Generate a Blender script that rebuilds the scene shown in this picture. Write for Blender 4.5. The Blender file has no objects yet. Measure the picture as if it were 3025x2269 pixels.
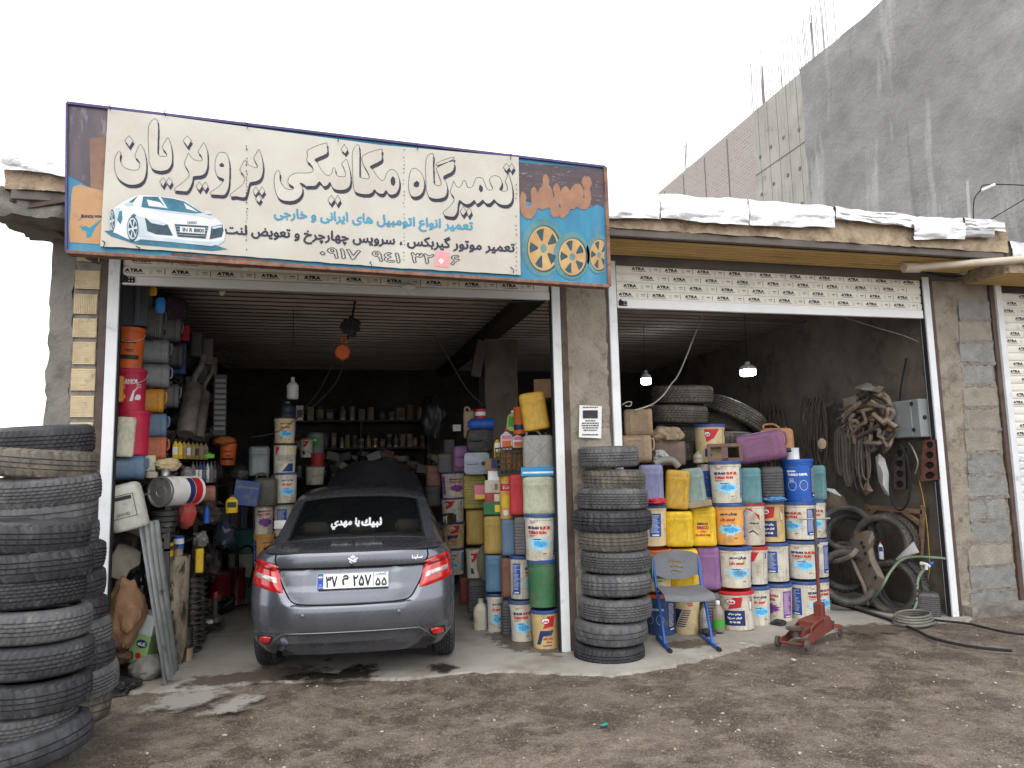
import bpy, math, random
import numpy as np
from mathutils import Vector, Matrix, Euler, noise
sc = bpy.context.scene
R = math.radians
rnd = random.Random(7)

# ------------------------------------------------------------------ camera
PW, PH, PF = 3025.0, 2269.0, 2130.0          # photograph size and focal length in its pixels
CAM = Vector((0.0, -6.0, 1.555))
yaw, pitch, roll = R(14.43), R(6.62), R(-1.33)
fw = Vector((math.sin(yaw)*math.cos(pitch), math.cos(yaw)*math.cos(pitch), math.sin(pitch)))
rt0 = Vector((math.cos(yaw), -math.sin(yaw), 0)); up0 = rt0.cross(fw)
rt = rt0*math.cos(roll) + up0*math.sin(roll); up = up0*math.cos(roll) - rt0*math.sin(roll)
cd = bpy.data.cameras.new('camera'); cam = bpy.data.objects.new('camera', cd)
sc.collection.objects.link(cam); sc.camera = cam
cd.sensor_width = 36; cd.lens = PF/PW*36; cd.clip_start = .05; cd.clip_end = 500
M = Matrix((rt, up, -fw)).transposed().to_4x4(); M.translation = CAM; cam.matrix_world = M

# ------------------------------------------------------------------ sky, sun, exposure (overcast)
w = bpy.data.worlds.new('World'); sc.world = w; w.use_nodes = True
nt = w.node_tree; N = nt.nodes; bg = N['Background']
sky = N.new('ShaderNodeTexSky'); sky.sky_type = 'NISHITA'; sky.sun_disc = False
sky.sun_elevation = R(58); sky.sun_rotation = R(200); sky.dust_density = 4; sky.air_density = 1.0
hs = N.new('ShaderNodeHueSaturation'); hs.inputs['Saturation'].default_value = .25
mx = N.new('ShaderNodeMix'); mx.data_type = 'RGBA'; mx.inputs[0].default_value = .86
mx.inputs[7].default_value = (13.0, 13.2, 13.4, 1)      # the even white cloud deck
nt.links.new(sky.outputs[0], hs.inputs['Color']); nt.links.new(hs.outputs[0], mx.inputs[6])
nt.links.new(mx.outputs[2], bg.inputs[0]); bg.inputs[1].default_value = .1
sl = bpy.data.lights.new('sun', 'SUN'); so = bpy.data.objects.new('sun', sl); sc.collection.objects.link(so)
sl.energy = .5; sl.angle = R(50); sl.color = (1, .97, .93)
so.rotation_euler = Euler((R(40), 0, R(-20)), 'XYZ')
vs = sc.view_settings; vs.view_transform = 'Standard'; vs.look = 'None'; vs.exposure = .8; vs.gamma = 1; vs.use_curve_mapping = False
sc.cycles.use_denoising = True; sc.cycles.max_bounces = 8; sc.cycles.diffuse_bounces = 5
sc.cycles.transparent_max_bounces = 8; sc.cycles.use_adaptive_sampling = True; sc.cycles.adaptive_threshold = .015

# ------------------------------------------------------------------ pixel -> world measuring helpers
def ray(u, v): return fw*PF + rt*(u-PW/2) - up*(v-PH/2)
def aty(u, v, Y=0.0): d = ray(u, v); return CAM + d*((Y-CAM.y)/d.y)
def atx(u, v, X): d = ray(u, v); return CAM + d*((X-CAM.x)/d.x)
def atz(u, v, Z=0.0): d = ray(u, v); return CAM + d*((Z-CAM.z)/d.z)
def depth(P): return (Vector(P)-CAM).dot(fw)

# ------------------------------------------------------------------ materials
def S(r, g, b, k=1.0):
    f = lambda c: ((c/255+.055)/1.055)**2.4 if c > 10 else c/255/12.92
    return (min(.9, f(r)*k), min(.9, f(g)*k), min(.9, f(b)*k), 1)
MATS = {}
def mat(name, c, c2=None, rough=.6, scale=6.0, bump=0.0, bscale=70.0, metal=0.0, dirt=0.0, dc=(.05, .042, .034, 1), dscale=5.0,
        coat=0.0, emit=None, alpha=1.0, streak=0.0, spec=.5, trans=0.0, world=False, rvar=.0, dsharp=.22, stretch=None, ior=1.45, scol=None):
    if name in MATS: return MATS[name]
    m = bpy.data.materials.new(name); m.use_nodes = True; t = m.node_tree; n = t.nodes; L = t.links.new
    p = n['Principled BSDF']; p.inputs['Roughness'].default_value = rough; p.inputs['Metallic'].default_value = metal
    p.inputs['Coat Weight'].default_value = coat; p.inputs['Coat Roughness'].default_value = .12
    p.inputs['Specular IOR Level'].default_value = spec; p.inputs['IOR'].default_value = ior
    if alpha < 1: p.inputs['Alpha'].default_value = alpha
    if trans: p.inputs['Transmission Weight'].default_value = trans
    if len(c) == 3: c = (*c, 1)
    if c2 is None: c2 = tuple(x*.72 for x in c[:3])+(1,)
    if emit: p.inputs['Emission Color'].default_value = (*emit[:3], 1); p.inputs['Emission Strength'].default_value = emit[3]
    tc = n.new('ShaderNodeTexCoord'); oi = n.new('ShaderNodeObjectInfo')
    ad = n.new('ShaderNodeVectorMath'); ad.operation = 'ADD'
    mu = n.new('ShaderNodeMath'); mu.operation = 'MULTIPLY'; mu.inputs[1].default_value = 0 if world else 37.0
    L(oi.outputs['Random'], mu.inputs[0]); L(tc.outputs['Object'], ad.inputs[0]); L(mu.outputs[0], ad.inputs[1])
    vec = ad.outputs[0]
    if stretch:
        mp = n.new('ShaderNodeMapping'); mp.inputs['Scale'].default_value = stretch; L(vec, mp.inputs[0]); vec = mp.outputs[0]
    def noi(s, det=5, ro=.6, v=None):
        q = n.new('ShaderNodeTexNoise'); q.inputs['Scale'].default_value = s; q.inputs['Detail'].default_value = det
        q.inputs['Roughness'].default_value = ro; L(v or vec, q.inputs['Vector']); return q.outputs['Fac']
    def rampf(sock, a, b):
        r_ = n.new('ShaderNodeMapRange'); r_.inputs[1].default_value = a; r_.inputs[2].default_value = b; L(sock, r_.inputs[0]); return r_.outputs[0]
    def mix(f, a, b):
        q = n.new('ShaderNodeMix'); q.data_type = 'RGBA'
        if hasattr(f, 'links'): L(f, q.inputs[0])
        else: q.inputs[0].default_value = f
        for i, s in ((6, a), (7, b)):
            if hasattr(s, 'links'): L(s, q.inputs[i])
            else: q.inputs[i].default_value = s
        return q.outputs[2]
    col = mix(rampf(noi(scale), .32, .68), c, c2)
    if rvar:
        hv = n.new('ShaderNodeHueSaturation'); L(col, hv.inputs['Color'])
        L(rampf(oi.outputs['Random'], -1/max(rvar, .01)*0, 1), hv.inputs['Value'])
        mr = n.new('ShaderNodeMapRange'); mr.inputs[3].default_value = 1-rvar; mr.inputs[4].default_value = 1+rvar; L(oi.outputs['Random'], mr.inputs[0]); L(mr.outputs[0], hv.inputs['Value'])
        col = hv.outputs[0]
    if dirt:
        d1 = rampf(noi(dscale, 7, .68), .62-dirt*.3, .62-dirt*.3+dsharp)
        col = mix(d1, col, dc)
    if streak:
        mp = n.new('ShaderNodeMapping'); mp.inputs['Scale'].default_value = (14, 14, .7); L(vec, mp.inputs[0])
        s1 = rampf(noi(2.2, 4, .6, mp.outputs[0]), .62-streak*.2, .8)
        sm = n.new('ShaderNodeMath'); sm.operation = 'MULTIPLY'; sm.inputs[1].default_value = min(1, streak*1.2); L(s1, sm.inputs[0])
        col = mix(sm.outputs[0], col, scol or dc)
    L(col, p.inputs['Base Color'])
    rr = n.new('ShaderNodeMapRange'); rr.inputs[3].default_value = max(.03, rough-.1); rr.inputs[4].default_value = min(1, rough+.15); L(noi(scale*2.3), rr.inputs[0]); L(rr.outputs[0], p.inputs['Roughness'])
    if bump:
        b = n.new('ShaderNodeBump'); b.inputs['Strength'].default_value = bump; b.inputs['Distance'].default_value = .02
        L(noi(bscale, 6, .65), b.inputs['Height']); L(b.outputs[0], p.inputs['Normal'])
    MATS[name] = m; m['p'] = 1
    return m
def flat(name, c, rough=.6, metal=0.0, **k): return mat(name, c, rough=rough, metal=metal, scale=9, **k)

# ------------------------------------------------------------------ mesh building
class MB:
    def __init__(s): s.v = []; s.f = []; s.m = []
    def add(s, vs, fs, m=0):
        o = len(s.v); s.v += [tuple(x) for x in vs]; s.f += [tuple(o+i for i in f) for f in fs]; s.m += [m]*len(fs); return s
    def poly(s, pts, m=0): return s.add(pts, [tuple(range(len(pts)))], m)
    def box(s, x0, x1, y0, y1, z0, z1, m=0, X=None, ch=0.0):
        if ch:
            c = min(ch, abs(x1-x0)*.45, abs(y1-y0)*.45, abs(z1-z0)*.45)
            vs = []; idx = {}
            for i, x in enumerate((x0, x1)):
                for j, y in enumerate((y0, y1)):
                    for k, z in enumerate((z0, z1)):
                        sx, sy, sz = (c if i == 0 else -c), (c if j == 0 else -c), (c if k == 0 else -c)
                        idx[i, j, k] = len(vs); vs += [(x, y+sy, z+sz), (x+sx, y, z+sz), (x+sx, y+sy, z)]
            I = lambda i, j, k, a: idx[i, j, k]+a
            fs = []
            for i in (0, 1):
                q = [I(i, 0, 0, 0), I(i, 0, 1, 0), I(i, 1, 1, 0), I(i, 1, 0, 0)]; fs.append(q if i == 0 else q[::-1])
                q = [I(0, i, 0, 1), I(1, i, 0, 1), I(1, i, 1, 1), I(0, i, 1, 1)]; fs.append(q if i == 0 else q[::-1])
                q = [I(0, 0, i, 2), I(0, 1, i, 2), I(1, 1, i, 2), I(1, 0, i, 2)]; fs.append(q if i == 0 else q[::-1])
            for a in (0, 1):
                for b in (0, 1):
                    fs += [[I(0, a, b, 1), I(1, a, b, 1), I(1, a, b, 2), I(0, a, b, 2)], [I(a, 0, b, 0), I(a, 1, b, 0), I(a, 1, b, 2), I(a, 0, b, 2)], [I(a, b, 0, 0), I(a, b, 1, 0), I(a, b, 1, 1), I(a, b, 0, 1)]]
                    for k in (0, 1): fs.append([I(a, b, k, 0), I(a, b, k, 1), I(a, b, k, 2)])
        else:
            vs = [(x, y, z) for x in (x0, x1) for y in (y0, y1) for z in (z0, z1)]
            fs = [(0, 1, 3, 2), (4, 6, 7, 5), (0, 4, 5, 1), (2, 3, 7, 6), (0, 2, 6, 4), (1, 5, 7, 3)]
        if X is not None: vs = [X @ Vector(q) for q in vs]
        return s.add(vs, fs, m)
    def bar(s, a, b, wx, wy, m=0, upv=(0, 0, 1)):
        a, b = Vector(a), Vector(b); d = (b-a); l = d.length; d.normalize()
        u_ = Vector(upv)
        if abs(d.dot(u_)) > .95: u_ = Vector((0, 1, 0))
        e1 = d.cross(u_).normalized(); e2 = e1.cross(d)
        Xm = Matrix((e1, e2, d)).transposed().to_4x4(); Xm.translation = a
        return s.box(-wx/2, wx/2, -wy/2, wy/2, 0, l, m, Xm, ch=min(wx, wy)*.12)
    def lathe(s, prof, seg=32, m=0, X=None, cap0=False, cap1=False, ms=None, phase=0.0):
        n = len(prof); vs = []
        for j in range(seg):
            a = 2*math.pi*j/seg+phase; ca, sa = math.cos(a), math.sin(a)
            vs += [(r*ca, r*sa, z) for r, z in prof]
        if X is not None: vs = [X @ Vector(q) for q in vs]
        o = len(s.v); s.v += [tuple(q) for q in vs]
        for j in range(seg):
            k = (j+1) % seg
            for i in range(n-1):
                s.f.append((o+j*n+i, o+k*n+i, o+k*n+i+1, o+j*n+i+1)); s.m.append(ms[i] if ms else m)
        if cap0: s.f.append(tuple(o+j*n for j in range(seg))[::-1]); s.m.append(ms[0] if ms else m)
        if cap1: s.f.append(tuple(o+j*n+n-1 for j in range(seg))); s.m.append(ms[-1] if ms else m)
        return s
    def tube(s, pts, r, seg=8, m=0, closed=False, cap=True, rs=None):
        P = [Vector(p) for p in pts]; n = len(P); o = len(s.v); u_ = None
        for i in range(n):
            if closed: d = P[(i+1) % n]-P[i-1]
            else: d = P[min(i+1, n-1)]-P[max(i-1, 0)]
            d = d.normalized() if d.length > 1e-9 else Vector((0, 0, 1))
            if u_ is None: u_ = d.orthogonal().normalized()
            u_ = (u_ - d*u_.dot(d)); u_ = u_.normalized() if u_.length > 1e-6 else d.orthogonal().normalized()
            b_ = d.cross(u_); rr = rs[i] if rs else r
            for j in range(seg):
                a = 2*math.pi*j/seg; s.v.append(tuple(P[i]+(u_*math.cos(a)+b_*math.sin(a))*rr))
        for i in range(n if closed else n-1):
            k = (i+1) % n
            for j in range(seg):
                l = (j+1) % seg; s.f.append((o+i*seg+j, o+i*seg+l, o+k*seg+l, o+k*seg+j)); s.m.append(m)
        if cap and not closed:
            s.f.append(tuple(o+j for j in range(seg))[::-1]); s.m.append(m)
            s.f.append(tuple(o+(n-1)*seg+j for j in range(seg))); s.m.append(m)
        return s
    def prism(s, pts, z0, z1, m=0, X=None):
        n = len(pts); vs = [(x, y, z0) for x, y in pts]+[(x, y, z1) for x, y in pts]
        if X is not None: vs = [X @ Vector(q) for q in vs]
        fs = [tuple(range(n))[::-1], tuple(range(n, 2*n))]+[(i, (i+1) % n, n+(i+1) % n, n+i) for i in range(n)]
        return s.add(vs, fs, m)
    def grid(s, fn, nu, nv, m=0, closeu=False, skip=None):
        o = len(s.v)
        for i in range(nu+1):
            for j in range(nv+1): s.v.append(tuple(fn(i/nu, j/nv)))
        for i in range(nu):
            for j in range(nv):
                if skip and skip(i, j): continue
                s.f.append((o+i*(nv+1)+j, o+(i+1)*(nv+1)+j, o+(i+1)*(nv+1)+j+1, o+i*(nv+1)+j+1)); s.m.append(m)
        return s
    def mesh(s, name, mats, smooth=None):
        me = bpy.data.meshes.new(name); me.from_pydata(s.v, [], s.f)
        for q in (mats if isinstance(mats, (list, tuple)) else [mats]): me.materials.append(q)
        me.polygons.foreach_set('material_index', s.m)
        if smooth is not None:
            me.polygons.foreach_set('use_smooth', [True]*len(s.f))
            if smooth < 179: me.set_sharp_from_angle(angle=R(smooth))
        me.update(); return me
    def build(s, name, mats, parent=None, smooth=None, **k): return link(name, s.mesh(name, mats, smooth), parent, **k)
def link(name, me, parent=None, loc=None, rot=None, mw=None, label=None, cat=None, group=None, kind=None):
    o = bpy.data.objects.new(name, me); sc.collection.objects.link(o)
    if parent is not None: o.parent = parent
    if mw is not None: o.matrix_local = mw
    if loc is not None: o.location = loc
    if rot is not None: o.rotation_euler = rot
    return tag(o, label, cat, group, kind)
def tag(o, label=None, cat=None, group=None, kind=None):
    for k, q in (('label', label), ('category', cat), ('group', group), ('kind', kind)):
        if q: o[k] = q
    return o
def thing(name, label, cat, loc=(0, 0, 0), rot=(0, 0, 0), group=None, mw=None):
    o = bpy.data.objects.new(name, None); sc.collection.objects.link(o); o.empty_display_size = .1
    if mw is not None: o.matrix_world = mw
    else: o.location = loc; o.rotation_euler = rot
    return tag(o, label, cat, group)
def dup(root, label, loc=None, rot=None, mw=None, group=None, scale=None):
    r = root.copy(); sc.collection.objects.link(r)
    if mw is not None: r.matrix_world = mw
    if loc is not None: r.location = loc
    if rot is not None: r.rotation_euler = rot
    if scale is not None: r.scale = scale
    r['label'] = label
    if group: r['group'] = group
    for ch in list(root.children):
        c = ch.copy(); sc.collection.objects.link(c); c.parent = r
        for g in list(ch.children):
            e = g.copy(); sc.collection.objects.link(e); e.parent = c
    return r
def nz(x, y, z, s=1.0): return noise.noise((x*s, y*s, z*s))
def fbm(x, y, z, s=1.0, o=4):
    a = 0; k = 1
    for i in range(o): a += k*noise.noise((x*s, y*s, z*s)); s *= 2.03; k *= .5
    return a
def rough_box(mb, x0, x1, y0, y1, z0, z1, res=.05, amp=.01, sc_=9.0, seed=0, m=0, faces='XxYyZ', edge=0.0):
    """box of subdivided faces pushed in and out by noise; edge>0 chips the outline"""
    def dsp(p):
        x, y, z = p
        n1 = fbm(x+seed, y, z, sc_, 4)*amp; n2 = fbm(x, y+seed+7, z, sc_, 4)*amp; n3 = fbm(x, y, z+seed+3, sc_, 3)*amp
        cx, cy, cz = (x0+x1)/2, (y0+y1)/2, (z0+z1)/2
        e = edge*max(0, fbm(x+seed, y, z, 3.3, 3))
        return (x+n1-math.copysign(e, x-cx), y+n2, z+n3*.5)
    def face(o, du, dv, lu, lv):
        nu, nv = max(1, int(lu/res)), max(1, int(lv/res))
        mb.grid(lambda a, b: dsp(tuple(o[i]+du[i]*a*lu+dv[i]*b*lv for i in range(3))), nu, nv, m)
    X, Y, Z = x1-x0, y1-y0, z1-z0
    if 'x' in faces: face((x0, y0, z0), (0, 0, 1), (0, 1, 0), Z, Y)
    if 'X' in faces: face((x1, y0, z0), (0, 1, 0), (0, 0, 1), Y, Z)
    if 'y' in faces: face((x0, y0, z0), (1, 0, 0), (0, 0, 1), X, Z)
    if 'Y' in faces: face((x0, y1, z0), (0, 0, 1), (1, 0, 0), Z, X)
    if 'Z' in faces: face((x0, y0, z1), (1, 0, 0), (0, 1, 0), X, Y)
    if 'z' in faces: face((x0, y0, z0), (0, 1, 0), (1, 0, 0), Y, X)
    return mb
def smooth_path(pts, n=6, closed=False):
    P = [Vector(p) for p in pts]; out = []; k = len(P)
    for i in range(k if closed else k-1):
        p0, p1, p2, p3 = (P[(i-1) % k], P[i], P[(i+1) % k], P[(i+2) % k]) if closed else (P[max(i-1, 0)], P[i], P[i+1], P[min(i+2, k-1)])
        for j in range(n):
            t = j/n
            out.append(.5*((2*p1)+(p2-p0)*t+(2*p0-5*p1+4*p2-p3)*t*t+(3*p1-p0-3*p2+p3)*t**3))
    if not closed: out.append(P[-1])
    return out

# ------------------------------------------------------------------ lettering: outlines of the built-in font turned to thin row strips
FO = {'ا':'FE8D FE8E - -','ب':'FE8F FE90 FE91 FE92','پ':'FB56 FB57 FB58 FB59','ت':'FE95 FE96 FE97 FE98','ج':'FE9D FE9E FE9F FEA0','چ':'FB7A FB7B FB7C FB7D','خ':'FEA5 FEA6 FEA7 FEA8','د':'FEA9 FEAA - -','ر':'FEAD FEAE - -','ز':'FEAF FEB0 - -','س':'FEB1 FEB2 FEB3 FEB4','ش':'FEB5 FEB6 FEB7 FEB8','ض':'FEBD FEBE FEBF FEC0','ع':'FEC9 FECA FECB FECC','غ':'FECD FECE FECF FED0','ک':'FB8E FB8F FB90 FB91','گ':'FB92 FB93 FB94 FB95','ل':'FEDD FEDE FEDF FEE0','م':'FEE1 FEE2 FEE3 FEE4','ن':'FEE5 FEE6 FEE7 FEE8','ه':'FEE9 FEEA FEEB FEEC','و':'FEED FEEE - -','ی':'FBFC FBFD FBFE FBFF','ي':'FEF1 FEF2 FEF3 FEF4','ك':'FED9 FEDA FEDB FEDC','ق':'FED5 FED6 FED7 FED8','ص':'FEB9 FEBA FEBB FEBC'}
FORM = {k: [None if x == '-' else chr(int(x, 16)) for x in q.split()] for k, q in FO.items()}
def fa(t):
    out = []
    for i, c in enumerate(t):
        if c not in FORM: out.append(c); continue
        pv = i > 0 and t[i-1] in FORM and FORM[t[i-1]][2] is not None
        nx = i+1 < len(t) and t[i+1] in FORM and FORM[c][2] is not None
        f = FORM[c]; out.append(f[3] if pv and nx else f[1] if pv else f[2] if nx else f[0])
    return ''.join(out[::-1])
TXT = {}
def text_rows(body, bold=0.0, res=30, hollow=0.0):
    """list of (x0, x1, y0, y1) strips for a text of em size 1, and its bounds"""
    key = (body, bold, res, hollow)
    if key in TXT: return TXT[key]
    c = bpy.data.curves.new('txt', 'FONT'); c.body = body; c.size = 1; c.resolution_u = 3
    o = bpy.data.objects.new('txt', c); sc.collection.objects.link(o)
    cv = o.to_curve(bpy.context.evaluated_depsgraph_get())
    loops = []
    for sp in cv.splines:
        bp = sp.bezier_points; pts = []
        if len(bp) < 2: continue
        for i in range(len(bp)):
            a, b = bp[i], bp[(i+1) % len(bp)]
            p0, p1, p2, p3 = a.co, a.handle_right, b.handle_left, b.co
            for j in range(4):
                t = j/4; q = p0*(1-t)**3+p1*3*t*(1-t)**2+p2*3*t*t*(1-t)+p3*t**3; pts.append((q.x, q.y))
        loops.append(pts)
    o.to_curve_clear(); bpy.data.objects.remove(o); bpy.data.curves.remove(c)
    TXT[key] = rows_from_loops(loops, res, bold, hollow); return TXT[key]
def rows_from_loops(loops, res, bold=0.0, hollow=0.0):
    if not loops: return [], (0, 0, 0, 0)
    xs = [p[0] for l in loops for p in l]; ys = [p[1] for l in loops for p in l]
    pad = bold+2/res; x0, x1, y0, y1 = min(xs)-pad, max(xs)+pad, min(ys)-pad, max(ys)+pad
    nx, ny = int((x1-x0)*res)+1, int((y1-y0)*res)+1
    wind = np.zeros((ny, nx+1), np.int32); cy = y0+(np.arange(ny)+.5)/res
    for l in loops:
        for i in range(len(l)):
            (ax, ay), (bx, by) = l[i], l[(i+1) % len(l)]
            if ay == by: continue
            d = 1 if by > ay else -1
            lo, hi = (ay, by) if d > 0 else (by, ay)
            j0, j1 = np.searchsorted(cy, lo), np.searchsorted(cy, hi)
            for j in range(j0, j1):
                x = ax+(bx-ax)*(cy[j]-ay)/(by-ay); k = int(math.ceil((x-x0)*res-.5)); wind[j, min(max(k, 0), nx)] += d
    mask = np.cumsum(wind, 1)[:, :nx] != 0
    def dil(mk, r):
        k = int(round(r*res)); out = mk.copy()
        for dy in range(-k, k+1):
            wd = int(math.sqrt(max(0, k*k-dy*dy)))
            for dx in range(-wd, wd+1): out |= np.roll(np.roll(mk, dy, 0), dx, 1)
        return out
    if bold: mask = dil(mask, bold)
    if hollow: mask = mask & dil(~mask, hollow)
    out = []
    for j in range(ny):
        r_ = np.diff(np.concatenate([[0], mask[j].astype(np.int8), [0]])); a = np.where(r_ == 1)[0]; b = np.where(r_ == -1)[0]
        for p, q in zip(a, b): out.append((x0+p/res, x0+q/res, y0+j/res, y0+(j+1)/res))
    ac = [q for q in out]
    if not ac: return [], (0, 0, 0, 0)
    return out, (min(q[0] for q in ac), max(q[1] for q in ac), min(q[2] for q in ac), max(q[3] for q in ac))
def put_text(mb, body, cx, cy, width, height, fn, m=0, bold=.02, res=30, hollow=0.0, seg=1):
    """fit text into a box centred (cx,cy) and map each strip by fn(x,y)->3D"""
    rows, (x0, x1, y0, y1) = text_rows(body, bold, res, hollow)
    if not rows: return
    sx = width/(x1-x0); sy = height/(y1-y0)
    for a, b, c, d in rows:
        A, B = cx+(a-x0)*sx-width/2, cx+(b-x0)*sx-width/2; C, D = cy+(c-y0)*sy-height/2, cy+(d-y0)*sy-height/2
        mb.poly([fn(A, C), fn(B, C), fn(B, D), fn(A, D)], m)
# ================================================================== the setting
def node_mat(name, fn):
    m = bpy.data.materials.new(name); m.use_nodes = True; t = m.node_tree
    fn(t.nodes, t.links.new, t.nodes['Principled BSDF']); return m
def mud_fn(n, L, p):
    tc = n.new('ShaderNodeTexCoord')
    def noi(s, d=6, r=.6):
        q = n.new('ShaderNodeTexNoise'); q.inputs['Scale'].default_value = s; q.inputs['Detail'].default_value = d; q.inputs['Roughness'].default_value = r; L(tc.outputs['Object'], q.inputs['Vector']); return q.outputs['Fac']
    def rng(s, a, b, c=0, d=1):
        q = n.new('ShaderNodeMapRange'); q.inputs[1].default_value = a; q.inputs[2].default_value = b; q.inputs[3].default_value = c; q.inputs[4].default_value = d; L(s, q.inputs[0]); return q.outputs[0]
    def mix(f, a, b, bt='MIX'):
        q = n.new('ShaderNodeMix'); q.data_type = 'RGBA'; q.blend_type = bt; L(f, q.inputs[0])
        for i, s in ((6, a), (7, b)):
            if hasattr(s, 'links'): L(s, q.inputs[i])
            else: q.inputs[i].default_value = s
        return q.outputs[2]
    big = rng(noi(.75, 5, .62), .36, .64); mid = rng(noi(6.5, 8, .74), .4, .6); fine = rng(noi(30, 5, .7), .34, .66); wet = rng(noi(2.3, 9, .76), .46, .57)
    c = mix(big, S(154, 141, 125), S(134, 122, 111)); c = mix(mid, c, S(114, 101, 89)); c = mix(wet, c, S(82, 69, 59))
    vo = n.new('ShaderNodeTexVoronoi'); vo.inputs['Scale'].default_value = 62; vo.inputs['Randomness'].default_value = 1; L(tc.outputs['Object'], vo.inputs['Vector'])
    st = rng(vo.outputs['Distance'], .2, .34, 1, 0)
    sv = n.new('ShaderNodeSeparateColor'); L(vo.outputs['Color'], sv.inputs[0])
    ms = n.new('ShaderNodeMath'); ms.operation = 'MULTIPLY'; L(st, ms.inputs[0]); L(rng(sv.outputs[0], .3, .75), ms.inputs[1])
    c2 = mix(sv.outputs[1], S(186, 174, 158), S(98, 84, 74)); c = mix(ms.outputs[0], c, c2)
    v2 = n.new('ShaderNodeTexVoronoi'); v2.inputs['Scale'].default_value = 130; L(tc.outputs['Object'], v2.inputs['Vector']); s2 = n.new('ShaderNodeSeparateColor'); L(v2.outputs['Color'], s2.inputs[0]); c = mix(rng(s2.outputs[2], .55, .95, 0, .75), c, mix(s2.outputs[0], S(176, 164, 148), S(84, 72, 64)))
    mm = n.new('ShaderNodeMix'); mm.data_type = 'RGBA'; mm.blend_type = 'MULTIPLY'; mm.inputs[0].default_value = .5; L(c, mm.inputs[6])
    g = n.new('ShaderNodeCombineColor'); fr = rng(noi(95, 4, .75), .3, .7, .3, 1.6)
    for i in range(3): L(fr, g.inputs[i])
    L(g.outputs[0], mm.inputs[7]); L(mm.outputs[2], p.inputs['Base Color'])
    L(rng(wet, 0, 1, .85, .38), p.inputs['Roughness'])
    a = n.new('ShaderNodeMath'); a.operation = 'ADD'; L(noi(22, 7, .7), a.inputs[0])
    b2 = n.new('ShaderNodeMath'); b2.operation = 'MULTIPLY'; b2.inputs[1].default_value = .45; L(ms.outputs[0], b2.inputs[0]); L(b2.outputs[0], a.inputs[1])
    b = n.new('ShaderNodeBump'); b.inputs['Strength'].default_value = 1.0; b.inputs['Distance'].default_value = .045; L(a.outputs[0], b.inputs['Height']); L(b.outputs[0], p.inputs['Normal'])
mud = node_mat('muddy_gravel', mud_fn)
def axis_pts(dense0, dense1, step, far0, far1):
    a = list(np.arange(dense0, dense1+1e-6, step)); f = [far0, far0*.45+dense0*.55, far0*.15+dense0*.85]; g = [dense1*.85+far1*.15, dense1*.55+far1*.45, far1]
    return f+a+g
gx = axis_pts(-3.4, 9.0, .06, -260, 260); gy = axis_pts(-4.6, .6, .06, -120, 260)
def gz(x, y):
    fade = 1 if -3.4 <= x <= 9 and -4.6 <= y <= .6 else 0
    return -.022 + fade*(fbm(x, y, 3.1, 1.3, 4)*.012+fbm(x, y, 9, 11, 3)*.006)
me = MB(); nX, nY = len(gx), len(gy)
me.v = [(x, y, gz(x, y)) for x in gx for y in gy]
me.f = [(i*nY+j, (i+1)*nY+j, (i+1)*nY+j+1, i*nY+j+1) for i in range(nX-1) for j in range(nY-1)]; me.m = [0]*len(me.f)
me.build('ground', mud, smooth=180, kind='structure')

# concrete slab with ragged front edge
conc = mat('worn_concrete', S(170, 165, 157), S(146, 140, 132), rough=.75, scale=1.6, bump=.35, bscale=34, dirt=.42, dc=S(112, 101, 90), dscale=1.9, dsharp=.3, world=True)
edge = [(-2.1, .28), (-1.75, .14), (-1.35, .02), (-1.0, -.06), (-.6, .0), (-.2, -.1), (.2, -.17), (.6, -.29), (1.1, -.3), (1.5, -.42), (1.85, -.62), (2.2, -.72), (2.7, -.58), (3.1, -.46), (3.5, -.32), (3.85, -.22), (4.3, -.1), (4.8, -.06), (5.3, .0), (5.9, -.1), (6.3, .02), (7.2, .12), (9.2, .15)]
fe = []
for p in smooth_path([(x, y, 0) for x, y in edge], 14):
    fe.append((p.x+fbm(p.x, p.y, 0, 9, 3)*.03, p.y+fbm(p.x, p.y, 5, 7, 4)*.06))
mb = MB(); n_ = len(fe)
for i in range(n_-1):
    a, b = fe[i], fe[i+1]
    mb.poly([(a[0], a[1], -.001), (b[0], b[1], -.001), (b[0], 1.0, 0), (a[0], 1.0, 0)])
    mb.poly([(a[0], a[1]-.01, -.06), (b[0], b[1]-.01, -.06), (b[0], b[1], -.001), (a[0], a[1], -.001)])
mb.poly([(fe[0][0], 1.0, 0), (fe[-1][0], 1.0, 0), (9.2, 7.6, 0), (-2.1, 7.6, 0)])
mb.build('concrete_floor', conc, kind='structure')
def blob(pts, seed, n=9, jit=.03):
    return [(p.x+fbm(p.x+seed, p.y, 1, 8, 3)*jit, p.y+fbm(p.x, p.y+seed, 4, 8, 3)*jit*.6) for p in smooth_path([(x, y, 0) for x, y in pts], n, True)]
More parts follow.
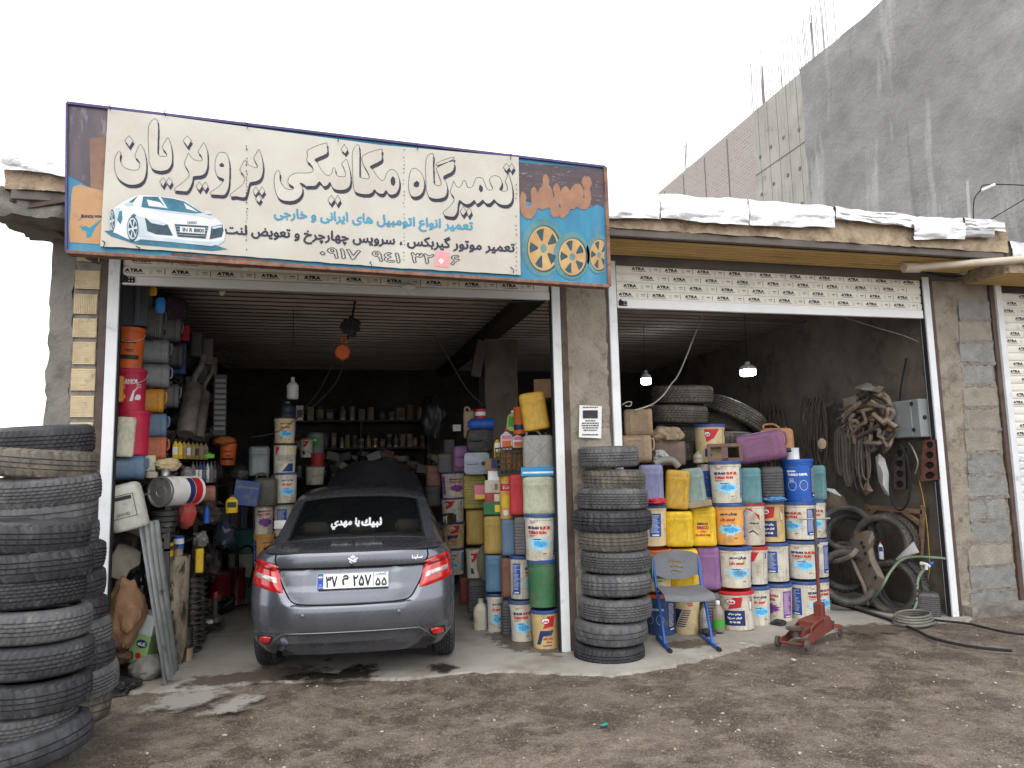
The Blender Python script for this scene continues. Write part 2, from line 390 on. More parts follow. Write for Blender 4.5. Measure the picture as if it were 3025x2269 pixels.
def stain_fn(c, c2, rough):
    def f(n, L, p):
        tc = n.new('ShaderNodeTexCoord'); q = n.new('ShaderNodeTexNoise'); q.inputs['Scale'].default_value = 9; q.inputs['Detail'].default_value = 7; q.inputs['Roughness'].default_value = .65; L(tc.outputs['Object'], q.inputs['Vector'])
        at_ = n.new('ShaderNodeAttribute'); at_.attribute_name = 'fade'
        ad = n.new('ShaderNodeMath'); ad.operation = 'MULTIPLY_ADD'; ad.inputs[1].default_value = 2.0; L(q.outputs['Fac'], ad.inputs[0]); L(at_.outputs['Fac'], ad.inputs[2])
        mr = n.new('ShaderNodeMapRange'); mr.inputs[1].default_value = 1.08; mr.inputs[2].default_value = 1.5; mr.inputs[4].default_value = .92; L(ad.outputs[0], mr.inputs[0]); L(mr.outputs[0], p.inputs['Alpha'])
        m = n.new('ShaderNodeMix'); m.data_type = 'RGBA'; m.inputs[6].default_value = c; m.inputs[7].default_value = c2; L(q.outputs['Fac'], m.inputs[0]); L(m.outputs[2], p.inputs['Base Color']); p.inputs['Roughness'].default_value = rough
    return f
oil = node_mat('wet_oil', stain_fn(S(40, 34, 31), S(74, 64, 56), .14)); damp = node_mat('damp_stain', stain_fn(S(112, 101, 91), S(86, 75, 66), .5))
def px_blob(pts, z, name, m, seed):
    q = blob([tuple(atz(u, v)[:2]) for u, v in pts], seed); cx, cy = sum(a for a, b in q)/len(q), sum(b for a, b in q)/len(q); b_ = MB(); k = len(q); fd = []
    for j, s_ in enumerate((1.2, 1.0, .72, .4, .05)):
        for a, b in q: b_.v.append((cx+(a-cx)*s_, cy+(b-cy)*s_, z)); fd.append((0, .14, .4, .62, .8)[j])
    for j in range(4): b_.f += [(j*k+i, j*k+(i+1) % k, (j+1)*k+(i+1) % k, (j+1)*k+i) for i in range(k)]
    b_.f.append(tuple(4*k+i for i in range(k))); b_.m = [0]*len(b_.f)
    o = b_.build(name, m, kind='structure'); at_ = o.data.attributes.new('fade', 'FLOAT', 'POINT'); at_.data.foreach_set('value', fd); return o
C5 = lambda x, y: (720+.422*x, 1320+.422*y)
px_blob([C5(*q) for q in [(700, 1560), (800, 1525), (930, 1520), (945, 1580), (880, 1620), (760, 1640), (560, 1660), (330, 1650), (240, 1610), (480, 1580), (640, 1600)]], .004, 'oil_stain', oil, 1)
px_blob([C5(*q) for q in [(1300, 1530), (1400, 1515), (1490, 1545), (1440, 1585), (1340, 1580), (1300, 1560)]], .004, 'oil_stain', oil, 2)
px_blob([C5(*q) for q in [(560, 1490), (620, 1480), (610, 1500), (570, 1505)]], .004, 'oil_stain', damp, 3)
px_blob([(1440, 1860), (1520, 1850), (1600, 1900), (1690, 1920), (1640, 1938), (1540, 1925), (1470, 1905)], .004, 'damp_patch', damp, 4)
px_blob([(540, 2010), (700, 1985), (900, 1965), (1000, 1985), (870, 2010), (700, 2020), (560, 2035)], .003, 'damp_patch', damp, 5)
px_blob([(880, 1870), (1000, 1850), (1260, 1840), (1300, 1880), (1150, 1905), (950, 1905)], .003, 'damp_patch', damp, 8)
px_blob([(2480, 1850), (2620, 1842), (2700, 1860), (2600, 1878), (2500, 1872)], .004, 'damp_patch', damp, 6)
px_blob([(1950, 1905), (2050, 1890), (2110, 1900), (2030, 1918)], .003, 'damp_patch', damp, 7)
bare = node_mat('bare_concrete', stain_fn(S(168, 163, 156), S(146, 139, 131), .8))
px_blob([(400, 2092), (520, 2048), (640, 2032), (690, 2046), (620, 2080), (520, 2102), (440, 2106)], .006, 'concrete_patch', bare, 3); px_blob([(590, 2108), (700, 2060), (790, 2050), (740, 2088), (650, 2112)], .006, 'concrete_patch', bare, 6)
# loose stones on the mud
mb = MB(); stone_m = [mat('stone_pale', S(176, 166, 150), rough=.8), mat('stone_grey', S(128, 118, 108), rough=.8), mat('stone_brown', S(104, 88, 76), rough=.8)]
ico = [(0, 0, 1), (.9, 0, .3), (.28, .85, .35), (-.72, .52, .3), (-.7, -.55, .4), (.3, -.85, .3), (.7, .5, -.4), (-.27, .85, -.4), (-.9, 0, -.3), (-.28, -.85, -.4), (.72, -.52, -.4), (0, 0, -1)]
icf = [(0, 1, 2), (0, 2, 3), (0, 3, 4), (0, 4, 5), (0, 5, 1), (1, 6, 2), (2, 7, 3), (3, 8, 4), (4, 9, 5), (5, 10, 1), (6, 7, 2), (7, 8, 3), (8, 9, 4), (9, 10, 5), (10, 6, 1)]
for i in range(5200):
    x = rnd.uniform(-2.2, 7.5); y = rnd.uniform(-3.6, .1)
    k = min(range(len(fe)), key=lambda q: abs(fe[q][0]-x)) if y > -.8 else None
    if k is not None and y > fe[k][1]-.02: continue
    if fbm(x, y, 2, .9, 3) < -.15 and rnd.random() < .7: continue
    r_ = .0035+.0105*rnd.random()**4; z = gz(x, y); a = rnd.random()*6.3; sx, sy = rnd.uniform(.7, 1.4), rnd.uniform(.6, 1.0); ca, sa = math.cos(a), math.sin(a)
    vs_ = [(x+r_*(p[0]*sx*ca-p[1]*sy*sa), y+r_*(p[0]*sx*sa+p[1]*sy*ca), z+r_*.3+p[2]*r_*.6) for p in ico]
    mb.add(vs_, icf, rnd.choice((0, 0, 1, 1, 1, 2, 2)))
mb.build('gravel', stone_m, kind='stuff', label='small loose stones scattered over the muddy ground', cat='gravel')

# ------------------------------------------------------------------ the repair shop building
shop = thing('repair_shop', 'low concrete repair shop with open roller doors and foil-edged roof', 'building')
render_c = mat('grey_render', S(132, 128, 122), S(104, 100, 95), rough=.9, scale=3, bump=.8, bscale=26, dirt=.25, dc=S(88, 82, 76), dscale=6)
plaster = mat('pillar_plaster', S(160, 151, 137), S(134, 125, 112), rough=.92, scale=4, bump=1.0, bscale=30, dirt=.3, dc=S(86, 78, 70), dscale=7)
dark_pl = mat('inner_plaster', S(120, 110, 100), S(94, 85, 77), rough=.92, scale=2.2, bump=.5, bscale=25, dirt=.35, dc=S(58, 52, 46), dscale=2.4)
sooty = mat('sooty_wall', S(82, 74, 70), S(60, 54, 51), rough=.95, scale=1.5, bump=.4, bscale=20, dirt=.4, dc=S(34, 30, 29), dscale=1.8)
brownp = mat('brown_steel', S(92, 76, 68), S(70, 56, 50), rough=.6, scale=8, dirt=.3, dc=S(58, 44, 38), dscale=10)
whitep = mat('white_powder_coat', S(226, 229, 232), S(214, 216, 219), rough=.45, scale=4, dirt=.1, dc=S(150, 144, 136), dscale=7)
darkslot = mat('dark_rubber_slot', S(34, 34, 38), rough=.8)
# walls
def wall(name, m, x0, x1, y0, y1, z0, z1, **k):
    b = MB(); b.box(x0, x1, y0, y1, z0, z1); return b.build(name, m, shop)
mb = MB(); rough_box(mb, -2.04, -1.875, .02, .55, -.03, 3.42, .05, .018, 5, 1, faces='xXyZ', edge=.05); rough_box(mb, -2.0, -1.72, .07, .6, -.03, 3.42, .08, .006, 9, 2, faces='yX')
mb.build('side_wall_end', render_c, shop, smooth=180)
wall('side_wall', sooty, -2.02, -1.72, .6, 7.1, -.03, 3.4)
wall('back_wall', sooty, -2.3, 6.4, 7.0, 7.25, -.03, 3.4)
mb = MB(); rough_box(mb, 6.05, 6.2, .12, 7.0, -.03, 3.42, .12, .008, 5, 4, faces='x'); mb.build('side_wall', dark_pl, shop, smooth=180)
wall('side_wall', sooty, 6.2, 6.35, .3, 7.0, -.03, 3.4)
# brick jamb on the left: hollow clay blocks with ridged faces
clay = mat('ridged_clay', S(214, 198, 166), S(192, 172, 138), rough=.85, scale=12, bump=.3, bscale=60, dirt=.16, dc=S(120, 106, 90), dscale=14)
mort = mat('mortar', S(146, 141, 134), S(118, 112, 106), rough=.95, scale=14, bump=.9, bscale=50)
mb = MB(); rough_box(mb, -1.88, -1.705, .022, .3, -.03, 3.36, .03, .008, 14, 9, faces='xXyZ'); mb.build('mortar_jamb', mort, shop, smooth=180)
zb = [(3.20, 3.30, 1), (2.985, 3.13, 0), (2.79, 2.945, 1), (2.61, 2.755, 0), (2.405, 2.575, 0), (2.205, 2.37, 0), (2.005, 2.165, 0), (1.8, 1.965, 0), (1.6, 1.76, 1), (1.4, 1.56, 0), (1.2, 1.36, 0), (1.0, 1.16, 1), (.8, .96, 0), (.6, .76, 0), (.4, .56, 0), (.2, .36, 0), (.0, .16, 0)]
for i, (z0, z1, vert) in enumerate(zb):
    mb = MB(); x0, x1 = -1.868+rnd.uniform(-.006, .012), -1.7+rnd.uniform(-.012, .003); k = 13; tl = rnd.uniform(-.004, .004)
    if vert:
        dx = (x1-x0)/k
        for j in range(k): mb.box(x0+j*dx, x0+(j+.72)*dx, .004, .03, z0, z1-rnd.uniform(0, .004))
    else:
        dz = (z1-z0)/k
        for j in range(k): mb.box(x0+rnd.uniform(0, .004), x1-rnd.uniform(0, .006), .004+rnd.uniform(0, .002), .03, z0+j*dz, z0+(j+.74)*dz)
    mb.box(x0, x1, .011, .2, z0, z1); mb.build('clay_block', clay, shop)
# steel posts beside the guides
for x0, x1, y in ((-1.7, -1.642, .0), (2.006, 2.07, .0), (2.44, 2.47, .01), (6.03, 6.085, .0), (6.83, 6.885, .01)):
    b = MB(); b.box(x0, x1, y+.012, y+.12, -.02, 3.4, ch=.004); b.build('steel_post', brownp, shop)
# middle pillar
mb = MB(); rough_box(mb, 2.062, 2.445, .022, .42, -.03, 3.42, .03, .012, 12, 12, faces='xXyY'); mb.build('pillar', plaster, shop, smooth=180)
# right pillar: rough pour beside concrete blocks
mb = MB(); rough_box(mb, 6.08, 6.4, .03, .4, -.03, 3.42, .035, .022, 9, 21, faces='xyX'); rough_box(mb, 6.22, 6.86, .055, .4, -.03, 3.42, .05, .016, 12, 23, faces='yX')
mb.build('pillar', plaster, shop, smooth=180)
blk = [mat('concrete_block', S(146, 145, 142), S(124, 122, 118), rough=.9, scale=7, bump=.8, bscale=40, rvar=.12), mat('tan_block', S(160, 153, 141), S(140, 133, 121), rough=.9, scale=7, bump=.8, bscale=60, rvar=.08)]
zt = 3.2; i = 0
while zt > .2:
    h = .2; L0 = 6.385-(3.2-zt)*.05+rnd.uniform(-.03, .03); Rr = 6.79+rnd.uniform(-.04, .015)
    b = MB(); rough_box(b, L0, Rr, .024+rnd.uniform(-.004, .004), .2, zt-h, zt, .025, .008, 14, i*3.1, faces='xXyZz'); o = b.build('concrete_block', blk[1 if i in (1, 4, 5, 6, 11) else 0], shop, smooth=60)
    if i == 9:
        b = MB(); rough_box(b, L0+.2, L0+.23, .026, .06, zt-h, zt, .03, .01, 16, 2, faces='xXy'); b.build('mortar_joint', mort, shop, smooth=180)
    b = MB(); rough_box(b, L0-.01, Rr+.01, .022, .1, zt-h-.034, zt-h+.003, .018, .014, 18, i*1.7, faces='yZz'); b.build('mortar_joint', mort, shop, smooth=180)
    zt -= .23; i += 1
mb = MB(); rough_box(mb, 6.12, 7.0, -.06, .12, -.04, .1, .03, .04, 8, 31, faces='xXyZ'); mb.build('rubble_footing', mort, shop, smooth=180)
# ceiling: ribbed steel deck, beam and column
deck = mat('ribbed_deck', S(160, 149, 140), S(128, 118, 111), rough=.38, metal=.6, scale=1.2, dirt=.25, dc=S(110, 98, 92), dscale=1.6, stretch=(.4, 3, 1))
def ribs(y0, y1, x0, x1, z, pitch, dep, m, name):
    b = MB(); y = y0; pr = []
    while y < y1: pr += [(y, z), (y+pitch*.3, z), (y+pitch*.42, z+dep), (y+pitch*.88, z+dep)]; y += pitch
    pr.append((y1, z))
    for (a, za), (c, zc) in zip(pr, pr[1:]):
        if c <= a: continue
        b.poly([(x0, a, za), (x1, a, za), (x1, c, zc), (x0, c, zc)])
    return b.build(name, m, shop)
ribs(.1, 7.05, -2.02, 6.3, 3.35, .19, .055, deck, 'ceiling_deck')
steel = mat('dark_steel', S(74, 66, 62), S(56, 50, 48), rough=.6, metal=.3, scale=5, dirt=.3, dc=S(60, 44, 36))
b = MB(); b.box(1.93, 2.16, .42, 7.0, 3.24, 3.36); b.build('ceiling_beam', steel, shop)
mb = MB(); rough_box(mb, 1.98, 2.42, 3.1, 3.5, -.02, 3.24, .08, .008, 7, 40, faces='xXyY'); mb.build('column', dark_pl, shop, smooth=180)
b = MB(); b.box(1.82, 1.95, 2.95, 3.06, 2.72, 3.2, ch=.01, X=Matrix.Translation((1.88, 3, 3)) @ Matrix.Rotation(R(12), 4, 'Y') @ Matrix.Translation((-1.88, -3, -3))); b.build('column_board', mat('old_board', S(104, 94, 88), rough=.8), shop)
# roof slab, crumbling fascia, canopy underside
crumb = mat('crumbling_fascia', S(186, 168, 144), S(146, 126, 104), rough=.95, scale=9, bump=1.0, bscale=28, dirt=.26, dc=S(118, 102, 86), dscale=9, dsharp=.2)
mb = MB(); rough_box(mb, -2.16, 6.46, -.55, .1, 3.535, 3.8, .05, .022, 8, 50, faces='xXyZ'); mb.build('roof_fascia', crumb, shop, smooth=50)
slabm = mat('slab_concrete', S(130, 122, 114), S(104, 96, 90), rough=.9, scale=4, bump=.6, bscale=30)
b = MB(); b.box(-2.14, 6.5, .1, 7.3, 3.42, 3.78); b.build('roof_slab', slabm, shop)
b = MB(); b.box(-2.12, 6.42, -.535, -.485, 3.472, 3.545, ch=.004); b.box(-2.12, 6.42, -.485, -.46, 3.472, 3.48); b.build('edge_channel', mat('grey_channel', S(104, 96, 90), S(82, 74, 70), rough=.6, scale=3, dirt=.25, dc=S(96, 74, 58)), shop)
b = MB(); b.box(-1.9, 6.42, .02, .14, 3.39, 3.5); b.build('lintel', mat('grey_lintel', S(104, 98, 94), S(84, 78, 76), rough=.7, scale=3), shop)
yel = mat('yellowed_deck', S(214, 186, 128), S(192, 162, 104), rough=.7, scale=1.4, dirt=.25, dc=S(120, 100, 74), dscale=2.5, stretch=(.4, 4, 1))
ribs(-.485, .05, -2.1, 6.42, 3.472, .075, .022, yel, 'canopy_deck')
# left end of the roof: bracket and broken corner
mb = MB(); rough_box(mb, -2.22, -1.72, -.5, .1, 3.36, 3.56, .04, .05, 6, 55, faces='xXyYZz'); mb.build('broken_corner', render_c, shop, smooth=60)
b = MB(); b.bar((-2.12, -.5, 3.5), (-1.72, .05, 3.22), .06, .08); b.bar((-2.05, -.48, 3.44), (-1.7, -.56, 3.5), .03, .05); b.build('bracket', brownp, shop)
# foil-faced roofing over the roof edge, sheet by sheet
foil = mat('foil_membrane', S(232, 233, 237), S(214, 216, 220), rough=.3, metal=.75, scale=5, bump=.7, bscale=7, dirt=.02, dc=S(140, 136, 132), dscale=9)
foilg = mat('dull_foil', S(190, 190, 192), S(168, 168, 170), rough=.5, metal=.4, scale=6, bump=.3, bscale=16)
def foil_sheet(x0, x1, zt0, zt1, zb0, zb1, seed, m=foil, yo=0.0, ret=.5):
    b = MB(); nu, nv = max(6, int((x1-x0)/.025)), 22
    def fn(a, t):
        x = x0+(x1-x0)*a; zt_ = zt0+(zt1-zt0)*a+fbm(x+seed, 1, 0, 3, 3)*.018; zbm = zb0+(zb1-zb0)*a+fbm(x+seed, 5, 0, 2.5, 3)*.02
        if t < .3: q = t/.3; y, z = -.6+ret*(1-q), zt_+.02*(1-q)
        else: q = (t-.3)/.7; y, z = -.6-.012*math.sin(q*3.1), zt_+(zbm-zt_)*q
        cr = abs(nz(x+seed, t*1.2+seed, 2, 3.2))*.02+nz(x*1+seed, t*3, 7, 9)*.005
        return (x+nz(x, t*3, seed, 5)*.006, y-yo-cr, z+nz(x+seed, t*4, 1, 7)*.008)
    b.grid(fn, nu, nv); return b.build('foil_sheet', m, shop, smooth=60)
foil_sheet(-2.16, -1.72, 3.85, 3.86, 3.64, 3.62, 1); foil_sheet(-1.72, -1.0, 3.86, 3.84, 3.63, 3.62, 2); foil_sheet(-1.0, 1.6, 3.83, 3.82, 3.66, 3.66, 3)
C6 = lambda x, y: aty(1780+.5629*x, 540+.5629*y, -.6)
def fs(xa, ta, ba, xb, tb, bb, seed, m=foil, yo=0.0):
    A, A2, B, B2 = C6(xa, ta), C6(xa, ba), C6(xb, tb), C6(xb, bb); return foil_sheet(A.x, B.x, A.z, B.z, A2.z, B2.z, seed, m, yo)
fs(-200, 58, 178, 300, 60, 190, 11); fs(296, 60, 192, 755, 86, 222, 12, yo=.006); fs(762, 86, 220, 1208, 122, 236, 13); fs(1214, 124, 190, 1640, 178, 236, 14, yo=.006); fs(1618, 182, 296, 1885, 186, 298, 15, yo=.01); fs(1886, 186, 236, 2096, 206, 262, 16, yo=.014); fs(1890, 232, 290, 2046, 240, 292, 17, foilg, yo=.0)
# the next shop's roof edge at the right
mb = MB(); rough_box(mb, 6.52, 10.2, -.5, .3, 3.36, 3.6, .06, .02, 7, 60, faces='xXyZ'); nshop = thing('neighbour_shop', 'next shop bay with closed roller door at right edge', 'building'); mb.build('roof_fascia', crumb, nshop, smooth=50)
def reparent(o, p): o.parent = p; return o
reparent(foil_sheet(6.5, 9.5, 3.66, 3.64, 3.44, 3.42, 21, yo=-.06), nshop)
b = MB(); b.box(6.9, 10.2, .02, .14, 3.3, 3.4); b.build('lintel', steel, nshop)
reparent(ribs(-.46, .02, 6.53, 10.2, 3.37, .075, .02, yel, 'canopy_deck'), nshop)
b = MB(); b.box(6.5, 10.2, .3, 7.2, 3.3, 3.5); b.build('roof_slab', slabm, nshop)

# ------------------------------------------------------------------ roller shutters
shut = mat('shutter_paint', S(236, 233, 224), S(224, 220, 210), rough=.5, scale=3, dirt=.08, dc=S(150, 142, 130))
shw = mat('shutter_white', S(230, 232, 234), S(220, 222, 224), rough=.45, scale=3)
ink = mat('black_ink', S(44, 42, 44), rough=.6)
def slat_mesh(x0, x1, h, m):
    b = MB(); pr = [(.012, 0), (.004, .006), (0, h*.3), (0, h*.7), (.004, h-.012), (.014, h-.006), (.014, h)]
    for (ya, za), (yb, zb_) in zip(pr, pr[1:]): b.poly([(x0, ya, za), (x1, ya, za), (x1, yb, zb_), (x0, yb, zb_)])
    b.poly([(x0, .02, 0), (x0, .02, h), (x1, .02, h), (x1, .02, 0)]); return b.mesh('slat', m, 50)
def print_mesh(x0, x1, h, ph):
    b = MB(); x = x0+ph; fn = lambda a, c: (a, -.0018, c)
    while x < x1-.05:
        if x+.17 < x1:
            put_text(b, 'ATRA', x+.085, h*.56, .13, h*.36, fn, bold=.05, res=16)
            b.poly([(x+.03, -.0018, h*.26), (x+.165, -.0018, h*.26), (x+.165, -.0018, h*.31), (x+.03, -.0018, h*.31)])
        for k in range(4):
            if x+.22 < x1: b.poly([(x+.195, -.0018, h*(.28+k*.12)), (x+.22, -.0018, h*(.28+k*.12)), (x+.22, -.0018, h*(.3+k*.12)), (x+.195, -.0018, h*(.3+k*.12))])
        if x+.285 < x1:
            b.poly([(x+.245, -.0018, h*.55), (x+.285, -.0018, h*.55), (x+.285, -.0018, h*.63), (x+.245, -.0018, h*.63)]); b.poly([(x+.25, -.0018, h*.4), (x+.285, -.0018, h*.4), (x+.285, -.0018, h*.43), (x+.25, -.0018, h*.43)])
        if x+.31 < x1: b.poly([(x+.305, -.0018, h*.22), (x+.31, -.0018, h*.22), (x+.31, -.0018, h*.78), (x+.305, -.0018, h*.78)])
        x += .335
    return b.mesh('print', ink)
def shutter(label, x0, x1, zbot, ztop, nprint, guides, barh=.085):
    t = thing('roller_shutter', label, 'roller shutter', (0, .03, 0), group='roller doors of the shop fronts')
    b = MB(); b.box(x0, x1, -.008, .03, zbot, zbot+barh, ch=.004); b.build('bottom_bar', shw, t)
    h = .082; sm = slat_mesh(x0, x1, h, shut); smw = slat_mesh(x0, x1, h, shw); pm = [print_mesh(x0+.01, x1, h, q) for q in (.0, .05, .22, .14)]
    z = zbot+barh; k = 0; nt_ = int((ztop-z)/h)
    while z < ztop:
        pr = k >= nt_-nprint
        s_ = link('slat', sm if pr else smw, t, loc=(0, 0, z))
        if pr: link('print', pm[k % 4], s_, kind='stuff')
        z += h; k += 1
    for a, bx in guides:
        b = MB(); b.box(a, bx, -.03, .05, 0.0, 3.42, ch=.003); g = b.build('guide_rail', whitep, t)
        b = MB(); ed = bx if a < (x0+x1)/2 else a; q = .012 if a < (x0+x1)/2 else -.012
        b.box(min(ed, ed+q), max(ed, ed+q), -.012, .03, 0, 3.4); b.build('slot_strip', darkslot, g)  # solid dark strip along the slot of the rail
    return t
def lockplate(t, x, z, w_=.09):
    b = MB(); b.box(x, x+w_, -.022, -.0085, z, z+.045, ch=.003); b.box(x+w_*.1, x+w_*.32, -.026, -.0085, z+.03, z+.056, ch=.003); o = b.build('lock_plate', darkslot, t)
    b = MB()
    for q in (.6, .85):
        for r_ in (.25, .75): b.lathe([(.0, .002), (.004, .001), (.005, 0)], 8, X=Matrix.Translation((x+w_*q, -.0225, z+.045*r_)) @ Matrix.Rotation(R(90), 4, 'X'))
    b.build('rivets', shw, o, kind='stuff')
sh1 = shutter('raised roller shutter behind the big shop sign over the left bay', -1.565, 1.925, 3.035, 3.36, 5, ((-1.64, -1.56), (1.928, 2.004)), .07); lockplate(sh1, -1.55, 3.05)
sh2 = shutter('raised printed roller shutter over the right bay', 2.55, 5.955, 2.985, 3.39, 6, ((2.473, 2.548), (5.955, 6.03))); lockplate(sh2, 2.575, 3.005, .08)
sh3 = shutter('closed white roller shutter of the next bay at right edge', 6.97, 9.6, .02, 3.3, 19, ((6.89, 6.965),))
b = MB(); b.tube([(7.0, -.02, 1.42), (7.0, -.07, 1.44), (7.0, -.07, 1.53), (7.0, -.02, 1.55)], .008, 6); b.build('handle', shw, sh3)

# drain pipe, camera-like lamp base and cable under the canopy
pv = mat('pvc_pipe', S(206, 194, 176), S(186, 172, 152), rough=.5, scale=6)
t = thing('drain_pipe', 'pale plastic drain pipe sloping out under the roof corner', 'pipe', (5.75, -.2, 3.4))
A, B = aty(2700, 790, -.3), aty(3080, 762, -.75); A = A-Vector((5.75, -.2, 3.4)); B = B-Vector((5.75, -.2, 3.4))
b = MB(); b.tube([A, (A+B)/2, B], .036, 14); b.build('pipe', pv, t, smooth=60)
b = MB(); b.tube([A-Vector((.1, -.02, .0)), A+Vector((.06, 0, 0))], .05, 14); b.build('collar', pv, t, smooth=60)
P = aty(2838, 805, .0); t = thing('lamp_fitting', 'small round grey lamp fitting under the canopy corner', 'lamp', P)
b = MB(); b.lathe([(0, .0), (.045, .004), (.05, .03), (.03, .09), (0, .1)], 16, X=Matrix.Rotation(R(70), 4, 'X')); b.build('housing', mat('grey_plastic', S(170, 166, 158), rough=.5), t, smooth=50)
b = MB(); b.tube(smooth_path([aty(2700, 790, .0)-P, aty(2770, 812, -.02)-P, aty(2838, 815, -.02)-P, aty(2890, 780, -.05)-P]), .008, 6); b.build('cable', darkslot, t)

# ------------------------------------------------------------------ the tall neighbour building
tb = thing('tall_building', 'tall unfinished grey concrete building with brick end behind the shop', 'building')
def pw_fn(n, L, p):
    tc = n.new('ShaderNodeTexCoord')
    def noi(s, d=6, r=.6, sx=(1, 1, 1)):
        mp = n.new('ShaderNodeMapping'); mp.inputs['Scale'].default_value = sx; L(tc.outputs['Object'], mp.inputs[0])
        q = n.new('ShaderNodeTexNoise'); q.inputs['Scale'].default_value = s; q.inputs['Detail'].default_value = d; q.inputs['Roughness'].default_value = r; L(mp.outputs[0], q.inputs['Vector']); return q.outputs['Fac']
    def rng(s, a, b, c=0, d=1):
        q = n.new('ShaderNodeMapRange'); q.inputs[1].default_value = a; q.inputs[2].default_value = b; q.inputs[3].default_value = c; q.inputs[4].default_value = d; L(s, q.inputs[0]); return q.outputs[0]
    def mix(f, a, b):
        q = n.new('ShaderNodeMix'); q.data_type = 'RGBA'; L(f, q.inputs[0])
        for i, s in ((6, a), (7, b)):
            if hasattr(s, 'links'): L(s, q.inputs[i])
            else: q.inputs[i].default_value = s
        return q.outputs[2]
    c = mix(rng(noi(.7, 6, .62), .38, .62), S(150, 148, 147), S(124, 122, 121)); c = mix(rng(noi(2.6, 7, .7), .45, .65), c, S(134, 132, 131))
    c = mix(rng(noi(1.2, 5, .6, (1, 1.6, .18)), .56, .66), c, S(166, 164, 162)); c = mix(rng(noi(1.0, 5, .6, (1, 2.2, .12)), .6, .72), c, S(108, 106, 105))
    L(c, p.inputs['Base Color']); p.inputs['Roughness'].default_value = .92
    b = n.new('ShaderNodeBump'); b.inputs['Strength'].default_value = .8; b.inputs['Distance'].default_value = .05; L(noi(9, 8, .68), b.inputs['Height']); L(b.outputs[0], p.inputs['Normal'])
ply = node_mat('hand_plastered_wall', pw_fn)
b = MB(); zt_ = 9.22; b.grid(lambda a, c: (9+fbm(1, -2+7.55*a, 9.4*c, 1.6, 4)*.04, -2+7.55*a, -.02+(zt_+.02)*c), 90, 110); b.build('plaster_wall', ply, tb, smooth=180)
pour = mat('board_marked_concrete', S(170, 168, 162), S(150, 147, 141), rough=.85, scale=1.5, bump=.3, bscale=14, streak=.55, dc=S(104, 100, 96), dirt=.1, dscale=3)
b = MB(); b.box(9.02, 9.6, 5.55, 7.3, -.02, 9.19); b.build('concrete_pier', pour, tb)
for k, y in enumerate(np.arange(5.75, 7.3, .33)):
    b = MB(); b.box(9.016, 9.03, y, y+.007, 3.5, 9.19); b.build('form_line', mat('seam_dark', S(118, 114, 111), rough=.9), tb)
tie = MB(); tie.box(-.012, .03, -.03, .03, -.03, .03); tie_m = tie.mesh('form_tie', MATS['seam_dark'])
for y in np.arange(5.8, 7.2, .42):
    for z in (4.6, 5.3, 6.0, 6.6, 7.3, 8.1): link('form_tie', tie_m, tb, loc=(9.016, y+rnd.uniform(-.05, .05), z+rnd.uniform(-.06, .06)))
b = MB(); b.box(9.012, 9.03, 5.56, 7.29, 6.35, 6.365); b.box(9.012, 9.03, 5.56, 7.29, 7.75, 7.77); b.build('form_line', MATS['seam_dark'], tb)
def br_fn(n, L, p):
    tc = n.new('ShaderNodeTexCoord'); mp = n.new('ShaderNodeMapping'); mp.inputs['Rotation'].default_value = (0, 0, 0)
    sx = n.new('ShaderNodeSeparateXYZ'); cx = n.new('ShaderNodeCombineXYZ'); L(tc.outputs['Object'], sx.inputs[0]); L(sx.outputs['Y'], cx.inputs['X']); L(sx.outputs['Z'], cx.inputs['Y'])
    k = n.new('ShaderNodeTexBrick'); L(cx.outputs[0], k.inputs['Vector'])
    for i, c in (('Color1', S(168, 150, 142)), ('Color2', S(142, 132, 127)), ('Mortar', S(178, 172, 166))): k.inputs[i].default_value = c
    for i, q in (('Scale', 1.0), ('Mortar Size', .012), ('Brick Width', .22), ('Row Height', .075), ('Bias', .1)): k.inputs[i].default_value = q
    nn = n.new('ShaderNodeTexNoise'); nn.inputs['Scale'].default_value = 1.3; L(tc.outputs['Object'], nn.inputs['Vector'])
    m = n.new('ShaderNodeMix'); m.data_type = 'RGBA'; m.inputs[7].default_value = S(160, 154, 150); L(nn.outputs['Fac'], m.inputs[0]); L(k.outputs[0], m.inputs[6]); L(m.outputs[2], p.inputs['Base Color']); p.inputs['Roughness'].default_value = .9
    b = n.new('ShaderNodeBump'); b.inputs['Strength'].default_value = .6; b.inputs['Distance'].default_value = .02; b.invert = True; L(k.outputs['Fac'], b.inputs['Height']); L(b.outputs[0], p.inputs['Normal'])
brk = node_mat('far_brickwork', br_fn)
b = MB(); b.box(9.04, 9.5, 7.3, 14.5, -.02, 9.2); b.build('brick_wall', brk, tb)
for y in (8.35, 9.4, 10.5, 11.6, 12.7, 13.8):
    b = MB(); b.box(9.03, 9.06, y, y+.03, 3.0, 9.1); b.build('steel_strap', MATS['seam_dark'], tb)
b = MB(); b.box(9.07, 16, -2, 14.5, 9.15, 9.215); b.build('roof_deck', slabm, tb)
b = MB(); b.box(9.5, 16, 14.2, 14.5, 0, 9.2); b.box(15.8, 16, -2, 14.5, 0, 9.2); b.box(9.2, 16, -2.1, -2, 0, 9.2); b.build('far_wall', slabm, tb)
rust = mat('rebar_steel', S(140, 130, 132), S(120, 110, 110), rough=.7)  # steel colour paled so the thin bars blend into the bright sky
def rebar(y, h, x=9.15, z=9.25, lean=0.0):
    b = MB(); b.tube([(x, y, z), (x+lean*.3, y+lean*.5, z+h*.5), (x+lean, y+lean, z+h)], .009, 5); b.build('rebar', rust, tb)
for k in range(9): rebar(5.0+rnd.uniform(0, .55), rnd.uniform(1.0, 1.6), 9.15+rnd.uniform(0, .4), lean=rnd.uniform(-.06, .06))
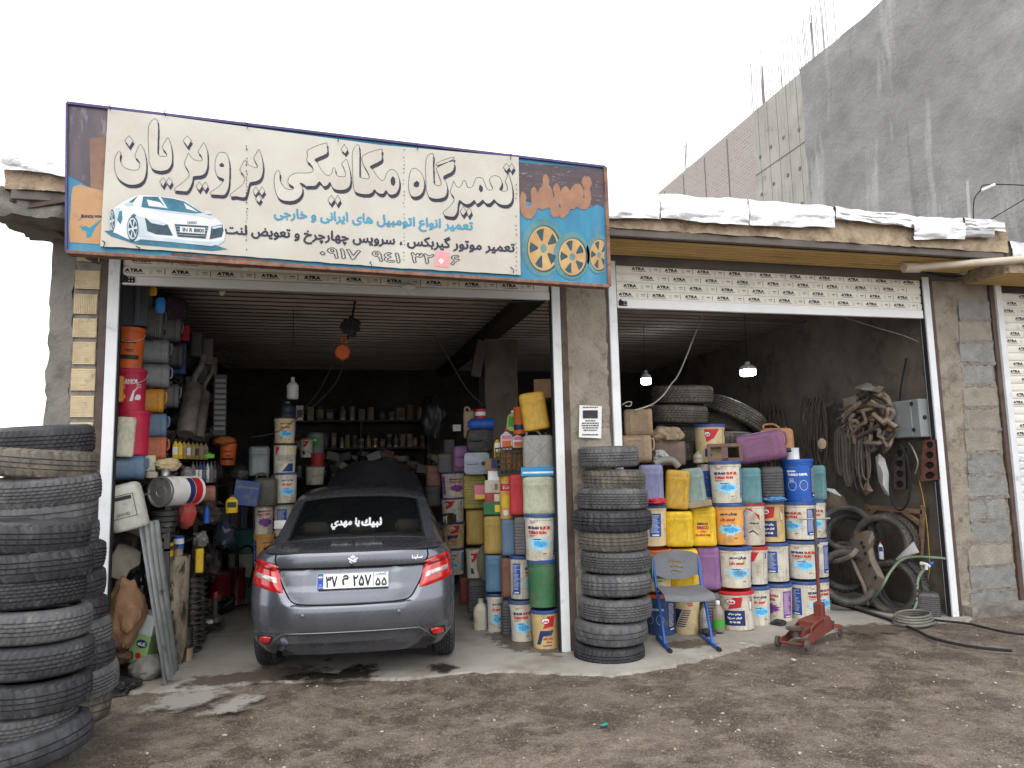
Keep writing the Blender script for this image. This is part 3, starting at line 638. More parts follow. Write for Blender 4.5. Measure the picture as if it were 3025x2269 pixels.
for k in range(16): rebar(5.6+k*.11, rnd.uniform(.7, 1.3), 9.2+rnd.uniform(0, .3), lean=rnd.uniform(-.05, .05))
for k in range(9): rebar(7.2+rnd.uniform(0, .6), rnd.uniform(1.0, 1.5), 9.2+rnd.uniform(0, .35), lean=rnd.uniform(-.05, .05))
for k in range(8): rebar(10.6+rnd.uniform(0, .7), rnd.uniform(.9, 1.4), 9.2+rnd.uniform(0, .35), lean=rnd.uniform(-.05, .05))
for k in range(5): rebar(2.9+rnd.uniform(0, .3), rnd.uniform(.2, .5), 9.1, lean=rnd.uniform(-.1, .1))
# mast and cable on the roof at the right
P = aty(2860, 640, -.2); t = thing('cable_mast', 'thin grey conduit mast with cables on the roof corner', 'mast', (P.x, -.2, 3.78))
o = Vector((P.x, -.2, 3.78))
b = MB(); b.tube([(0, 0, -.1), aty(2858, 535, -.2)-o], .014, 8); b.build('conduit', MATS['grey_plastic'], t)
b = MB(); b.tube(smooth_path([Vector((.05, 0, 0)), aty(2876, 600, -.2)-o, aty(2895, 565, -.2)-o, aty(2925, 545, -.2)-o, aty(3120, 552, -.1)-o]), .006, 6); b.build('cable', darkslot, t)
b = MB(); b.tube([aty(2900, 562, -.21)-o, aty(2938, 545, -.21)-o], .014, 8); b.build('splice', MATS['shutter_white'], t)
b = MB(); b.tube([aty(2915, 655, -.3)-o, aty(3100, 545, -.1)-o], .006, 6); b.build('cable', darkslot, t)
# ================================================================== tyres
def tyre_mat(name, c, c2, dust=.3, dustc=S(150, 146, 140)):
    return mat(name, c, c2, rough=.55, scale=7, bump=.25, bscale=55, dirt=dust, dc=dustc, dscale=6.5, dsharp=.3, rvar=.16, streak=.5, scol=S(30, 30, 33))
rub = [tyre_mat('rubber_black', S(58, 59, 64), S(38, 39, 43), .22, S(104, 104, 106)), tyre_mat('rubber_grey', S(92, 92, 94), S(70, 70, 72), .3, S(134, 132, 130)), tyre_mat('rubber_dusty', S(96, 90, 82), S(76, 70, 64), .42, S(138, 128, 114)), tyre_mat('rubber_moto', S(72, 68, 64), S(52, 49, 46), .3, S(112, 104, 94))]
TYM = {}
def tyre_mesh(kind, m, Ro=.3, Wd=.19, Ri=.185):
    key = (kind, m.name, Ro, Wd, Ri)
    if key in TYM: return TYM[key]
    h = Wd/2; seg = 132; prof = []; tr = []
    half = [(Ri, h*.62), (Ri+.012, h*.8), (Ri+(Ro-Ri)*.35, h*.98), (Ri+(Ro-Ri)*.6, h*1.0), (Ro-.03, h*.93), (Ro-.014, h*.84)]
    gro = {0: (-.5, -.17, .17, .5), 1: (-.42, 0, .42), 2: (-.6, -.28, 0, .28, .6), 3: (-.3, .3), 4: (-.36, .36)}[kind]; tz = h*(.76 if kind != 4 else .86); gw = .11 if kind != 3 else .12
    edges = sorted([-1, 1]+[g+e for g in gro for e in (-gw/2, gw/2)])
    tread = []
    for i, e in enumerate(edges):
        z = e*tz; inside = i % 2 == 1
        crown = Ro-(.008 if kind != 4 else .026)*(e*e)
        if i == 0 or i == len(edges)-1: tread.append((crown, z, i//2 if i == 0 else (i-1)//2, 1))
        else:
            rib = (i-1)//2 if i % 2 == 1 else i//2
            if i % 2 == 1: tread += [(crown, z, rib, 1), (crown-.013, z+.0015, -1, 0)]
            else: tread += [(crown-.013, z-.0015, -1, 0), (crown, z, rib, 1)]
    inner = [(Ri+.004, -h*.5), (Ri+.02, -h*.3), (Ro-.03, -h*.6), (Ro-.02, 0), (Ro-.03, h*.6), (Ri+.02, h*.3), (Ri+.004, h*.5)]
    prof = [(r, -z, None) for r, z in half]+[(r, z, (rb, f)) for r, z, rb, f in tread]+[(r, z, None) for r, z in half[::-1]]+[(r, -z, None) for r, z in inner]
    b = MB(); n = len(prof)
    for j in range(seg):
        a = 2*math.pi*j/seg
        for r, z, t in prof:
            aa = a
            if t and t[1]:
                ph = (j + (t[0]*2 if kind != 1 else t[0]*3)) % {0: 3, 1: 4, 2: 3, 3: 6, 4: 4}[kind]
                if ph == 0 or (kind == 4 and ph == 1): r -= .0065 if kind != 4 else .016
                aa = a + z*{0: .5, 1: -1.4, 2: .9, 3: 0, 4: 0}[kind]
            elif t is None and r > Ro-.032 and j % 3 == 0: r -= .004
            b.v.append((r*math.cos(aa), r*math.sin(aa), z))
    for j in range(seg):
        k = (j+1) % seg
        for i in range(n):
            l = (i+1) % n; b.f.append((j*n+i, k*n+i, k*n+l, j*n+l)); b.m.append(0)
    TYM[key] = b.mesh('tyre', m, 40); return TYM[key]
def tyre(label, loc, rot=(0, 0, 0), kind=0, m=0, group=None, D=.6, Wd=.19, Ri=.185):
    o = link('tyre', tyre_mesh(kind, rub[m], .3, Wd/(D/.6), Ri), loc=loc, rot=rot, label=label, cat='tyre', group=group)
    o.scale = (D/.6,)*3; return o

# ================================================================== the car
CA = R(-6.4); car = thing('sedan_car', 'dark grey metallic sedan parked tail-out in the left bay, bonnet raised', 'car', (.262, .38, 0), (0, 0, CA))
paint = mat('grey_car_paint', S(106, 109, 118), S(100, 103, 112), rough=.24, metal=.7, scale=3, coat=.7, dirt=.04, dc=S(108, 104, 100), dscale=4, dsharp=.5)
blackpl = mat('black_trim', S(30, 30, 32), rough=.5)
seam = mat('panel_gap', S(12, 12, 13), rough=.9)
def lerp_tab(t, tab):
    for (a, p), (b, q) in zip(tab, tab[1:]):
        if t <= b:
            k = max(0, (t-a)/(b-a)); k = k*k*(3-2*k) if False else k; return p+(q-p)*k
    return tab[-1][1]
Y0 = [(.2, -.66), (.262, -.70), (.30, -.735), (.37, -.748), (.385, -.762), (.50, -.772), (.555, -.768), (.572, -.758), (.584, -.736), (.6, -.734), (.66, -.728), (.68, -.722), (.70, -.71), (.805, -.682), (.82, -.672), (.832, -.668), (.845, -.700), (.87, -.705), (.93, -.70), (.948, -.69), (.962, -.66)]
WZ = [(.2, .70), (.27, .745), (.33, .772), (.45, .782), (.6, .79), (.75, .79), (.85, .775), (.92, .752), (.962, .72)]
def rear_y0(z): return lerp_tab(z, Y0)
def half_w(z): return lerp_tab(z, WZ)
NSE = 2.9; DSE = .46
def recess(x, z):
    xb = .61-(z-.262)*1.15
    e = .0
    if z < .372 and abs(x) < xb: e += .028*min(1, (xb-abs(x))/.03)*min(1, max(0, (.372-z)/.014))
    if .6 < z < .83:     # plate tray
        e += .012*max(0, min(1, (.34-abs(x))/.05))*min(1, (z-.6)/.05)*min(1, max(0, (.83-z)/.02))
    return e
YC = [(.5, -.772), (.58, -.764), (.66, -.745), (.74, -.724), (.82, -.706), (.9, -.70)]
TWX = [(.57, .36), (.585, .4), (.61, .445), (.66, .475), (.76, .53), (.86, .555), (.9, .572)]
def corner(x, z):
    if not .5 < z < .9: return 0
    k = min(1, max(0, (abs(x)-lerp_tab(z, TWX))/.06)); k = k*k*(3-2*k); return k*(lerp_tab(z, YC)-rear_y0(z))
def rear_y(x, z):
    W_ = half_w(z); q = min(.999, abs(x)/W_); y0 = rear_y0(z)
    return y0 + DSE*(1-(1-q**NSE)**(1/NSE)) + recess(x, z) + corner(x, z)
def arch(y):
    for yc in (0.0, 2.36):
        d = abs(y-yc)
        if d < .335: return .29+math.sqrt(.335**2-d*d)
    return 0
def side_w(z, y): return half_w(z)+.035*math.sin(min(1, max(0, (y+.3)/1.4))*math.pi/2)*(1 if y < 2.6 else 1)-max(0, y-2.5)**2*.25
zrows = [.2, .25, .262, .28, .3, .33, .36, .366, .372, .38, .4, .44, .48, .52, .555, .565, .575, .584, .6, .63, .66, .68, .7, .72, .75, .78, .805, .82, .828, .836, .845, .86, .88, .9, .92, .935, .948, .956, .962]
cols = []   # (kind, value)
ths = list(np.linspace(0, math.pi/2, 40))
def plan(z, k):
    """k in 0..1 rear centre to corner end, 1..2 side to the front"""
    W_ = half_w(z); y0 = rear_y0(z)
    if k <= 1:
        th = k*math.pi/2; x = W_*math.sin(th)**(2/NSE) if th > 0 else 0; y = y0+DSE*(1-max(0, math.cos(th))**(2/NSE)) + recess(x, z) + corner(x, z)
        if k == 1: y = y0+DSE+corner(x, z)
        return x, y
    ye = y0+DSE+corner(W_, z); y = ye+(3.1-ye)*(k-1); return side_w(z, y) - (side_w(z, ye)-W_)*(2-k), y
kk = [i/46 for i in range(47)]+[1+(i+1)/60 for i in range(60)]
full = [(-1, k) for k in kk[::-1]]+[(1, k) for k in kk[1:]]
b = MB(); nr = len(zrows)
for sg, k in full:
    for i, z in enumerate(zrows):
        x, y = plan(z, k); zz = z
        if k > .8:
            a_ = arch(y)
            if a_ > zz: zz = min(a_, .9)
            if y > .5 and zz < .24: zz = .24
        b.v.append((sg*x, y, zz))
for j in range(len(full)-1):
    for i in range(nr-1): b.f.append((j*nr+i, (j+1)*nr+i, (j+1)*nr+i+1, j*nr+i+1)); b.m.append(0)
b.build('body', paint, car, smooth=28)
# cabin: deck, pillars, roof
TY = [(-.665, .955), (-.64, .966), (-.5, .985), (-.3, 1.0), (-.215, 1.008), (-.2, 1.022), (0., 1.155), (.2, 1.268), (.33, 1.332), (.345, 1.346), (.5, 1.388), (.75, 1.42), (1.05, 1.432), (1.4, 1.415), (1.7, 1.36), (2.35, 1.0), (2.4, .96)]
RW = [(-.665, .63), (-.4, .66), (-.215, .655), (-.2, .652), (.33, .578), (.5, .56), (.9, .545), (1.4, .55), (1.7, .56), (2.4, .68)]
BW = [(-.665, .40), (-.64, .52), (-.6, .60), (-.54, .655), (-.45, .69), (-.3, .712), (-.1, .718), (.4, .74), (1.2, .75), (2.4, .735)]
def roof_pt(y, s, off=0.0):
    a = abs(s); sg = 1 if s >= 0 else -1
    T, Rw, B = lerp_tab(y, TY), lerp_tab(y, RW), lerp_tab(y, BW); zb = .952; Rw = min(Rw, B*.93)
    Te = T - min(.055, (T-zb)*.5); 
    if a <= .5:
        q = a/.5; x = Rw*q; z = T-(T-Te)*q**3.0
    else:
        q = (a-.5)/.5; x = Rw+(B-Rw)*(q**1.12); z = Te+(zb-Te)*q
    return Vector((sg*x, y, z))
ys = sorted(set([-.665, -.655, -.64, -.62, -.58, -.54, -.5, -.4, -.3, -.25, -.215, -.2, -.1, 0., .1, .2, .28, .33, .345, .42, .5, .62, .75, .9, 1.05, 1.2, 1.4, 1.55, 1.7, 2.0, 2.35, 2.4]))
ss = sorted(set([-1, -.93, -.85, -.78, -.7, -.62, -.55, -.5, -.46, -.43, -.34, -.26, -.17, -.08, 0]+[.08, .17, .26, .34, .43, .46, .5, .55, .62, .7, .78, .85, .93, 1]))
def in_glass(y0, y1, s0, s1): return (y0 >= -.2001 and y1 <= .3301 and s0 >= -.4301 and s1 <= .4301) or (y0 >= 1.699 and y1 <= 2.351 and s0 >= -.4301 and s1 <= .4301)
b = MB(); ns = len(ss); b.v = [tuple(roof_pt(y, s)) for y in ys for s in ss]
for i in range(len(ys)-1):
    for j in range(ns-1):
        if in_glass(ys[i], ys[i+1], ss[j], ss[j+1]): continue
        b.f.append((i*ns+j, i*ns+j+1, (i+1)*ns+j+1, (i+1)*ns+j)); b.m.append(0)
b.build('cabin', paint, car, smooth=30)
def glass_fn(n, L, p):
    p.inputs['Base Color'].default_value = (.006, .008, .009, 1); p.inputs['Roughness'].default_value = .06; p.inputs['Alpha'].default_value = .72; p.inputs['Specular IOR Level'].default_value = .35
gl = node_mat('tinted_glass', glass_fn)
def glass_pt(y, s, o): 
    e = 1e-3; q = roof_pt(y, s); n_ = (roof_pt(y+e, s)-q).cross(roof_pt(y, s+e)-q); n_.normalize(); n_ = -n_ if n_.z < 0 else n_; return q+n_*o
b = MB(); b.grid(lambda a, t: glass_pt(-.2+.53*a, -.43+.86*t, -.004), 14, 16); rg = b.build('rear_window', gl, car, smooth=180)
b = MB()
for s0, s1, y0, y1 in ((-.43, .43, -.2, -.188), (-.43, .43, .316, .33), (-.43, -.415, -.188, .316), (.415, .43, -.188, .316)):
    b.grid(lambda a, t: glass_pt(y0+(y1-y0)*a, s0+(s1-s0)*t, .002), 8, 12)
b.build('window_seal', blackpl, rg, smooth=180)
wt = mat('white_vinyl', S(238, 240, 242), rough=.5)
b = MB(); put_text(b, fa('لبيك'), .13, .5, .2, 1, lambda x, t: glass_pt(-.11+.12*t, x/.63*.43, .003), bold=.045, res=34); put_text(b, fa('يا مهدي'), -.12, .5, .275, 1, lambda x, t: glass_pt(-.12+.13*t, x/.63*.43, .003), bold=.045, res=34)
b.build('window_lettering', wt, rg, kind='stuff')
b = MB(); b.grid(lambda a, t: glass_pt(1.7+.65*a, -.43+.86*t, -.004), 8, 8); b.build('windscreen', gl, car, smooth=180)
for sg in (-1, 1):
    for y0, y1 in ((.28, .92), (.98, 1.75)):
        b = MB(); b.grid(lambda a, t: glass_pt(y0+(y1-y0)*a+(t-.5)*(-.12 if y0 < .5 else .2)*(1 if y0 < .5 else 1)*(1 if (y0 < .5 and a < .5) or (y0 > .5 and a > .5) else 0), sg*(.6+.33*t), .004), 8, 6); b.build('side_window', gl, car, smooth=180)
# trunk seams, dark strip painting shade into the lip crease
def on_rear(x, z, o=.003): return Vector((x, rear_y(x, z)-o, z))
def strip(pts, wd, m, name, par=car, o=.003):
    P = [on_rear(p.x, p.z, o) for p in smooth_path([(x, 0, z) for x, z in pts], 8)]; b = MB()
    b.tube(P, wd, 6); return b.build(name, m, par, smooth=180)
strip([(-.565, .955), (-.572, .9), (-.555, .86), (-.53, .76), (-.475, .66), (-.44, .61), (-.38, .585), (-.2, .577), (.0, .574), (.2, .577), (.38, .585), (.44, .61), (.475, .66), (.53, .76), (.555, .86), (.572, .9), (.565, .955)], .006, seam, 'trunk_gap', o=.0005)
strip([(-.53, .835), (-.3, .8365), (0, .837), (.3, .8365), (.53, .835)], .008, seam, 'trunk_lip_shade', o=-.001)
for sg in (-1, 1):
    b = MB(); P = [roof_pt(y, sg*s)+Vector((0, 0, .0008)) for y, s in ((-.655, .46), (-.5, .44), (-.3, .43), (-.23, .43))]; b.tube(P, .003, 6); b.build('trunk_gap', seam, car)
b = MB(); b.tube([roof_pt(-.225, s) for s in np.linspace(-.43, .43, 14)], .004, 6); b.build('trunk_gap', seam, car)
# tail lamps
redl = mat('red_lens', S(196, 22, 24), S(170, 12, 16), rough=.12, coat=1.0, scale=14, spec=.6); redd = mat('dark_red_lens', S(150, 14, 18), S(110, 8, 12), rough=.15, coat=1.0, scale=20)
clr = mat('clear_reflector', S(228, 214, 208), S(168, 140, 134), rough=.18, metal=.5, scale=60, coat=1.0, stretch=(1, 1, .2))
def patch(c, o, nu=14, nv=12, bul=.012, u0=0, u1=1, v0=0, v1=1, sg=1, edge=True):
    """c: outer-bottom, outer-top, inner-top, inner-bottom in (x,z)"""
    b = MB()
    def fn(a, t):
        u_, v_ = u0+(u1-u0)*a, v0+(v1-v0)*t
        x = (c[0][0]*(1-v_)+c[1][0]*v_)*(1-u_)+(c[3][0]*(1-v_)+c[2][0]*v_)*u_; z = (c[0][1]*(1-v_)+c[1][1]*v_)*(1-u_)+(c[3][1]*(1-v_)+c[2][1]*v_)*u_
        z += .012*math.sin(u_*math.pi)*(v_-.3)
        e = min(1, min(a, 1-a, t, 1-t)*9) if edge else 1
        return (sg*x, rear_y(x, z)-o*e-(.0 if e >= 1 else -.004*(1-e)), z)
    b.grid(fn, nu, nv); return b
TL = [(.778, .722), (.752, .91), (.545, .866), (.49, .658)]
for sg in (-1, 1):
    t = patch(TL, .016, sg=sg).build('tail_lamp', redl, car, smooth=60)
    patch([(.781, .716), (.757, .916), (.536, .875), (.482, .65)], .005, sg=sg).build('lamp_surround', blackpl, t, smooth=60)
    patch(TL, .0185, u0=.06, u1=.93, v0=.28, v1=.6, sg=sg, nu=10, nv=4).build('clear_band', clr, t, smooth=60)
    patch(TL, .0185, u0=.05, u1=.9, v0=.66, v1=.95, sg=sg, nu=10, nv=4).build('brake_lens', redd, t, smooth=60)
    patch([(.70, .292), (.705, .33), (.585, .357), (.56, .345)] if False else [(.70, .296), (.69, .348), (.575, .352), (.605, .3)], .012, sg=sg, nu=8, nv=6).build('fog_lamp', redl, car, smooth=60)
    patch([(.72, .285), (.71, .362), (.555, .362), (.585, .287)], .004, sg=sg, nu=8, nv=6).build('fog_bezel', blackpl, car, smooth=60)
    b = MB(); b.lathe([(0, .004), (.012, .004), (.0145, .002), (.0145, -.004)], 16, X=Matrix.Translation(on_rear(sg*.35, .508, .004)) @ Matrix.Rotation(R(90), 4, 'X')); b.build('parking_sensor', paint, car, smooth=40)
strip([(-.625, .262), (-.56, .33), (-.505, .368), (-.46, .377), (0, .379), (.46, .377), (.505, .368), (.56, .33), (.625, .262)], .007, paint, 'bumper_crease', o=0)
# licence plate
pl = thing('licence_plate', '', '', (0, 0, 0)) if False else None
b = MB(); Xp = Matrix.Translation((.01, -.716, .744)) @ Matrix.Rotation(R(-7), 4, 'X'); 
b.box(-.262, .262, -.014, .004, -.058, .058, ch=.004, X=Xp); plate = b.build('licence_plate', mat('plate_white', S(238, 240, 242), S(228, 230, 232), rough=.4), car)
def pfn(o): return lambda x, z: Xp @ Vector((x, -.014-o, z))
def prect(b, x0, x1, z0, z1, o, m=0): f_ = pfn(o); b.poly([f_(x0, z0), f_(x1, z0), f_(x1, z1), f_(x0, z1)], m)
pk = mat('plate_black', S(26, 26, 30), rough=.5); pb = mat('plate_blue', S(24, 88, 190), rough=.4)
b = MB(); prect(b, -.258, -.215, -.054, .054, .0012); s_ = b.build('blue_strip', pb, plate)
b = MB(); prect(b, -.25, -.222, .036, .045, .002, 0); prect(b, -.25, -.222, .027, .036, .002, 1); prect(b, -.25, -.222, .018, .027, .002, 2)
b.build('flag', [mat('flag_green', S(60, 170, 120), rough=.5), wt, mat('flag_red', S(214, 60, 60), rough=.5)], plate, kind='stuff')
b = MB(); put_text(b, 'I.R.', -.236, -.025, .02, .009, pfn(.002), bold=.03, res=16); put_text(b, 'IRAN', -.236, -.042, .032, .011, pfn(.002), bold=.03, res=16); b.build('plate_lettering', wt, plate, kind='stuff')
b = MB(); put_text(b, '۳۷', -.155, -.004, .085, .082, pfn(.0015), bold=.03, res=36); put_text(b, 'م', -.055, .004, .05, .075, pfn(.0015), bold=.04, res=36); put_text(b, '۲۵۷', .068, -.002, .135, .082, pfn(.0015), bold=.03, res=36)
put_text(b, '۵۵', .208, -.016, .085, .06, pfn(.0015), bold=.035, res=36); put_text(b, fa('ایران'), .208, .043, .07, .016, pfn(.0015), bold=.035, res=30)
prect(b, .152, .155, -.05, .054, .0012); prect(b, .155, .258, .03, .0325, .0012)
for q in ((-.259, .259, .0535, .0565), (-.259, .259, -.0565, -.0535)): prect(b, *q, .0011)
b.build('plate_digits', pk, plate, kind='stuff')
# badge and emblem
chrome = mat('chrome', S(226, 228, 232), rough=.15, metal=1.0)
b = MB(); fn = lambda x, z: on_rear(x, z, .005)
for q in ([(0, .0), (.034, .02), (.034, .006), (.0, -.014), (-.034, .006), (-.034, .02)], [(0, -.018), (.026, -.003), (.026, -.015), (0, -.03), (-.026, -.015), (-.026, -.003)], [(-.018, .018), (-.006, .011), (-.006, .034), (-.018, .027)], [(.006, .011), (.018, .018), (.018, .027), (.006, .034)], [(-.004, .01), (.004, .01), (.004, .036), (-.004, .036)]):
    b.poly([fn(.008+x, .893+z) for x, z in q])
b.build('emblem', chrome, car, kind='stuff')
b = MB(); put_text(b, fa('ساینا'), .49, .892, .082, .034, lambda x, z: on_rear(x, z, .005), bold=.02, res=36); b.build('badge', chrome, car, kind='stuff')
b = MB(); b.lathe([(0, .006), (.012, .005), (.014, 0)], 14, X=Matrix.Translation(on_rear(.0, .856, .002)) @ Matrix.Rotation(R(90), 4, 'X')); b.build('trunk_lock', blackpl, car)
# wheels
tm = tyre_mesh(2, rub[0], .3, .19, .185); rimm = mat('alloy', S(150, 150, 154), rough=.3, metal=.8)
for yw in (0, 2.36):
    for sg in (-1, 1):
        Xw = Matrix.Translation((sg*.705, yw, .283)) @ Matrix.Rotation(R(90), 4, 'Y'); ty = link('tyre', tm, car, mw=Xw @ Matrix.Scale(.945, 4))
        b = MB(); b.lathe([(0, .03), (.05, .035), (.15, .05), (.188, .085), (.188, -.085), (.12, -.03), (0, -.02)], 28, X=Matrix.Scale(sg, 4, (0, 0, 1))); b.build('rim', rimm, ty, smooth=40)
# underbody, dark boxes put in to block light, and exhaust
dk = mat('underbody', S(34, 32, 31), rough=.9)
b = MB(); b.box(-.56, .56, -.6, 3.0, .2, .3); b.box(-.58, .58, -.5, 3.0, .3, .55); b.box(-.7, .7, .45, 1.9, .2, .4); b.build('underbody', dk, car)
b = MB(); b.tube([(-.5, -.1, .25), (-.51, -.5, .245), (-.52, -.7, .24)], .024, 12, cap=False); b.tube([(-.52, -.7, .24), (-.52, -.55, .242)], .02, 12, cap=False); b.build('exhaust', chrome, car, smooth=60)
b = MB(); b.tube([(-.35, -.35, .26), (.25, -.35, .26)], .085, 14); b.build('muffler', dk, car, smooth=60)
# cabin interior
seatm = mat('beige_fabric', S(150, 138, 122), S(128, 116, 102), rough=.9); dash = mat('dark_interior', S(46, 44, 44), rough=.9)
b = MB(); b.box(-.6, .6, -.2, .28, .93, .955); b.build('parcel_shelf', dash, car)
b = MB(); b.box(-.6, .6, .28, .42, .5, 1.0, ch=.04); b.build('rear_seat', seatm, car, smooth=40)
for x in (-.4, .01, .42):
    b = MB(); b.box(x-.12, x+.12, .27, .36, 1.0, 1.115, ch=.035); b.build('headrest', seatm, car, smooth=60)
for x in (-.37, .37):
    b = MB(); b.box(x-.23, x+.23, 1.15, 1.3, .45, 1.1, ch=.05); b.box(x-.12, x+.12, 1.17, 1.26, 1.1, 1.24, ch=.035); b.build('front_seat', seatm, car, smooth=60)
b = MB(); b.box(-.65, .65, 1.9, 2.3, .7, .98, ch=.05); b.build('dashboard', dash, car)
b = MB(); b.box(-.11, .11, 1.68, 1.71, 1.27, 1.33, ch=.01); b.build('inner_mirror', dash, car)
# door mirrors
mirg = mat('mirror_glass', S(235, 238, 240), rough=.02, metal=1.0)
for sg in (-1, 1):
    b = MB(); X_ = Matrix.Translation((sg*(.9 if sg < 0 else .862), 1.42, 1.03)) @ Matrix.Rotation(R(2 if sg < 0 else 48), 4, 'Z'); b.box(-.1, .1, -.005, .09, -.058, .058, ch=.03, X=X_); b.bar((sg*.78, 1.46, .96), (sg*.84, 1.45, 1.0), .03, .05); mm_ = b.build('door_mirror', paint, car, smooth=60)
    b = MB(); b.box(-.082, .082, -.009, -.0055, -.044, .044, ch=.002, X=X_); b.build('mirror_glass', mirg, mm_)
# raised bonnet and front end
b = MB(); 
def bon(a, t):
    s_ = -1+2*a; wd = .62-.16*t**2.5; x = wd*s_; L_ = .74*t*(1-.1*s_*s_)-(.06 if t > .9 else 0)*abs(s_)**4; return (x, 2.36+.30*L_/.7+.05*s_*s_, .96+L_*.98-.02*s_*s_)
b.grid(bon, 20, 14); b.grid(lambda a, t: (bon(a, t)[0]*.97, bon(a, t)[1]+.03, bon(a, t)[2]-.01), 20, 14); b.build('bonnet', mat('bonnet_paint', S(60, 61, 66), rough=.35, metal=.5, coat=.4), car, smooth=60)
b = MB(); b.box(-.6, .6, 2.42, 3.1, .3, .78); b.box(-.75, .75, 3.02, 3.12, .3, .7, ch=.03); b.build('engine_bay', dk, car)
# ================================================================== the shop sign
SY = -.70
sign = thing('shop_sign', 'big weathered shop sign with white banner and Persian lettering over left bay', 'sign', (.23, SY, 3.03))
SO = Vector((.23, SY, 3.03))
def sp(u, v, o=0.0): return aty(u, v, SY-o)-SO
c1 = lambda x, y: (180+x/2.6976, 280+y/2.6976)
c2 = lambda x, y: (900+x/2.404, 380+y/2.404)
def quadf(TL, TR, BR, BL, o):
    def f(s, t): # s left->right, t bottom->top in 0..1
        u = (BL[0]*(1-s)+BR[0]*s)*(1-t)+(TL[0]*(1-s)+TR[0]*s)*t; v = (BL[1]*(1-s)+BR[1]*s)*(1-t)+(TL[1]*(1-s)+TR[1]*s)*t
        return sp(u, v, o)
    return f
TLp, TRp, BRp, BLp = (198, 305), (1788, 494), (1800, 846), (196, 744)
blue = mat('sign_blue', S(58, 136, 168), S(46, 116, 150), rough=.55, scale=5, dirt=.26, dc=S(110, 130, 134), dscale=7, stretch=(2, 1, .6))
navy = mat('sign_ink', S(48, 48, 70), rough=.6)
steel_e = mat('rusty_edge', S(150, 112, 92), S(104, 76, 64), rough=.75, scale=12, dirt=.3, dc=S(70, 48, 42), dscale=16)
bluee = mat('blue_edge', S(84, 78, 130), S(70, 62, 100), rough=.6, scale=9)
b = MB(); f_ = [sp(*q) for q in (BLp, BRp, TRp, TLp)]; bk = [q+Vector((0, .07, 0)) for q in f_]
b.add(f_+bk, [(0, 1, 2, 3), (7, 6, 5, 4), (0, 4, 5, 1), (1, 5, 6, 2), (2, 6, 7, 3), (3, 7, 4, 0)]); b.build('board', blue, sign)
def rim(p, q, m, wd=.022, name='edge_strip'):
    b = MB(); A, B = sp(*p, .006), sp(*q, .006); b.bar(A+Vector((0, .03, 0)), B+Vector((0, .03, 0)), .075, wd, upv=(0, 1, 0)) if False else b.bar(A+Vector((0, .028, 0)), B+Vector((0, .028, 0)), wd, .08, upv=(0, 1, 0)); return b.build(name, m, sign)
rim(TLp, TRp, bluee); rim(BLp, BRp, steel_e, .026); rim(TRp, BRp, steel_e, .03); rim(TLp, BLp, bluee, .014)
def layer(polys, m, name, o, crop=c1, par=sign):
    b = MB()
    for pl_ in polys: b.poly([sp(*crop(*q), o) for q in pl_])
    return b.build(name, m, par, kind='stuff' if len(polys) > 1 else None)
def ell(cx, cy, rx, ry, n=36, rot=0, a0=0, a1=360):
    out = []
    for i in range(n if a1-a0 >= 360 else n+1):
        a = R(a0+(a1-a0)*i/n); x, y = rx*math.cos(a), ry*math.sin(a); out.append((cx+x*math.cos(rot)-y*math.sin(rot), cy+x*math.sin(rot)+y*math.cos(rot)))
    return out
# left panel print
dkp = mat('faded_dark_print', S(72, 66, 80), S(100, 88, 92), rough=.5, scale=7, dirt=.18, dc=S(160, 150, 150), dscale=12, stretch=(1, 1, .3)); brn = mat('faded_brown_print', S(140, 108, 88), S(118, 90, 76), rough=.6, scale=6, dirt=.2, dc=S(90, 66, 56)); orn = mat('faded_orange_print', S(186, 146, 106), S(170, 130, 92), rough=.6, scale=4, dirt=.16, dc=S(140, 106, 78), dscale=6)
layer([[(52, 75), (378, 110), (372, 330), (228, 350), (235, 740), (150, 690), (56, 640)]], dkp, 'dark_print', .002); layer([[(228, 350), (372, 328), (352, 772), (236, 742)]], brn, 'brown_print', .0022); layer([[(95, 735), (150, 715), (236, 742), (352, 768), (322, 1192), (72, 1176), (62, 1080), (78, 900), (82, 800)]], orn, 'orange_print', .0024)
layer([[(158, 1052), (200, 1045), (226, 1062), (326, 988), (272, 1060), (232, 1136), (206, 1140), (202, 1086), (166, 1074)], [(130, 1008), (164, 972), (160, 990)], [(138, 1058), (168, 1034), (160, 1046)]], mat('print_teal', S(40, 140, 170), rough=.6), 'brand_mark', .004)
b = MB(); put_text(b, 'IRANOL', .5, .5, 1, 1, quadf(c1(162, 952), c1(262, 958), c1(262, 984), c1(160, 980), .004), bold=.05); put_text(b, '16000', .5, .5, 1, 1, quadf(c1(262, 955), c1(326, 962), c1(326, 980), c1(262, 976), .004), bold=.03, res=18); b.build('brand_lettering', navy, sign, kind='stuff')
# right panel print
layer([[(1524, 240), (2118, 288), (2128, 300), (2122, 560), (2080, 535), (2040, 555), (1900, 550), (1800, 545), (1700, 540), (1600, 520), (1524, 505)]], mat('burnt_print', S(84, 70, 76), S(66, 54, 60), rough=.45, scale=8, dirt=.12, dc=S(190, 184, 184), dscale=16, stretch=(1, 1, 4)), 'dark_print', .002, c2)
b = MB(); put_text(b, fa('تعویض'), .5, .5, 1, 1, quadf(c2(1526, 300), c2(2040, 340), c2(2040, 640), c2(1526, 640), .004), bold=.09, res=40); b.build('faded_lettering', mat('peeling_brown', S(142, 102, 86), S(160, 120, 92), rough=.6, scale=9), sign, kind='stuff')
tan_ = mat('print_tan', S(196, 162, 108), S(172, 134, 88), rough=.6, scale=8); tealp = mat('print_tyre_teal', S(96, 142, 144), S(70, 114, 124), rough=.6, scale=6); dteal = mat('print_dark_teal', S(44, 78, 88), rough=.6)
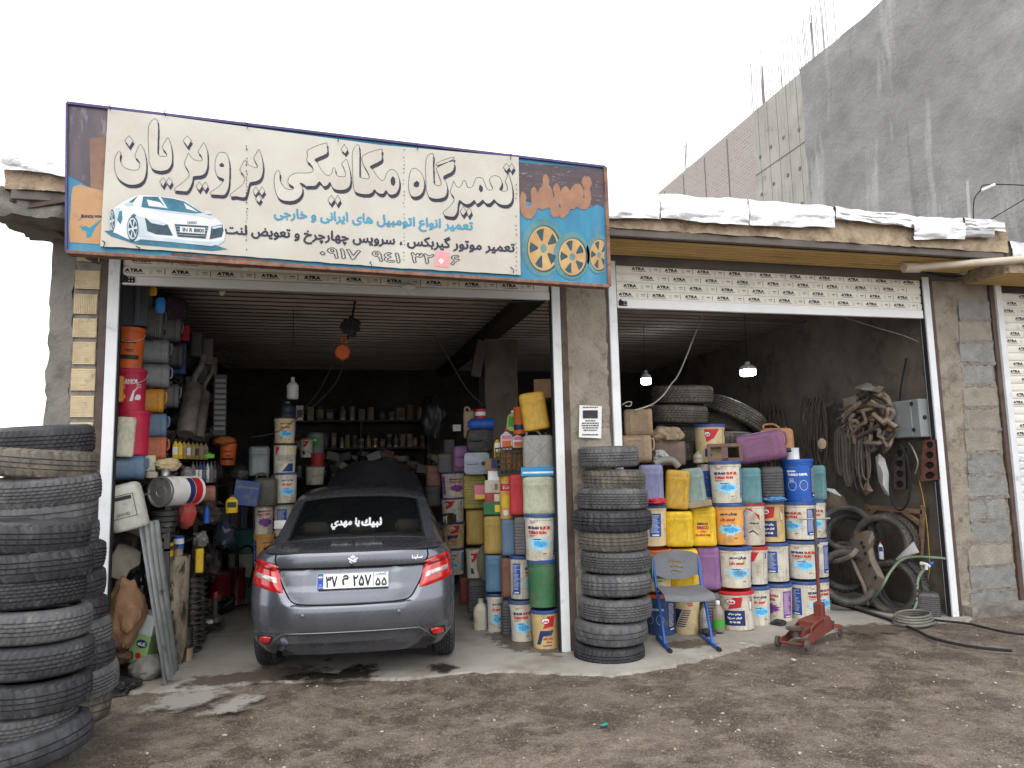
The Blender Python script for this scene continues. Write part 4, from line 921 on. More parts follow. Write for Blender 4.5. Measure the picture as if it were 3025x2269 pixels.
for cx, cy, rx, ry, clipx in ((1690, 845, 150, 205, None), (1895, 905, 130, 170, None), (2085, 890, 88, 140, 2128)):
    cl = lambda P: [(min(max(x, 1524), clipx or 9999), min(y, 1078)) for x, y in P]
    k = .0006 if cx > 1800 else 0
    layer([cl(ell(cx, cy, rx, ry))], tealp, 'printed_tyre', .0025+k*2, c2); layer([cl(ell(cx+10, cy+8, rx*.80, ry*.82))], dteal, 'printed_rim_shadow', .0030+k*2, c2)
    layer([cl(ell(cx+6, cy+6, rx*.74, ry*.77))], tan_, 'printed_rim', .0034+k*2, c2)
    sp_ = []
    for q in range(5):
        a = 72*q+18; sp_.append(cl([(cx+6+rx*.74*rr*math.cos(R(t)), cy+6+ry*.77*rr*math.sin(R(t))) for rr, t in ((.35, a+14), (.88, a+4), (.9, a+20), (.88, a+38), (.35, a+28))]))
    layer(sp_, dteal, 'printed_spokes', .0039+k*2, c2); layer([cl(ell(cx+6, cy+6, rx*.15, ry*.15, 16))], tealp, 'printed_hub', .0044+k*2, c2)
# rust patches along the lower strip
layer([[(880, 1262), (1330, 1290), (1600, 1318), (1900, 1352), (1900, 1372), (1400, 1318), (880, 1278)], [(60, 1240), (330, 1258), (330, 1270), (60, 1252)]], steel_e, 'rust_patches', .003)
# the banner, slightly billowed
ban_m = mat('banner_vinyl', S(196, 192, 183), S(183, 177, 166), rough=.5, scale=2.2, bump=.12, bscale=9, dirt=.2, dc=S(178, 164, 144), dscale=2.6, dsharp=.5)
BT = [(319, 322), (480, 341), (1120, 428), (1532, 464)]; BB = [(296, 727), (520, 742), (1150, 790), (1538, 812)]
def li(tab, s): 
    n = len(tab)-1; xs = [(q[0]-tab[0][0])/(tab[-1][0]-tab[0][0]) for q in tab]
    for i in range(n):
        if s <= xs[i+1]+1e-9: k = (s-xs[i])/(xs[i+1]-xs[i]); return (tab[i][0]+(tab[i+1][0]-tab[i][0])*k, tab[i][1]+(tab[i+1][1]-tab[i][1])*k)
    return tab[-1]
def billow(s, t): return .02+.012*math.sin(s*math.pi)*math.sin(t*math.pi)+.0035*nz(s*9, t*5, 3, 1)+.004*abs(nz(s*3, t*2.5, 8, 1))
def ban(s, t, o=0.0):
    a, c = li(BB, s), li(BT, s); v_ = c[1]+(a[1]-c[1])*(1-t)
    if t < .02: v_ += 2*nz(s*30, 0, 0)
    return sp(a[0]+(c[0]-a[0])*t, v_, billow(s, t)+o)
b = MB(); b.grid(lambda s, t: ban(s, t), 120, 44); b.grid(lambda s, t: ban(1-s, t)+Vector((0, .004, 0)), 60, 22); banner = b.build('banner', ban_m, sign, smooth=180)
def bp(u, v, o=.003):   # a point of the banner's face seen at (u,v)
    # invert approximately
    s = .5; t = .5
    for _ in range(6):
        a, c = li(BB, min(1, max(0, s))), li(BT, min(1, max(0, s))); t = (v-a[1])/(c[1]-a[1]); uu = a[0]+(c[0]-a[0])*t; s += (u-uu)/1225.
        s = min(1, max(0, s))
    return sp(u, v, billow(s, min(1, max(0, t)))+o)
L1 = lambda pts: [c1(*q) for q in pts]; L2 = lambda pts: [c2(*q) for q in pts]
title = [
 L1([(632,393),(650,415),(670,460),(683,540),(680,620),(660,680),(620,712),(570,720),(520,712),(470,680),(438,635),(424,570),(428,510),(443,470),(460,452),(474,455),(478,470),(472,500),(475,530),(490,560),(510,580),(550,595),(590,599),(615,592),(627,570),(625,540),(610,515),(588,491),(600,450),(615,415)]),
 L1([(772,201),(698,247),(700,500),(705,540),(720,580),(745,600),(790,610),(830,605),(860,590),(880,560),(888,530),(888,470),(880,410),(868,370),(852,340),(830,370),(806,417),(825,445),(840,470),(838,490),(810,488),(785,485),(775,470),(772,440)]),
 L1([(1138,379),(1155,410),(1168,450),(1172,520),(1168,580),(1150,625),(1120,645),(1080,650),(1055,655),(1052,680),(1040,720),(1020,755),(1000,772),(960,770),(910,765),(902,750),(920,735),(960,705),(990,680),(1015,655),(1020,625),(1005,590),(983,550),(1000,500),(1016,461),(1030,485),(1050,508),(1085,523),(1118,525),(1125,510),(1110,475),(1092,455),(1115,415)]),
 L1([(1283,456),(1315,465),(1335,500),(1345,560),(1345,640),(1340,720),(1325,770),(1300,800),(1250,800),(1195,795),(1187,780),(1205,765),(1250,735),(1285,700),(1297,675),(1280,665),(1255,655),(1235,625),(1226,570),(1230,520),(1245,480),(1262,460)]),
 L1([(1575,433),(1590,460),(1605,510),(1613,570),(1608,630),(1590,670),(1560,690),(1520,698),(1505,705),(1495,740),(1485,780),(1470,815),(1440,820),(1400,812),(1355,812),(1348,795),(1370,775),(1410,745),(1445,715),(1462,680),(1455,645),(1440,620),(1425,600),(1440,560),(1465,517),(1480,540),(1500,560),(1540,577),(1563,578),(1565,565),(1550,535),(1535,505),(1550,475)]),
 L1([(1733,603),(1748,625),(1745,660),(1755,700),(1785,740),(1830,755),(1850,750),(1855,740),(1840,725),(1815,710),(1808,690),(1815,660),(1840,635),(1880,622),(1950,622),(1990,618),(2010,605),(2005,580),(1985,550),(1958,524),(1965,480),(1970,437)])+
 L2([(148,100),(160,128),(158,178),(75,217),(90,240),(110,275),(125,300),(150,325),(175,330),(192,315),(198,285),(208,276),(218,285),(222,315),(235,335),(280,340),(290,330),(285,300),(270,265),(262,245),(280,230),(297,217),(310,250),(325,310),(328,380),(315,415),(285,435),(240,438),(205,427),(185,395),(178,380),(165,400),(140,412),(125,400),(105,378),(85,400),(65,410),(20,410)])+
 L1([(1960,735),(1930,712),(1905,705),(1925,735),(1925,780),(1900,820),(1860,845),(1810,850),(1760,840),(1725,810),(1705,750),(1698,690),(1703,640),(1715,610)]),
 L2([(388,118),(391,320),(400,345),(440,355),(458,350),(452,320),(430,280),(411,240),(415,188),(542,143),(548,175),(546,225),(468,268),(485,290),(510,330),(535,358),(555,368),(568,355),(578,325),(595,297),(618,287),(645,298),(662,325),(675,370),(672,420),(655,455),(630,470),(605,470),(588,455),(577,440),(560,462),(535,465),(510,450),(495,433),(480,455),(450,468),(400,465),(362,450),(346,415),(340,300),(340,160)]),
 L2([(770,280),(795,285),(825,310),(845,350),(852,400),(840,450),(810,480),(770,485),(745,460),(737,410),(740,350),(752,300)]),
 L2([(945,272),(1055,228),(1055,300),(988,340),(1005,380),(1015,430),(1005,475),(975,495),(930,500),(890,490),(870,460),(862,400),(862,215),(912,176),(914,250),(918,370),(922,390),(940,402),(967,400),(968,380),(955,340),(940,300)]), L2([(943,240),(1052,200),(1050,222),(945,262)]),
 L2([(1450,325),(1465,370),(1478,430),(1478,490),(1465,525),(1435,545),(1390,540),(1365,525),(1345,505),(1330,520),(1310,535),(1285,530),(1265,508),(1245,525),(1220,535),(1205,510),(1180,530),(1150,540),(1120,525),(1100,510),(1090,540),(1085,590),(1065,622),(1040,628),(1000,620),(985,605),(985,590),(1010,570),(1045,535),(1060,505),(1055,480),(1033,450),(1045,410),(1058,370),(1068,390),(1080,410),(1100,415),(1115,395),(1125,370),(1140,368),(1150,390),(1158,415),(1185,415),(1200,390),(1215,355),(1235,345),(1262,352),(1280,385),(1292,420),(1315,435),(1335,425),(1325,400),(1312,365),(1325,340),(1355,332),(1385,345),(1400,370),(1400,400),(1385,430),(1400,440),(1430,442),(1440,430),(1435,400),(1425,375),(1437,345)])]
dots1 = [[(541,324),(578,366),(545,418),(507,362)],[(814,657),(838,690),(814,735),(785,690)],[(862,657),(890,693),(865,735),(838,690)],[(1006,324),(1042,366),(1010,418),(972,362)],[(1102,690),(1128,728),(1102,768),(1075,727)],[(1150,690),(1175,728),(1150,768),(1126,728)],[(1552,730),(1578,765),(1550,805),(1528,768)],[(1602,730),(1627,768),(1600,805),(1578,768)],[(1575,795),(1600,830),(1578,862),(1548,828)]]
dots2 = [[(282,108),(308,150),(287,180),(256,148)],[(190,470),(213,505),(187,540),(163,505)],[(235,470),(257,508),(232,545),(213,505)],[(1433,243),(1455,275),(1435,305),(1410,275)],[(1470,245),(1490,275),(1468,310),(1450,275)],[(1127,550),(1150,588),(1125,620),(1103,588)],[(1167,555),(1188,592),(1165,628),(1148,590)]]
holes = [L1([(1280,545),(1295,555),(1298,570),(1285,572),(1270,570),(1265,558)]), L2([(625,340),(640,355),(642,385),(632,405),(618,395),(612,370),(618,350)]), L2([(795,372),(812,385),(808,410),(790,415),(775,405),(778,388)]), L2([(1245,400),(1262,415),(1262,440),(1250,450),(1240,430)])]
sm_ = lambda l: [(p.x, p.y) for p in smooth_path([(x, y, 0) for x, y in l], 3, True)]
def area(l): return sum(a[0]*b_[1]-b_[0]*a[1] for a, b_ in zip(l, l[1:]+l[:1]))
def ccw(l, pos=True): return l if (area(l) > 0) == pos else l[::-1]
shp = [ccw(sm_(l)) for l in title]+[ccw(L1(d)) for d in dots1]+[ccw(L2(d)) for d in dots2]
hl = [ccw(h, False) for h in holes]
def put_rows(rows, o, m, name, kind='stuff', dx=0, dy=0):
    b = MB()
    for xa, xb, y0, y1 in rows:
      n_ = max(1, int((xb-xa)/9))
      for i_ in range(n_):
        x0, x1 = xa+(xb-xa)*i_/n_, xa+(xb-xa)*(i_+1)/n_
        b.poly([bp(x0+dx, y1+dy, o), bp(x1+dx, y1+dy, o), bp(x1+dx, y0+dy, o), bp(x0+dx, y0+dy, o)])
    return b.build(name, m, banner, kind=kind)
sh_rows, _ = rows_from_loops(shp, 1.0, .0); put_rows(sh_rows, .002, navy, 'title_shadow', dx=3.4, dy=9.5)
fi, _ = rows_from_loops(shp+hl, 1.0, .0); put_rows(fi, .0034, ban_m, 'title_letters'); put_rows(rows_from_loops(hl, 1.2)[0], .0034, navy, 'title_counters')
ou, _ = rows_from_loops(shp+hl, 1.6, 0, hollow=1.25); put_rows(ou, .0046, navy, 'title_outline')
def bq(TL, TR, BR, BL, o=.003):
    def f(s, t):
        u = (BL[0]*(1-s)+BR[0]*s)*(1-t)+(TL[0]*(1-s)+TR[0]*s)*t; v = (BL[1]*(1-s)+BR[1]*s)*(1-t)+(TL[1]*(1-s)+TR[1]*s)*t; return bp(u, v, o)
    return f
bteal = mat('banner_teal', S(70, 150, 178), S(58, 134, 164), rough=.5)
def btext(body, TL, TR, BR, BL, m, bold=.03, res=26, hollow=0, name='lettering'):
    b = MB(); put_text(b, body, .5, .5, 1, 1, bq(TL, TR, BR, BL), bold=bold, res=res, hollow=hollow); b.build(name, m, banner, kind='stuff')
btext(fa('تعمیر انواع اتومبیل های ایرانی و خارجی'), (809, 611), (1398, 652), (1398, 694), (809, 656), bteal, .035)
btext(fa('تعمیر موتور گیربکس ، سرویس چهارچرخ و تعویض لنت'), (664, 657), (1522, 713), (1522, 760), (664, 706), navy, .035)
blk_ = navy
P2 = lambda *q: [c2(*p) for p in q]
btext('۰', *P2((106, 868), (148, 872), (148, 902), (106, 898)), navy, .06, 60, .05); btext('۹۱۷', *P2((158, 838), (400, 862), (396, 936), (158, 918)), navy, .05, 44, .035); btext('۹٤۱', *P2((475, 864), (680, 884), (680, 956), (478, 940)), navy, .05, 44, .035)
btext('۳۲', *P2((750, 876), (922, 892), (920, 966), (755, 952)), navy, .05, 44, .035); btext('۶', *P2((1032, 892), (1106, 900), (1100, 974), (1034, 968)), navy, .05, 44, .035)
def bpoly(polys, m, name, o=.003, crop=c1):
    b = MB()
    for pl_ in polys: b.poly([bp(*crop(*q), o) for q in pl_])
    return b.build(name, m, banner, kind='stuff' if len(polys) > 1 else None)
bpoly([[(928, 868), (1026, 878), (1026, 986), (926, 976)]], mat('pink_patch', S(236, 138, 146), S(240, 168, 172), rough=.6, scale=9), 'pink_patch', .003, c2); bpoly([[(970, 918), (990, 940), (970, 962), (950, 938)]], wt, 'patch_digit', .0045, c2)
# printed sports car
pw_ = mat('print_white', S(218, 220, 220), S(206, 209, 210), rough=.5, scale=4); pt = mat('print_car_teal', S(60, 124, 148), S(36, 86, 108), rough=.5, scale=10); pd = mat('print_car_dark', S(28, 52, 66), S(54, 84, 98), rough=.5, scale=14); pg = mat('print_car_grey', S(196, 208, 214), S(170, 188, 198), rough=.5, scale=8)
bpoly([[(345,1085),(400,1080),(520,1110),(600,1140),(800,1160),(1210,1190),(1330,1232),(1200,1245),(900,1218),(600,1192),(400,1128)]], pt, 'picture_shadow', .0025)
bpoly([[(395,960),(430,900),(500,850),(590,806),(640,798),(760,806),(900,823),(1000,850),(1130,945),(1240,985),(1295,1040),(1312,1100),(1300,1165),(1250,1200),(1100,1192),(800,1152),(740,1150),(640,1152),(590,1168),(540,1152),(440,1104),(400,1092),(388,1020)]], pw_, 'picture_body', .0038)
bpoly([[(600,1150),(760,1134),(1150,1172),(1290,1160),(1250,1192),(1200,1206),(800,1166)],[(600,960),(660,980),(690,1090),(740,1135),(620,1130)],[(655,900),(1060,948),(1140,950),(1230,990),(1100,965),(800,930)],[(505,865),(570,853),(580,886),(520,886)],[(1145,925),(1190,923),(1202,950),(1150,952)],[(430,905),(470,900),(450,1000),(430,1060)]], pg, 'picture_shading', .005)
bpoly([[(655,810),(790,813),(900,828),(985,850),(1130,942),(1060,946),(900,930),(640,896)],[(450,940),(485,920),(490,990),(475,1032),(450,1000)],[(540,855),(612,806),(572,862)],[(560,960),(580,946),(600,958),(596,970),(562,978)]], pt, 'picture_windows', .005)
bpoly([[(684,834),(790,858),(836,902),(700,886)],[(980,862),(1095,936),(1000,908)],[(775,815),(795,815),(850,905),(838,905)]], pw_, 'picture_reflections', .0062)
bpoly([[(668,978),(760,1000),(850,1035),(892,1122),(760,1112),(690,1086)],[(1200,1050),(1286,1033),(1296,1080),(1282,1132),(1184,1152)],[(905,1030),(1176,1046),(1152,1146),(930,1130)]], pd, 'picture_lamps_and_grille', .005)
bpoly([[(674,980),(770,1000),(845,1030),(820,1042),(720,1022)],[(1206,1052),(1282,1040),(1284,1056),(1210,1070)]]+[[(908+q*2,1046+q*22),(1172-q*3,1062+q*21),(1172-q*3,1065+q*21),(908+q*2,1049+q*22)] for q in range(4)], pg, 'picture_chrome', .0062)
bpoly([[(948,1048),(1150,1060),(1146,1110),(948,1097)]], pw_, 'picture_plate', .0074); b = MB(); put_text(b, 'IN R 8800', .5, .5, 1, 1, bq(*[c1(*q) for q in ((970, 1058), (1142, 1068), (1140, 1100), (970, 1090))], o=.009), bold=.03); b.build('picture_plate_text', pd, banner, kind='stuff')
for cx, cy, rx, ry in ((572, 1066, 46, 100), (408, 1004, 22, 90)):
    bpoly([ell(cx, cy, rx, ry, 30)], pd, 'picture_tyre', .0062); bpoly([ell(cx-2, cy, rx*.86, ry*.86, 30)], pg, 'picture_rim', .0072)
    bpoly([[(cx+rx*.8*r_*math.cos(R(a)), cy+ry*.8*r_*math.sin(R(a))) for r_, a in ((.25, k*60+12), (.95, k*60+4), (.95, k*60+42), (.25, k*60+36))] for k in range(6)], pd, 'picture_spokes', .0082)
b = MB()
for k in range(4): 
    o_, i_ = ell(1018+k*17, 1018, 13, 9, 14), ell(1018+k*17, 1018, 9.5, 6, 14)
    for q in range(14): b.poly([bp(*c1(*z), .0062+k*.0004) for z in (o_[q], o_[(q+1) % 14], i_[(q+1) % 14], i_[q])])
b.build('picture_rings', pd, banner, kind='stuff')
# stitched repairs and wire ties
b = MB()
for k in range(34):
    y = 400+k*25; w_ = rnd.uniform(3, 9); x = 1480+rnd.uniform(-4, 4)
    if rnd.random() < .8: b.poly([bp(*c1(*q), .0065) for q in ((x-w_/2, y), (x+w_/2, y+2), (x+w_/2, y+14+rnd.uniform(0, 9)), (x-w_/2, y+12))])
for k in range(30):
    y = 145+k*27; x = 706+rnd.uniform(-4, 4); w_ = rnd.uniform(3, 8)
    if rnd.random() < .6: b.poly([bp(*c2(*q), .0065) for q in ((x-w_/2, y), (x+w_/2, y+1), (x+w_/2, y+8), (x-w_/2, y+7))])
for k in range(24):
    y = 330+k*32; x = 1503+rnd.uniform(-3, 3)
    if rnd.random() < .5: b.poly([bp(*c2(*q), .0065) for q in ((x-3, y), (x+3, y+1), (x+3, y+9), (x-3, y+8))])
b.build('stitching', mat('dark_thread', S(70, 60, 54), rough=.9), banner, kind='stuff')
for u, v in ((325, 318), (488, 336), (730, 372), (998, 412), (1232, 436), (1508, 464), (1516, 800), (1097, 782), (306, 722), (410, 738)):
    b = MB(); b.tube([sp(u, v+8, .04), sp(u+2, v, .045), sp(u+rnd.uniform(-6, 6), v-6, .03), sp(u+rnd.uniform(-9, 9), v-11, .02)], .003, 5); b.build('wire_tie', darkslot, sign)
# ================================================================== pails, cans, boxes
def crop(x0, y0, k): return lambda x, y: (x0+k*x, y0+k*y)
R1 = crop(1300, 1100, .5181); R3 = crop(1820, 1080, .2984); R4 = crop(1860, 1350, .3676); R5 = crop(2380, 1080, .5306); L4 = crop(300, 820, .4098); L5 = crop(300, 1300, .4822); D7 = crop(700, 840, .4295)
def fit(cr, x0, y0, x1, y1, Y, dfront=None):
    """place a thing whose outline fills a box of the photograph with its middle on plane Y: base centre, width, height"""
    (u0, v0), (u1, v1) = cr(x0, y0), cr(x1, y1); uc = (u0+u1)/2
    r_ = (u1-u0)/2*depth(aty(uc, v1, Y))/PF; rf = r_ if dfront is None else dfront
    Pf = aty(uc, v1, Y-rf); dp = depth(Pf); wd = (u1-u0)*(dp+rf)/PF; h = (v1-v0)*dp/PF
    zt = Pf.z+h; h -= 2*rf*max(0, CAM.z-zt)/dp*.9
    return Vector((Pf.x+rf*Pf.x/(Y-rf+6), Y, Pf.z)), wd, max(.03, h)
def face_cam(P, turn=0): return -math.atan2(P.x-CAM.x, P.y-CAM.y)+R(turn)
DC = S(118, 104, 88)
P_ = lambda n, c, dirt=.22, rough=.5, **k: mat('plastic_'+n, S(*c), S(*[max(0, int(q*.88)) for q in c]), rough=rough, scale=5, dirt=dirt+.08, dc=DC, dscale=9, dsharp=.3, **k)
pw = P_('white', (224, 219, 205), .2, dsharp=None) if False else P_('white', (218, 211, 193), .34, streak=.5); pcream = P_('cream', (218, 198, 152), .24, streak=.3); pbeige = P_('beige', (206, 178, 122), .26); porange = P_('orange_tan', (226, 166, 88), .3); pblue = P_('blue', (30, 92, 184), .14); pblued = P_('navy', (52, 84, 134), .25); pred = P_('red', (196, 44, 52), .15); pyel = P_('yellow', (226, 186, 32), .16); pmus = P_('mustard', (196, 154, 44), .28); pteal = P_('teal', (92, 140, 146), .2); pgt = P_('grey_teal', (124, 146, 144), .25); plav = P_('lavender', (126, 128, 166), .25); ppur = P_('purple', (136, 96, 146), .2); ppurd = P_('plum', (128, 82, 118), .25); pgrey = P_('grey', (112, 110, 110), .3); pdgrey = P_('dark_grey', (78, 78, 80), .3); pblack = P_('black', (40, 40, 42), .2); pgreen = P_('green', (58, 112, 74), .3); polive = P_('olive', (150, 140, 66), .3); pgold = P_('old_gold', (176, 146, 66), .35); pclear = P_('pale_green', (176, 178, 152), .22); pdust = P_('dusty_tan', (164, 140, 112), .35); pbrown = P_('brown', (138, 92, 74), .3); pcblue = P_('dull_blue', (92, 122, 152), .3); pnat = P_('natural', (206, 200, 180), .25); por2 = P_('orange', (226, 104, 40), .16); pcrim = P_('crimson', (196, 32, 72), .12); pamber = P_('amber', (206, 140, 32), .25); porr = P_('orange_red', (190, 104, 70), .25); psil = mat('zinc', S(170, 170, 168), S(146, 146, 145), rough=.4, metal=.7, scale=9, dirt=.2, dc=S(110, 102, 94)); pgr2 = P_('ash', (146, 146, 142), .3)
lnavy = mat('label_navy', S(36, 52, 108), rough=.5, dirt=.14, dc=DC); lred = mat('label_red', S(204, 34, 44), rough=.5, dirt=.14, dc=DC); lblue = mat('label_blue', S(34, 78, 164), S(28, 66, 146), rough=.5, dirt=.14, dc=DC); lpur = mat('label_purple', S(134, 66, 150), rough=.5, dirt=.14, dc=DC); lcyan = mat('label_cyan', S(96, 186, 226), S(40, 142, 208), rough=.5, dirt=.14, dc=DC, scale=22); lsky = mat('label_sky', S(176, 218, 236), S(120, 196, 228), rough=.5, dirt=.14, dc=DC, scale=16); lblack = mat('label_black', S(40, 36, 38), rough=.5, dirt=.14, dc=DC); lgreen = mat('label_green', S(72, 164, 60), rough=.5, dirt=.14, dc=DC); lyel = mat('label_yellow', S(240, 206, 60), rough=.5, dirt=.14, dc=DC); lpink = mat('label_pink', S(222, 120, 146), rough=.5, dirt=.14, dc=DC)
plid = P_('lid_blue', (48, 80, 140), .3)
LM = [lnavy, lred, lblue, wt, lcyan, lsky, lpur, lblack, lgreen, lyel]
BH, BR0, BR1 = .37, .134, .147
BH_SW = {'bh': (2, 4, 5, 0, 1), 'diesel': (6, 6, 6, 0, 1)}
def cylf(o=.0016):
    def f(x, z):
        r_ = BR0+(BR1-BR0)*z/BH+o; a = -math.pi/2+x/.14; return (r_*math.cos(a), r_*math.sin(a), z)
    return f
def cyl_rect(b, x0, x1, z0, z1, m, o=.0016, sk=0.0):
    f = cylf(o); n = max(1, int(abs(x1-x0)/.014))
    for i in range(n):
        a, c = x0+(x1-x0)*i/n, x0+(x1-x0)*(i+1)/n; b.poly([f(a, z0), f(c, z0), f(c+sk, z1), f(a+sk, z1)], m)
def cyl_poly(b, pts, m, o=.0016):
    loops = [[(x*1000, y*1000) for x, y in pts]]; rows, _ = rows_from_loops(loops, .25); f = cylf(o)
    for a, c, d, e in rows:
        n = max(1, int((c-a)/16))
        for i in range(n): x0, x1 = (a+(c-a)*i/n)/1000, (a+(c-a)*(i+1)/n)/1000; b.poly([f(x0, d/1000), f(x1, d/1000), f(x1, e/1000), f(x0, e/1000)], m)
def splash(b, cx, cz, w_, h_, seed, m1, m2):
    r2 = random.Random(seed)
    pts = [(cx+w_/2*math.cos(R(a))*(1 if k % 2 else .6+.3*r2.random()), cz+h_/2*math.sin(R(a))*(1 if k % 2 else .5+.4*r2.random())) for k, a in enumerate(range(0, 360, 15))]
    cyl_poly(b, pts, m2, .0012); cyl_poly(b, [(cx+(x-cx)*.62+.01, cz+(z-cz)*.55) for x, z in pts], m1, .002)
def info_panel(b, cx, m, z0=.045, z1=.315, w_=.115):
    cyl_rect(b, cx-w_/2, cx+w_/2, z0, z1, m); r2 = random.Random(int(cx*1000))
    z = z1-.02
    while z > z0+.03:
        l = w_*r2.uniform(.45, .86); cyl_rect(b, cx-w_*.43, cx-w_*.43+l, z, z+.003, 3, .0028); z -= .011
    cyl_rect(b, cx-w_*.3, cx+w_*.3, z0+.008, z0+.02, 3, .0028)
def oval(b, cx, cz, rx, rz, m=7, txt='بهران', mt=1):
    f = cylf(.003); o_, i_ = ell(cx, cz, rx, rz, 22), ell(cx, cz, rx*.88, rz*.84, 22)
    for q in range(22): b.poly([f(*o_[q]), f(*o_[(q+1) % 22]), f(*i_[(q+1) % 22]), f(*i_[q])], m)
    cyl_poly(b, ell(cx, cz, rx*.87, rz*.83, 22), 3, .002)
    put_text(b, fa(txt), cx, cz, rx*1.25, rz*1.0, cylf(.0032), mt, bold=.05, res=12)
LAB = {}
def label_mesh(kind):
    if kind in LAB: return LAB[kind]
    b = MB(); f = cylf(.003); T = lambda s, x, z, w_, h_, m, bold=.05, res=13: put_text(b, s, x, z, w_, h_, f, m, bold=bold, res=res)
    if kind in ('behran', 'diesel', 'farsi'):
        pm = 6 if kind == 'diesel' else 2
        for base in (0, .44):
            k = base
            if (base == 0) != (kind == 'farsi'):
                oval(b, k-.055, .318, .026, .015, txt='بهران'); T('BEHRAN', k-.052, .268, .104, .026, 0); T('SUPER' if kind != 'diesel' else 'EXTRA', k+.058, .268, .1, .026, 1); T('TURBO RUN' if kind != 'diesel' else 'TURBO DIESEL', k-.018, .231, .19 if kind == 'diesel' else .17, .026, 1)
                cyl_rect(b, k-.1, k-.02, .206, .209, 7, .002); cyl_rect(b, k-.1, k-.04, .198, .2, 7, .002)
            else:
                T(fa('بهران سوپر'), k+.0, .285, .15, .034, 0); T(fa('توربو ران'), k-.01, .235, .13, .036, 1)
            splash(b, k+.005, .14, .25, .115, 3 if base else 8, 4 if pm == 2 else 6, 5 if pm == 2 else 6); info_panel(b, k+.21 if base == 0 else k+.215, pm); cyl_rect(b, k-.05, k+.02, .172, .18, 2 if pm == 2 else 6, .0034); cyl_rect(b, k+.04, k+.07, .06, .066, 7, .002)
    elif kind in ('old', 'oldline'):
        for k in (0, .44):
            cyl_poly(b, [(k-.02, .21), (k+.09, .23), (k+.11, .34), (k+.03, .33)], 1, .0012); oval(b, k+.01, .285, .045, .03, 7, 'بهران')
            if kind == 'old':
                cyl_poly(b, [(k-.10, .06), (k-.05, .19), (k+.095, .195), (k+.07, .145), (k-.02, .14), (k-.055, .06)], 0, .0014); T(fa('روغن موتور'), k+.03, .118, .11, .026, 1); T(fa('ویژه'), k+.04, .085, .06, .02, 1); cyl_rect(b, k-.03, k+.07, .045, .054, 0)
            else:
                cyl_poly(b, [(k-.12, .05), (k-.05, .2), (k+.12, .2), (k+.12, .05)], 0, .0014); T(fa('روغن موتور'), k+.03, .165, .11, .024, 3); T(fa('ایران صحرا'), k+.03, .125, .12, .028, 3); T('21 W-50', k+.03, .085, .09, .02, 3)
            for q in range(6): cyl_rect(b, k+.17+q*.004, k+.21, .33-q*.012, .336-q*.012, 1 if q < 3 else 0)
            cyl_rect(b, k+.165, k+.19, .2, .29, 7, .002); cyl_rect(b, k+.168, k+.187, .205, .285, 3, .003)
    elif kind == 'stripe':
        for k in (0, .44):
            for q in range(4): cyl_rect(b, k-.02+q*.012, k+.07, .32-q*.017, .331-q*.017, 1, sk=.006)
            cyl_poly(b, [(k-.14, .06), (k-.04, .235), (k-.13, .235)], 0, .0014)
            for q in range(8): cyl_rect(b, k-.035-q*.011, k+.05-q*.009, .22-q*.021, .23-q*.021, 0)
            oval(b, k-.1, .31, .03, .02)
    elif kind == 'redtri':
        for k in (0, .44):
            cyl_poly(b, [(k-.09, .34), (k+.06, .34), (k-.0, .24), (k-.07, .2)], 1, .0012); oval(b, k-.06, .28, .03, .028, 7, 'ایران')
            for q in range(9): cyl_rect(b, k+.02, k+.02+.05*(.5+.5*math.sin(q*2.3)**2), .21-q*.015, .2125-q*.015, 7)
            cyl_rect(b, k+.1, k+.103, .05, .33, 7); cyl_rect(b, k+.1, k+.16, .05, .053, 7); cyl_rect(b, k+.13, k+.15, .26, .32, 2); cyl_poly(b, [(k-.09, .06), (k-.02, .06), (k-.05, .13), (k-.09, .14)], 0, .0014)
    elif kind == 'hydraulic':
        for k in (0, .44):
            cyl_rect(b, k-.13, k-.075, .05, .33, 1); cyl_poly(b, [(k-.02, .33), (k+.03, .33), (k+.12, .22), (k+.12, .27)], 1, .0014); cyl_poly(b, [(k+.0, .11), (k+.04, .125), (k+.1, .09), (k+.1, .1), (k+.04, .14), (k+.0, .12)], 7, .0014); T(fa('هیدرولیک'), k+.06, .2, .1, .022, 7)
            for q in range(18): cyl_rect(b, k-.125, k-.085-.01*(q % 3), .31-q*.013, .3125-q*.013, 3, .0028)
    elif kind == 'bluewhite':
        for k in (0, .44):
            T('BEHRAN', k-.06, .275, .08, .018, 3); T('TURBO DIESEL', k+.0, .245, .19, .022, 3); info_panel(b, k+.19, 0)
            for cx in (-.06, .05):
                o_, i_ = ell(k+cx, .15, .04, .045, 26), ell(k+cx, .15, .037, .042, 26)
                for q in range(26): b.poly([f(*o_[q]), f(*o_[(q+1) % 26]), f(*i_[(q+1) % 26]), f(*i_[q])], 3)
            for q in range(4): cyl_rect(b, k-.09, k-.04, .21-q*.012, .2125-q*.012, 3)
    elif kind == 'bluepanel':
        for k in (0, .3, .6): info_panel(b, k, 2, .09, .3, .12)
    elif kind == 'greenpanel':
        for k in (0, .44): cyl_rect(b, k-.07, k+.07, .12, .3, 8); cyl_rect(b, k-.05, k+.05, .09, .1, 8); T('OIL', k, .24, .07, .04, 3)
    elif kind == 'hydraumax':
        for k in (0, .44):
            T('HYDRAUMAX', k, .24, .16, .024, 7); cyl_rect(b, k-.03, k+.06, .165, .175, 7); cyl_rect(b, k-.12, k+.12, .085, .125, 7)
            for q in range(5): cyl_rect(b, k-.01+q*.012, k-.003+q*.012, .147, .163, 7)
    elif kind == 'iranol':
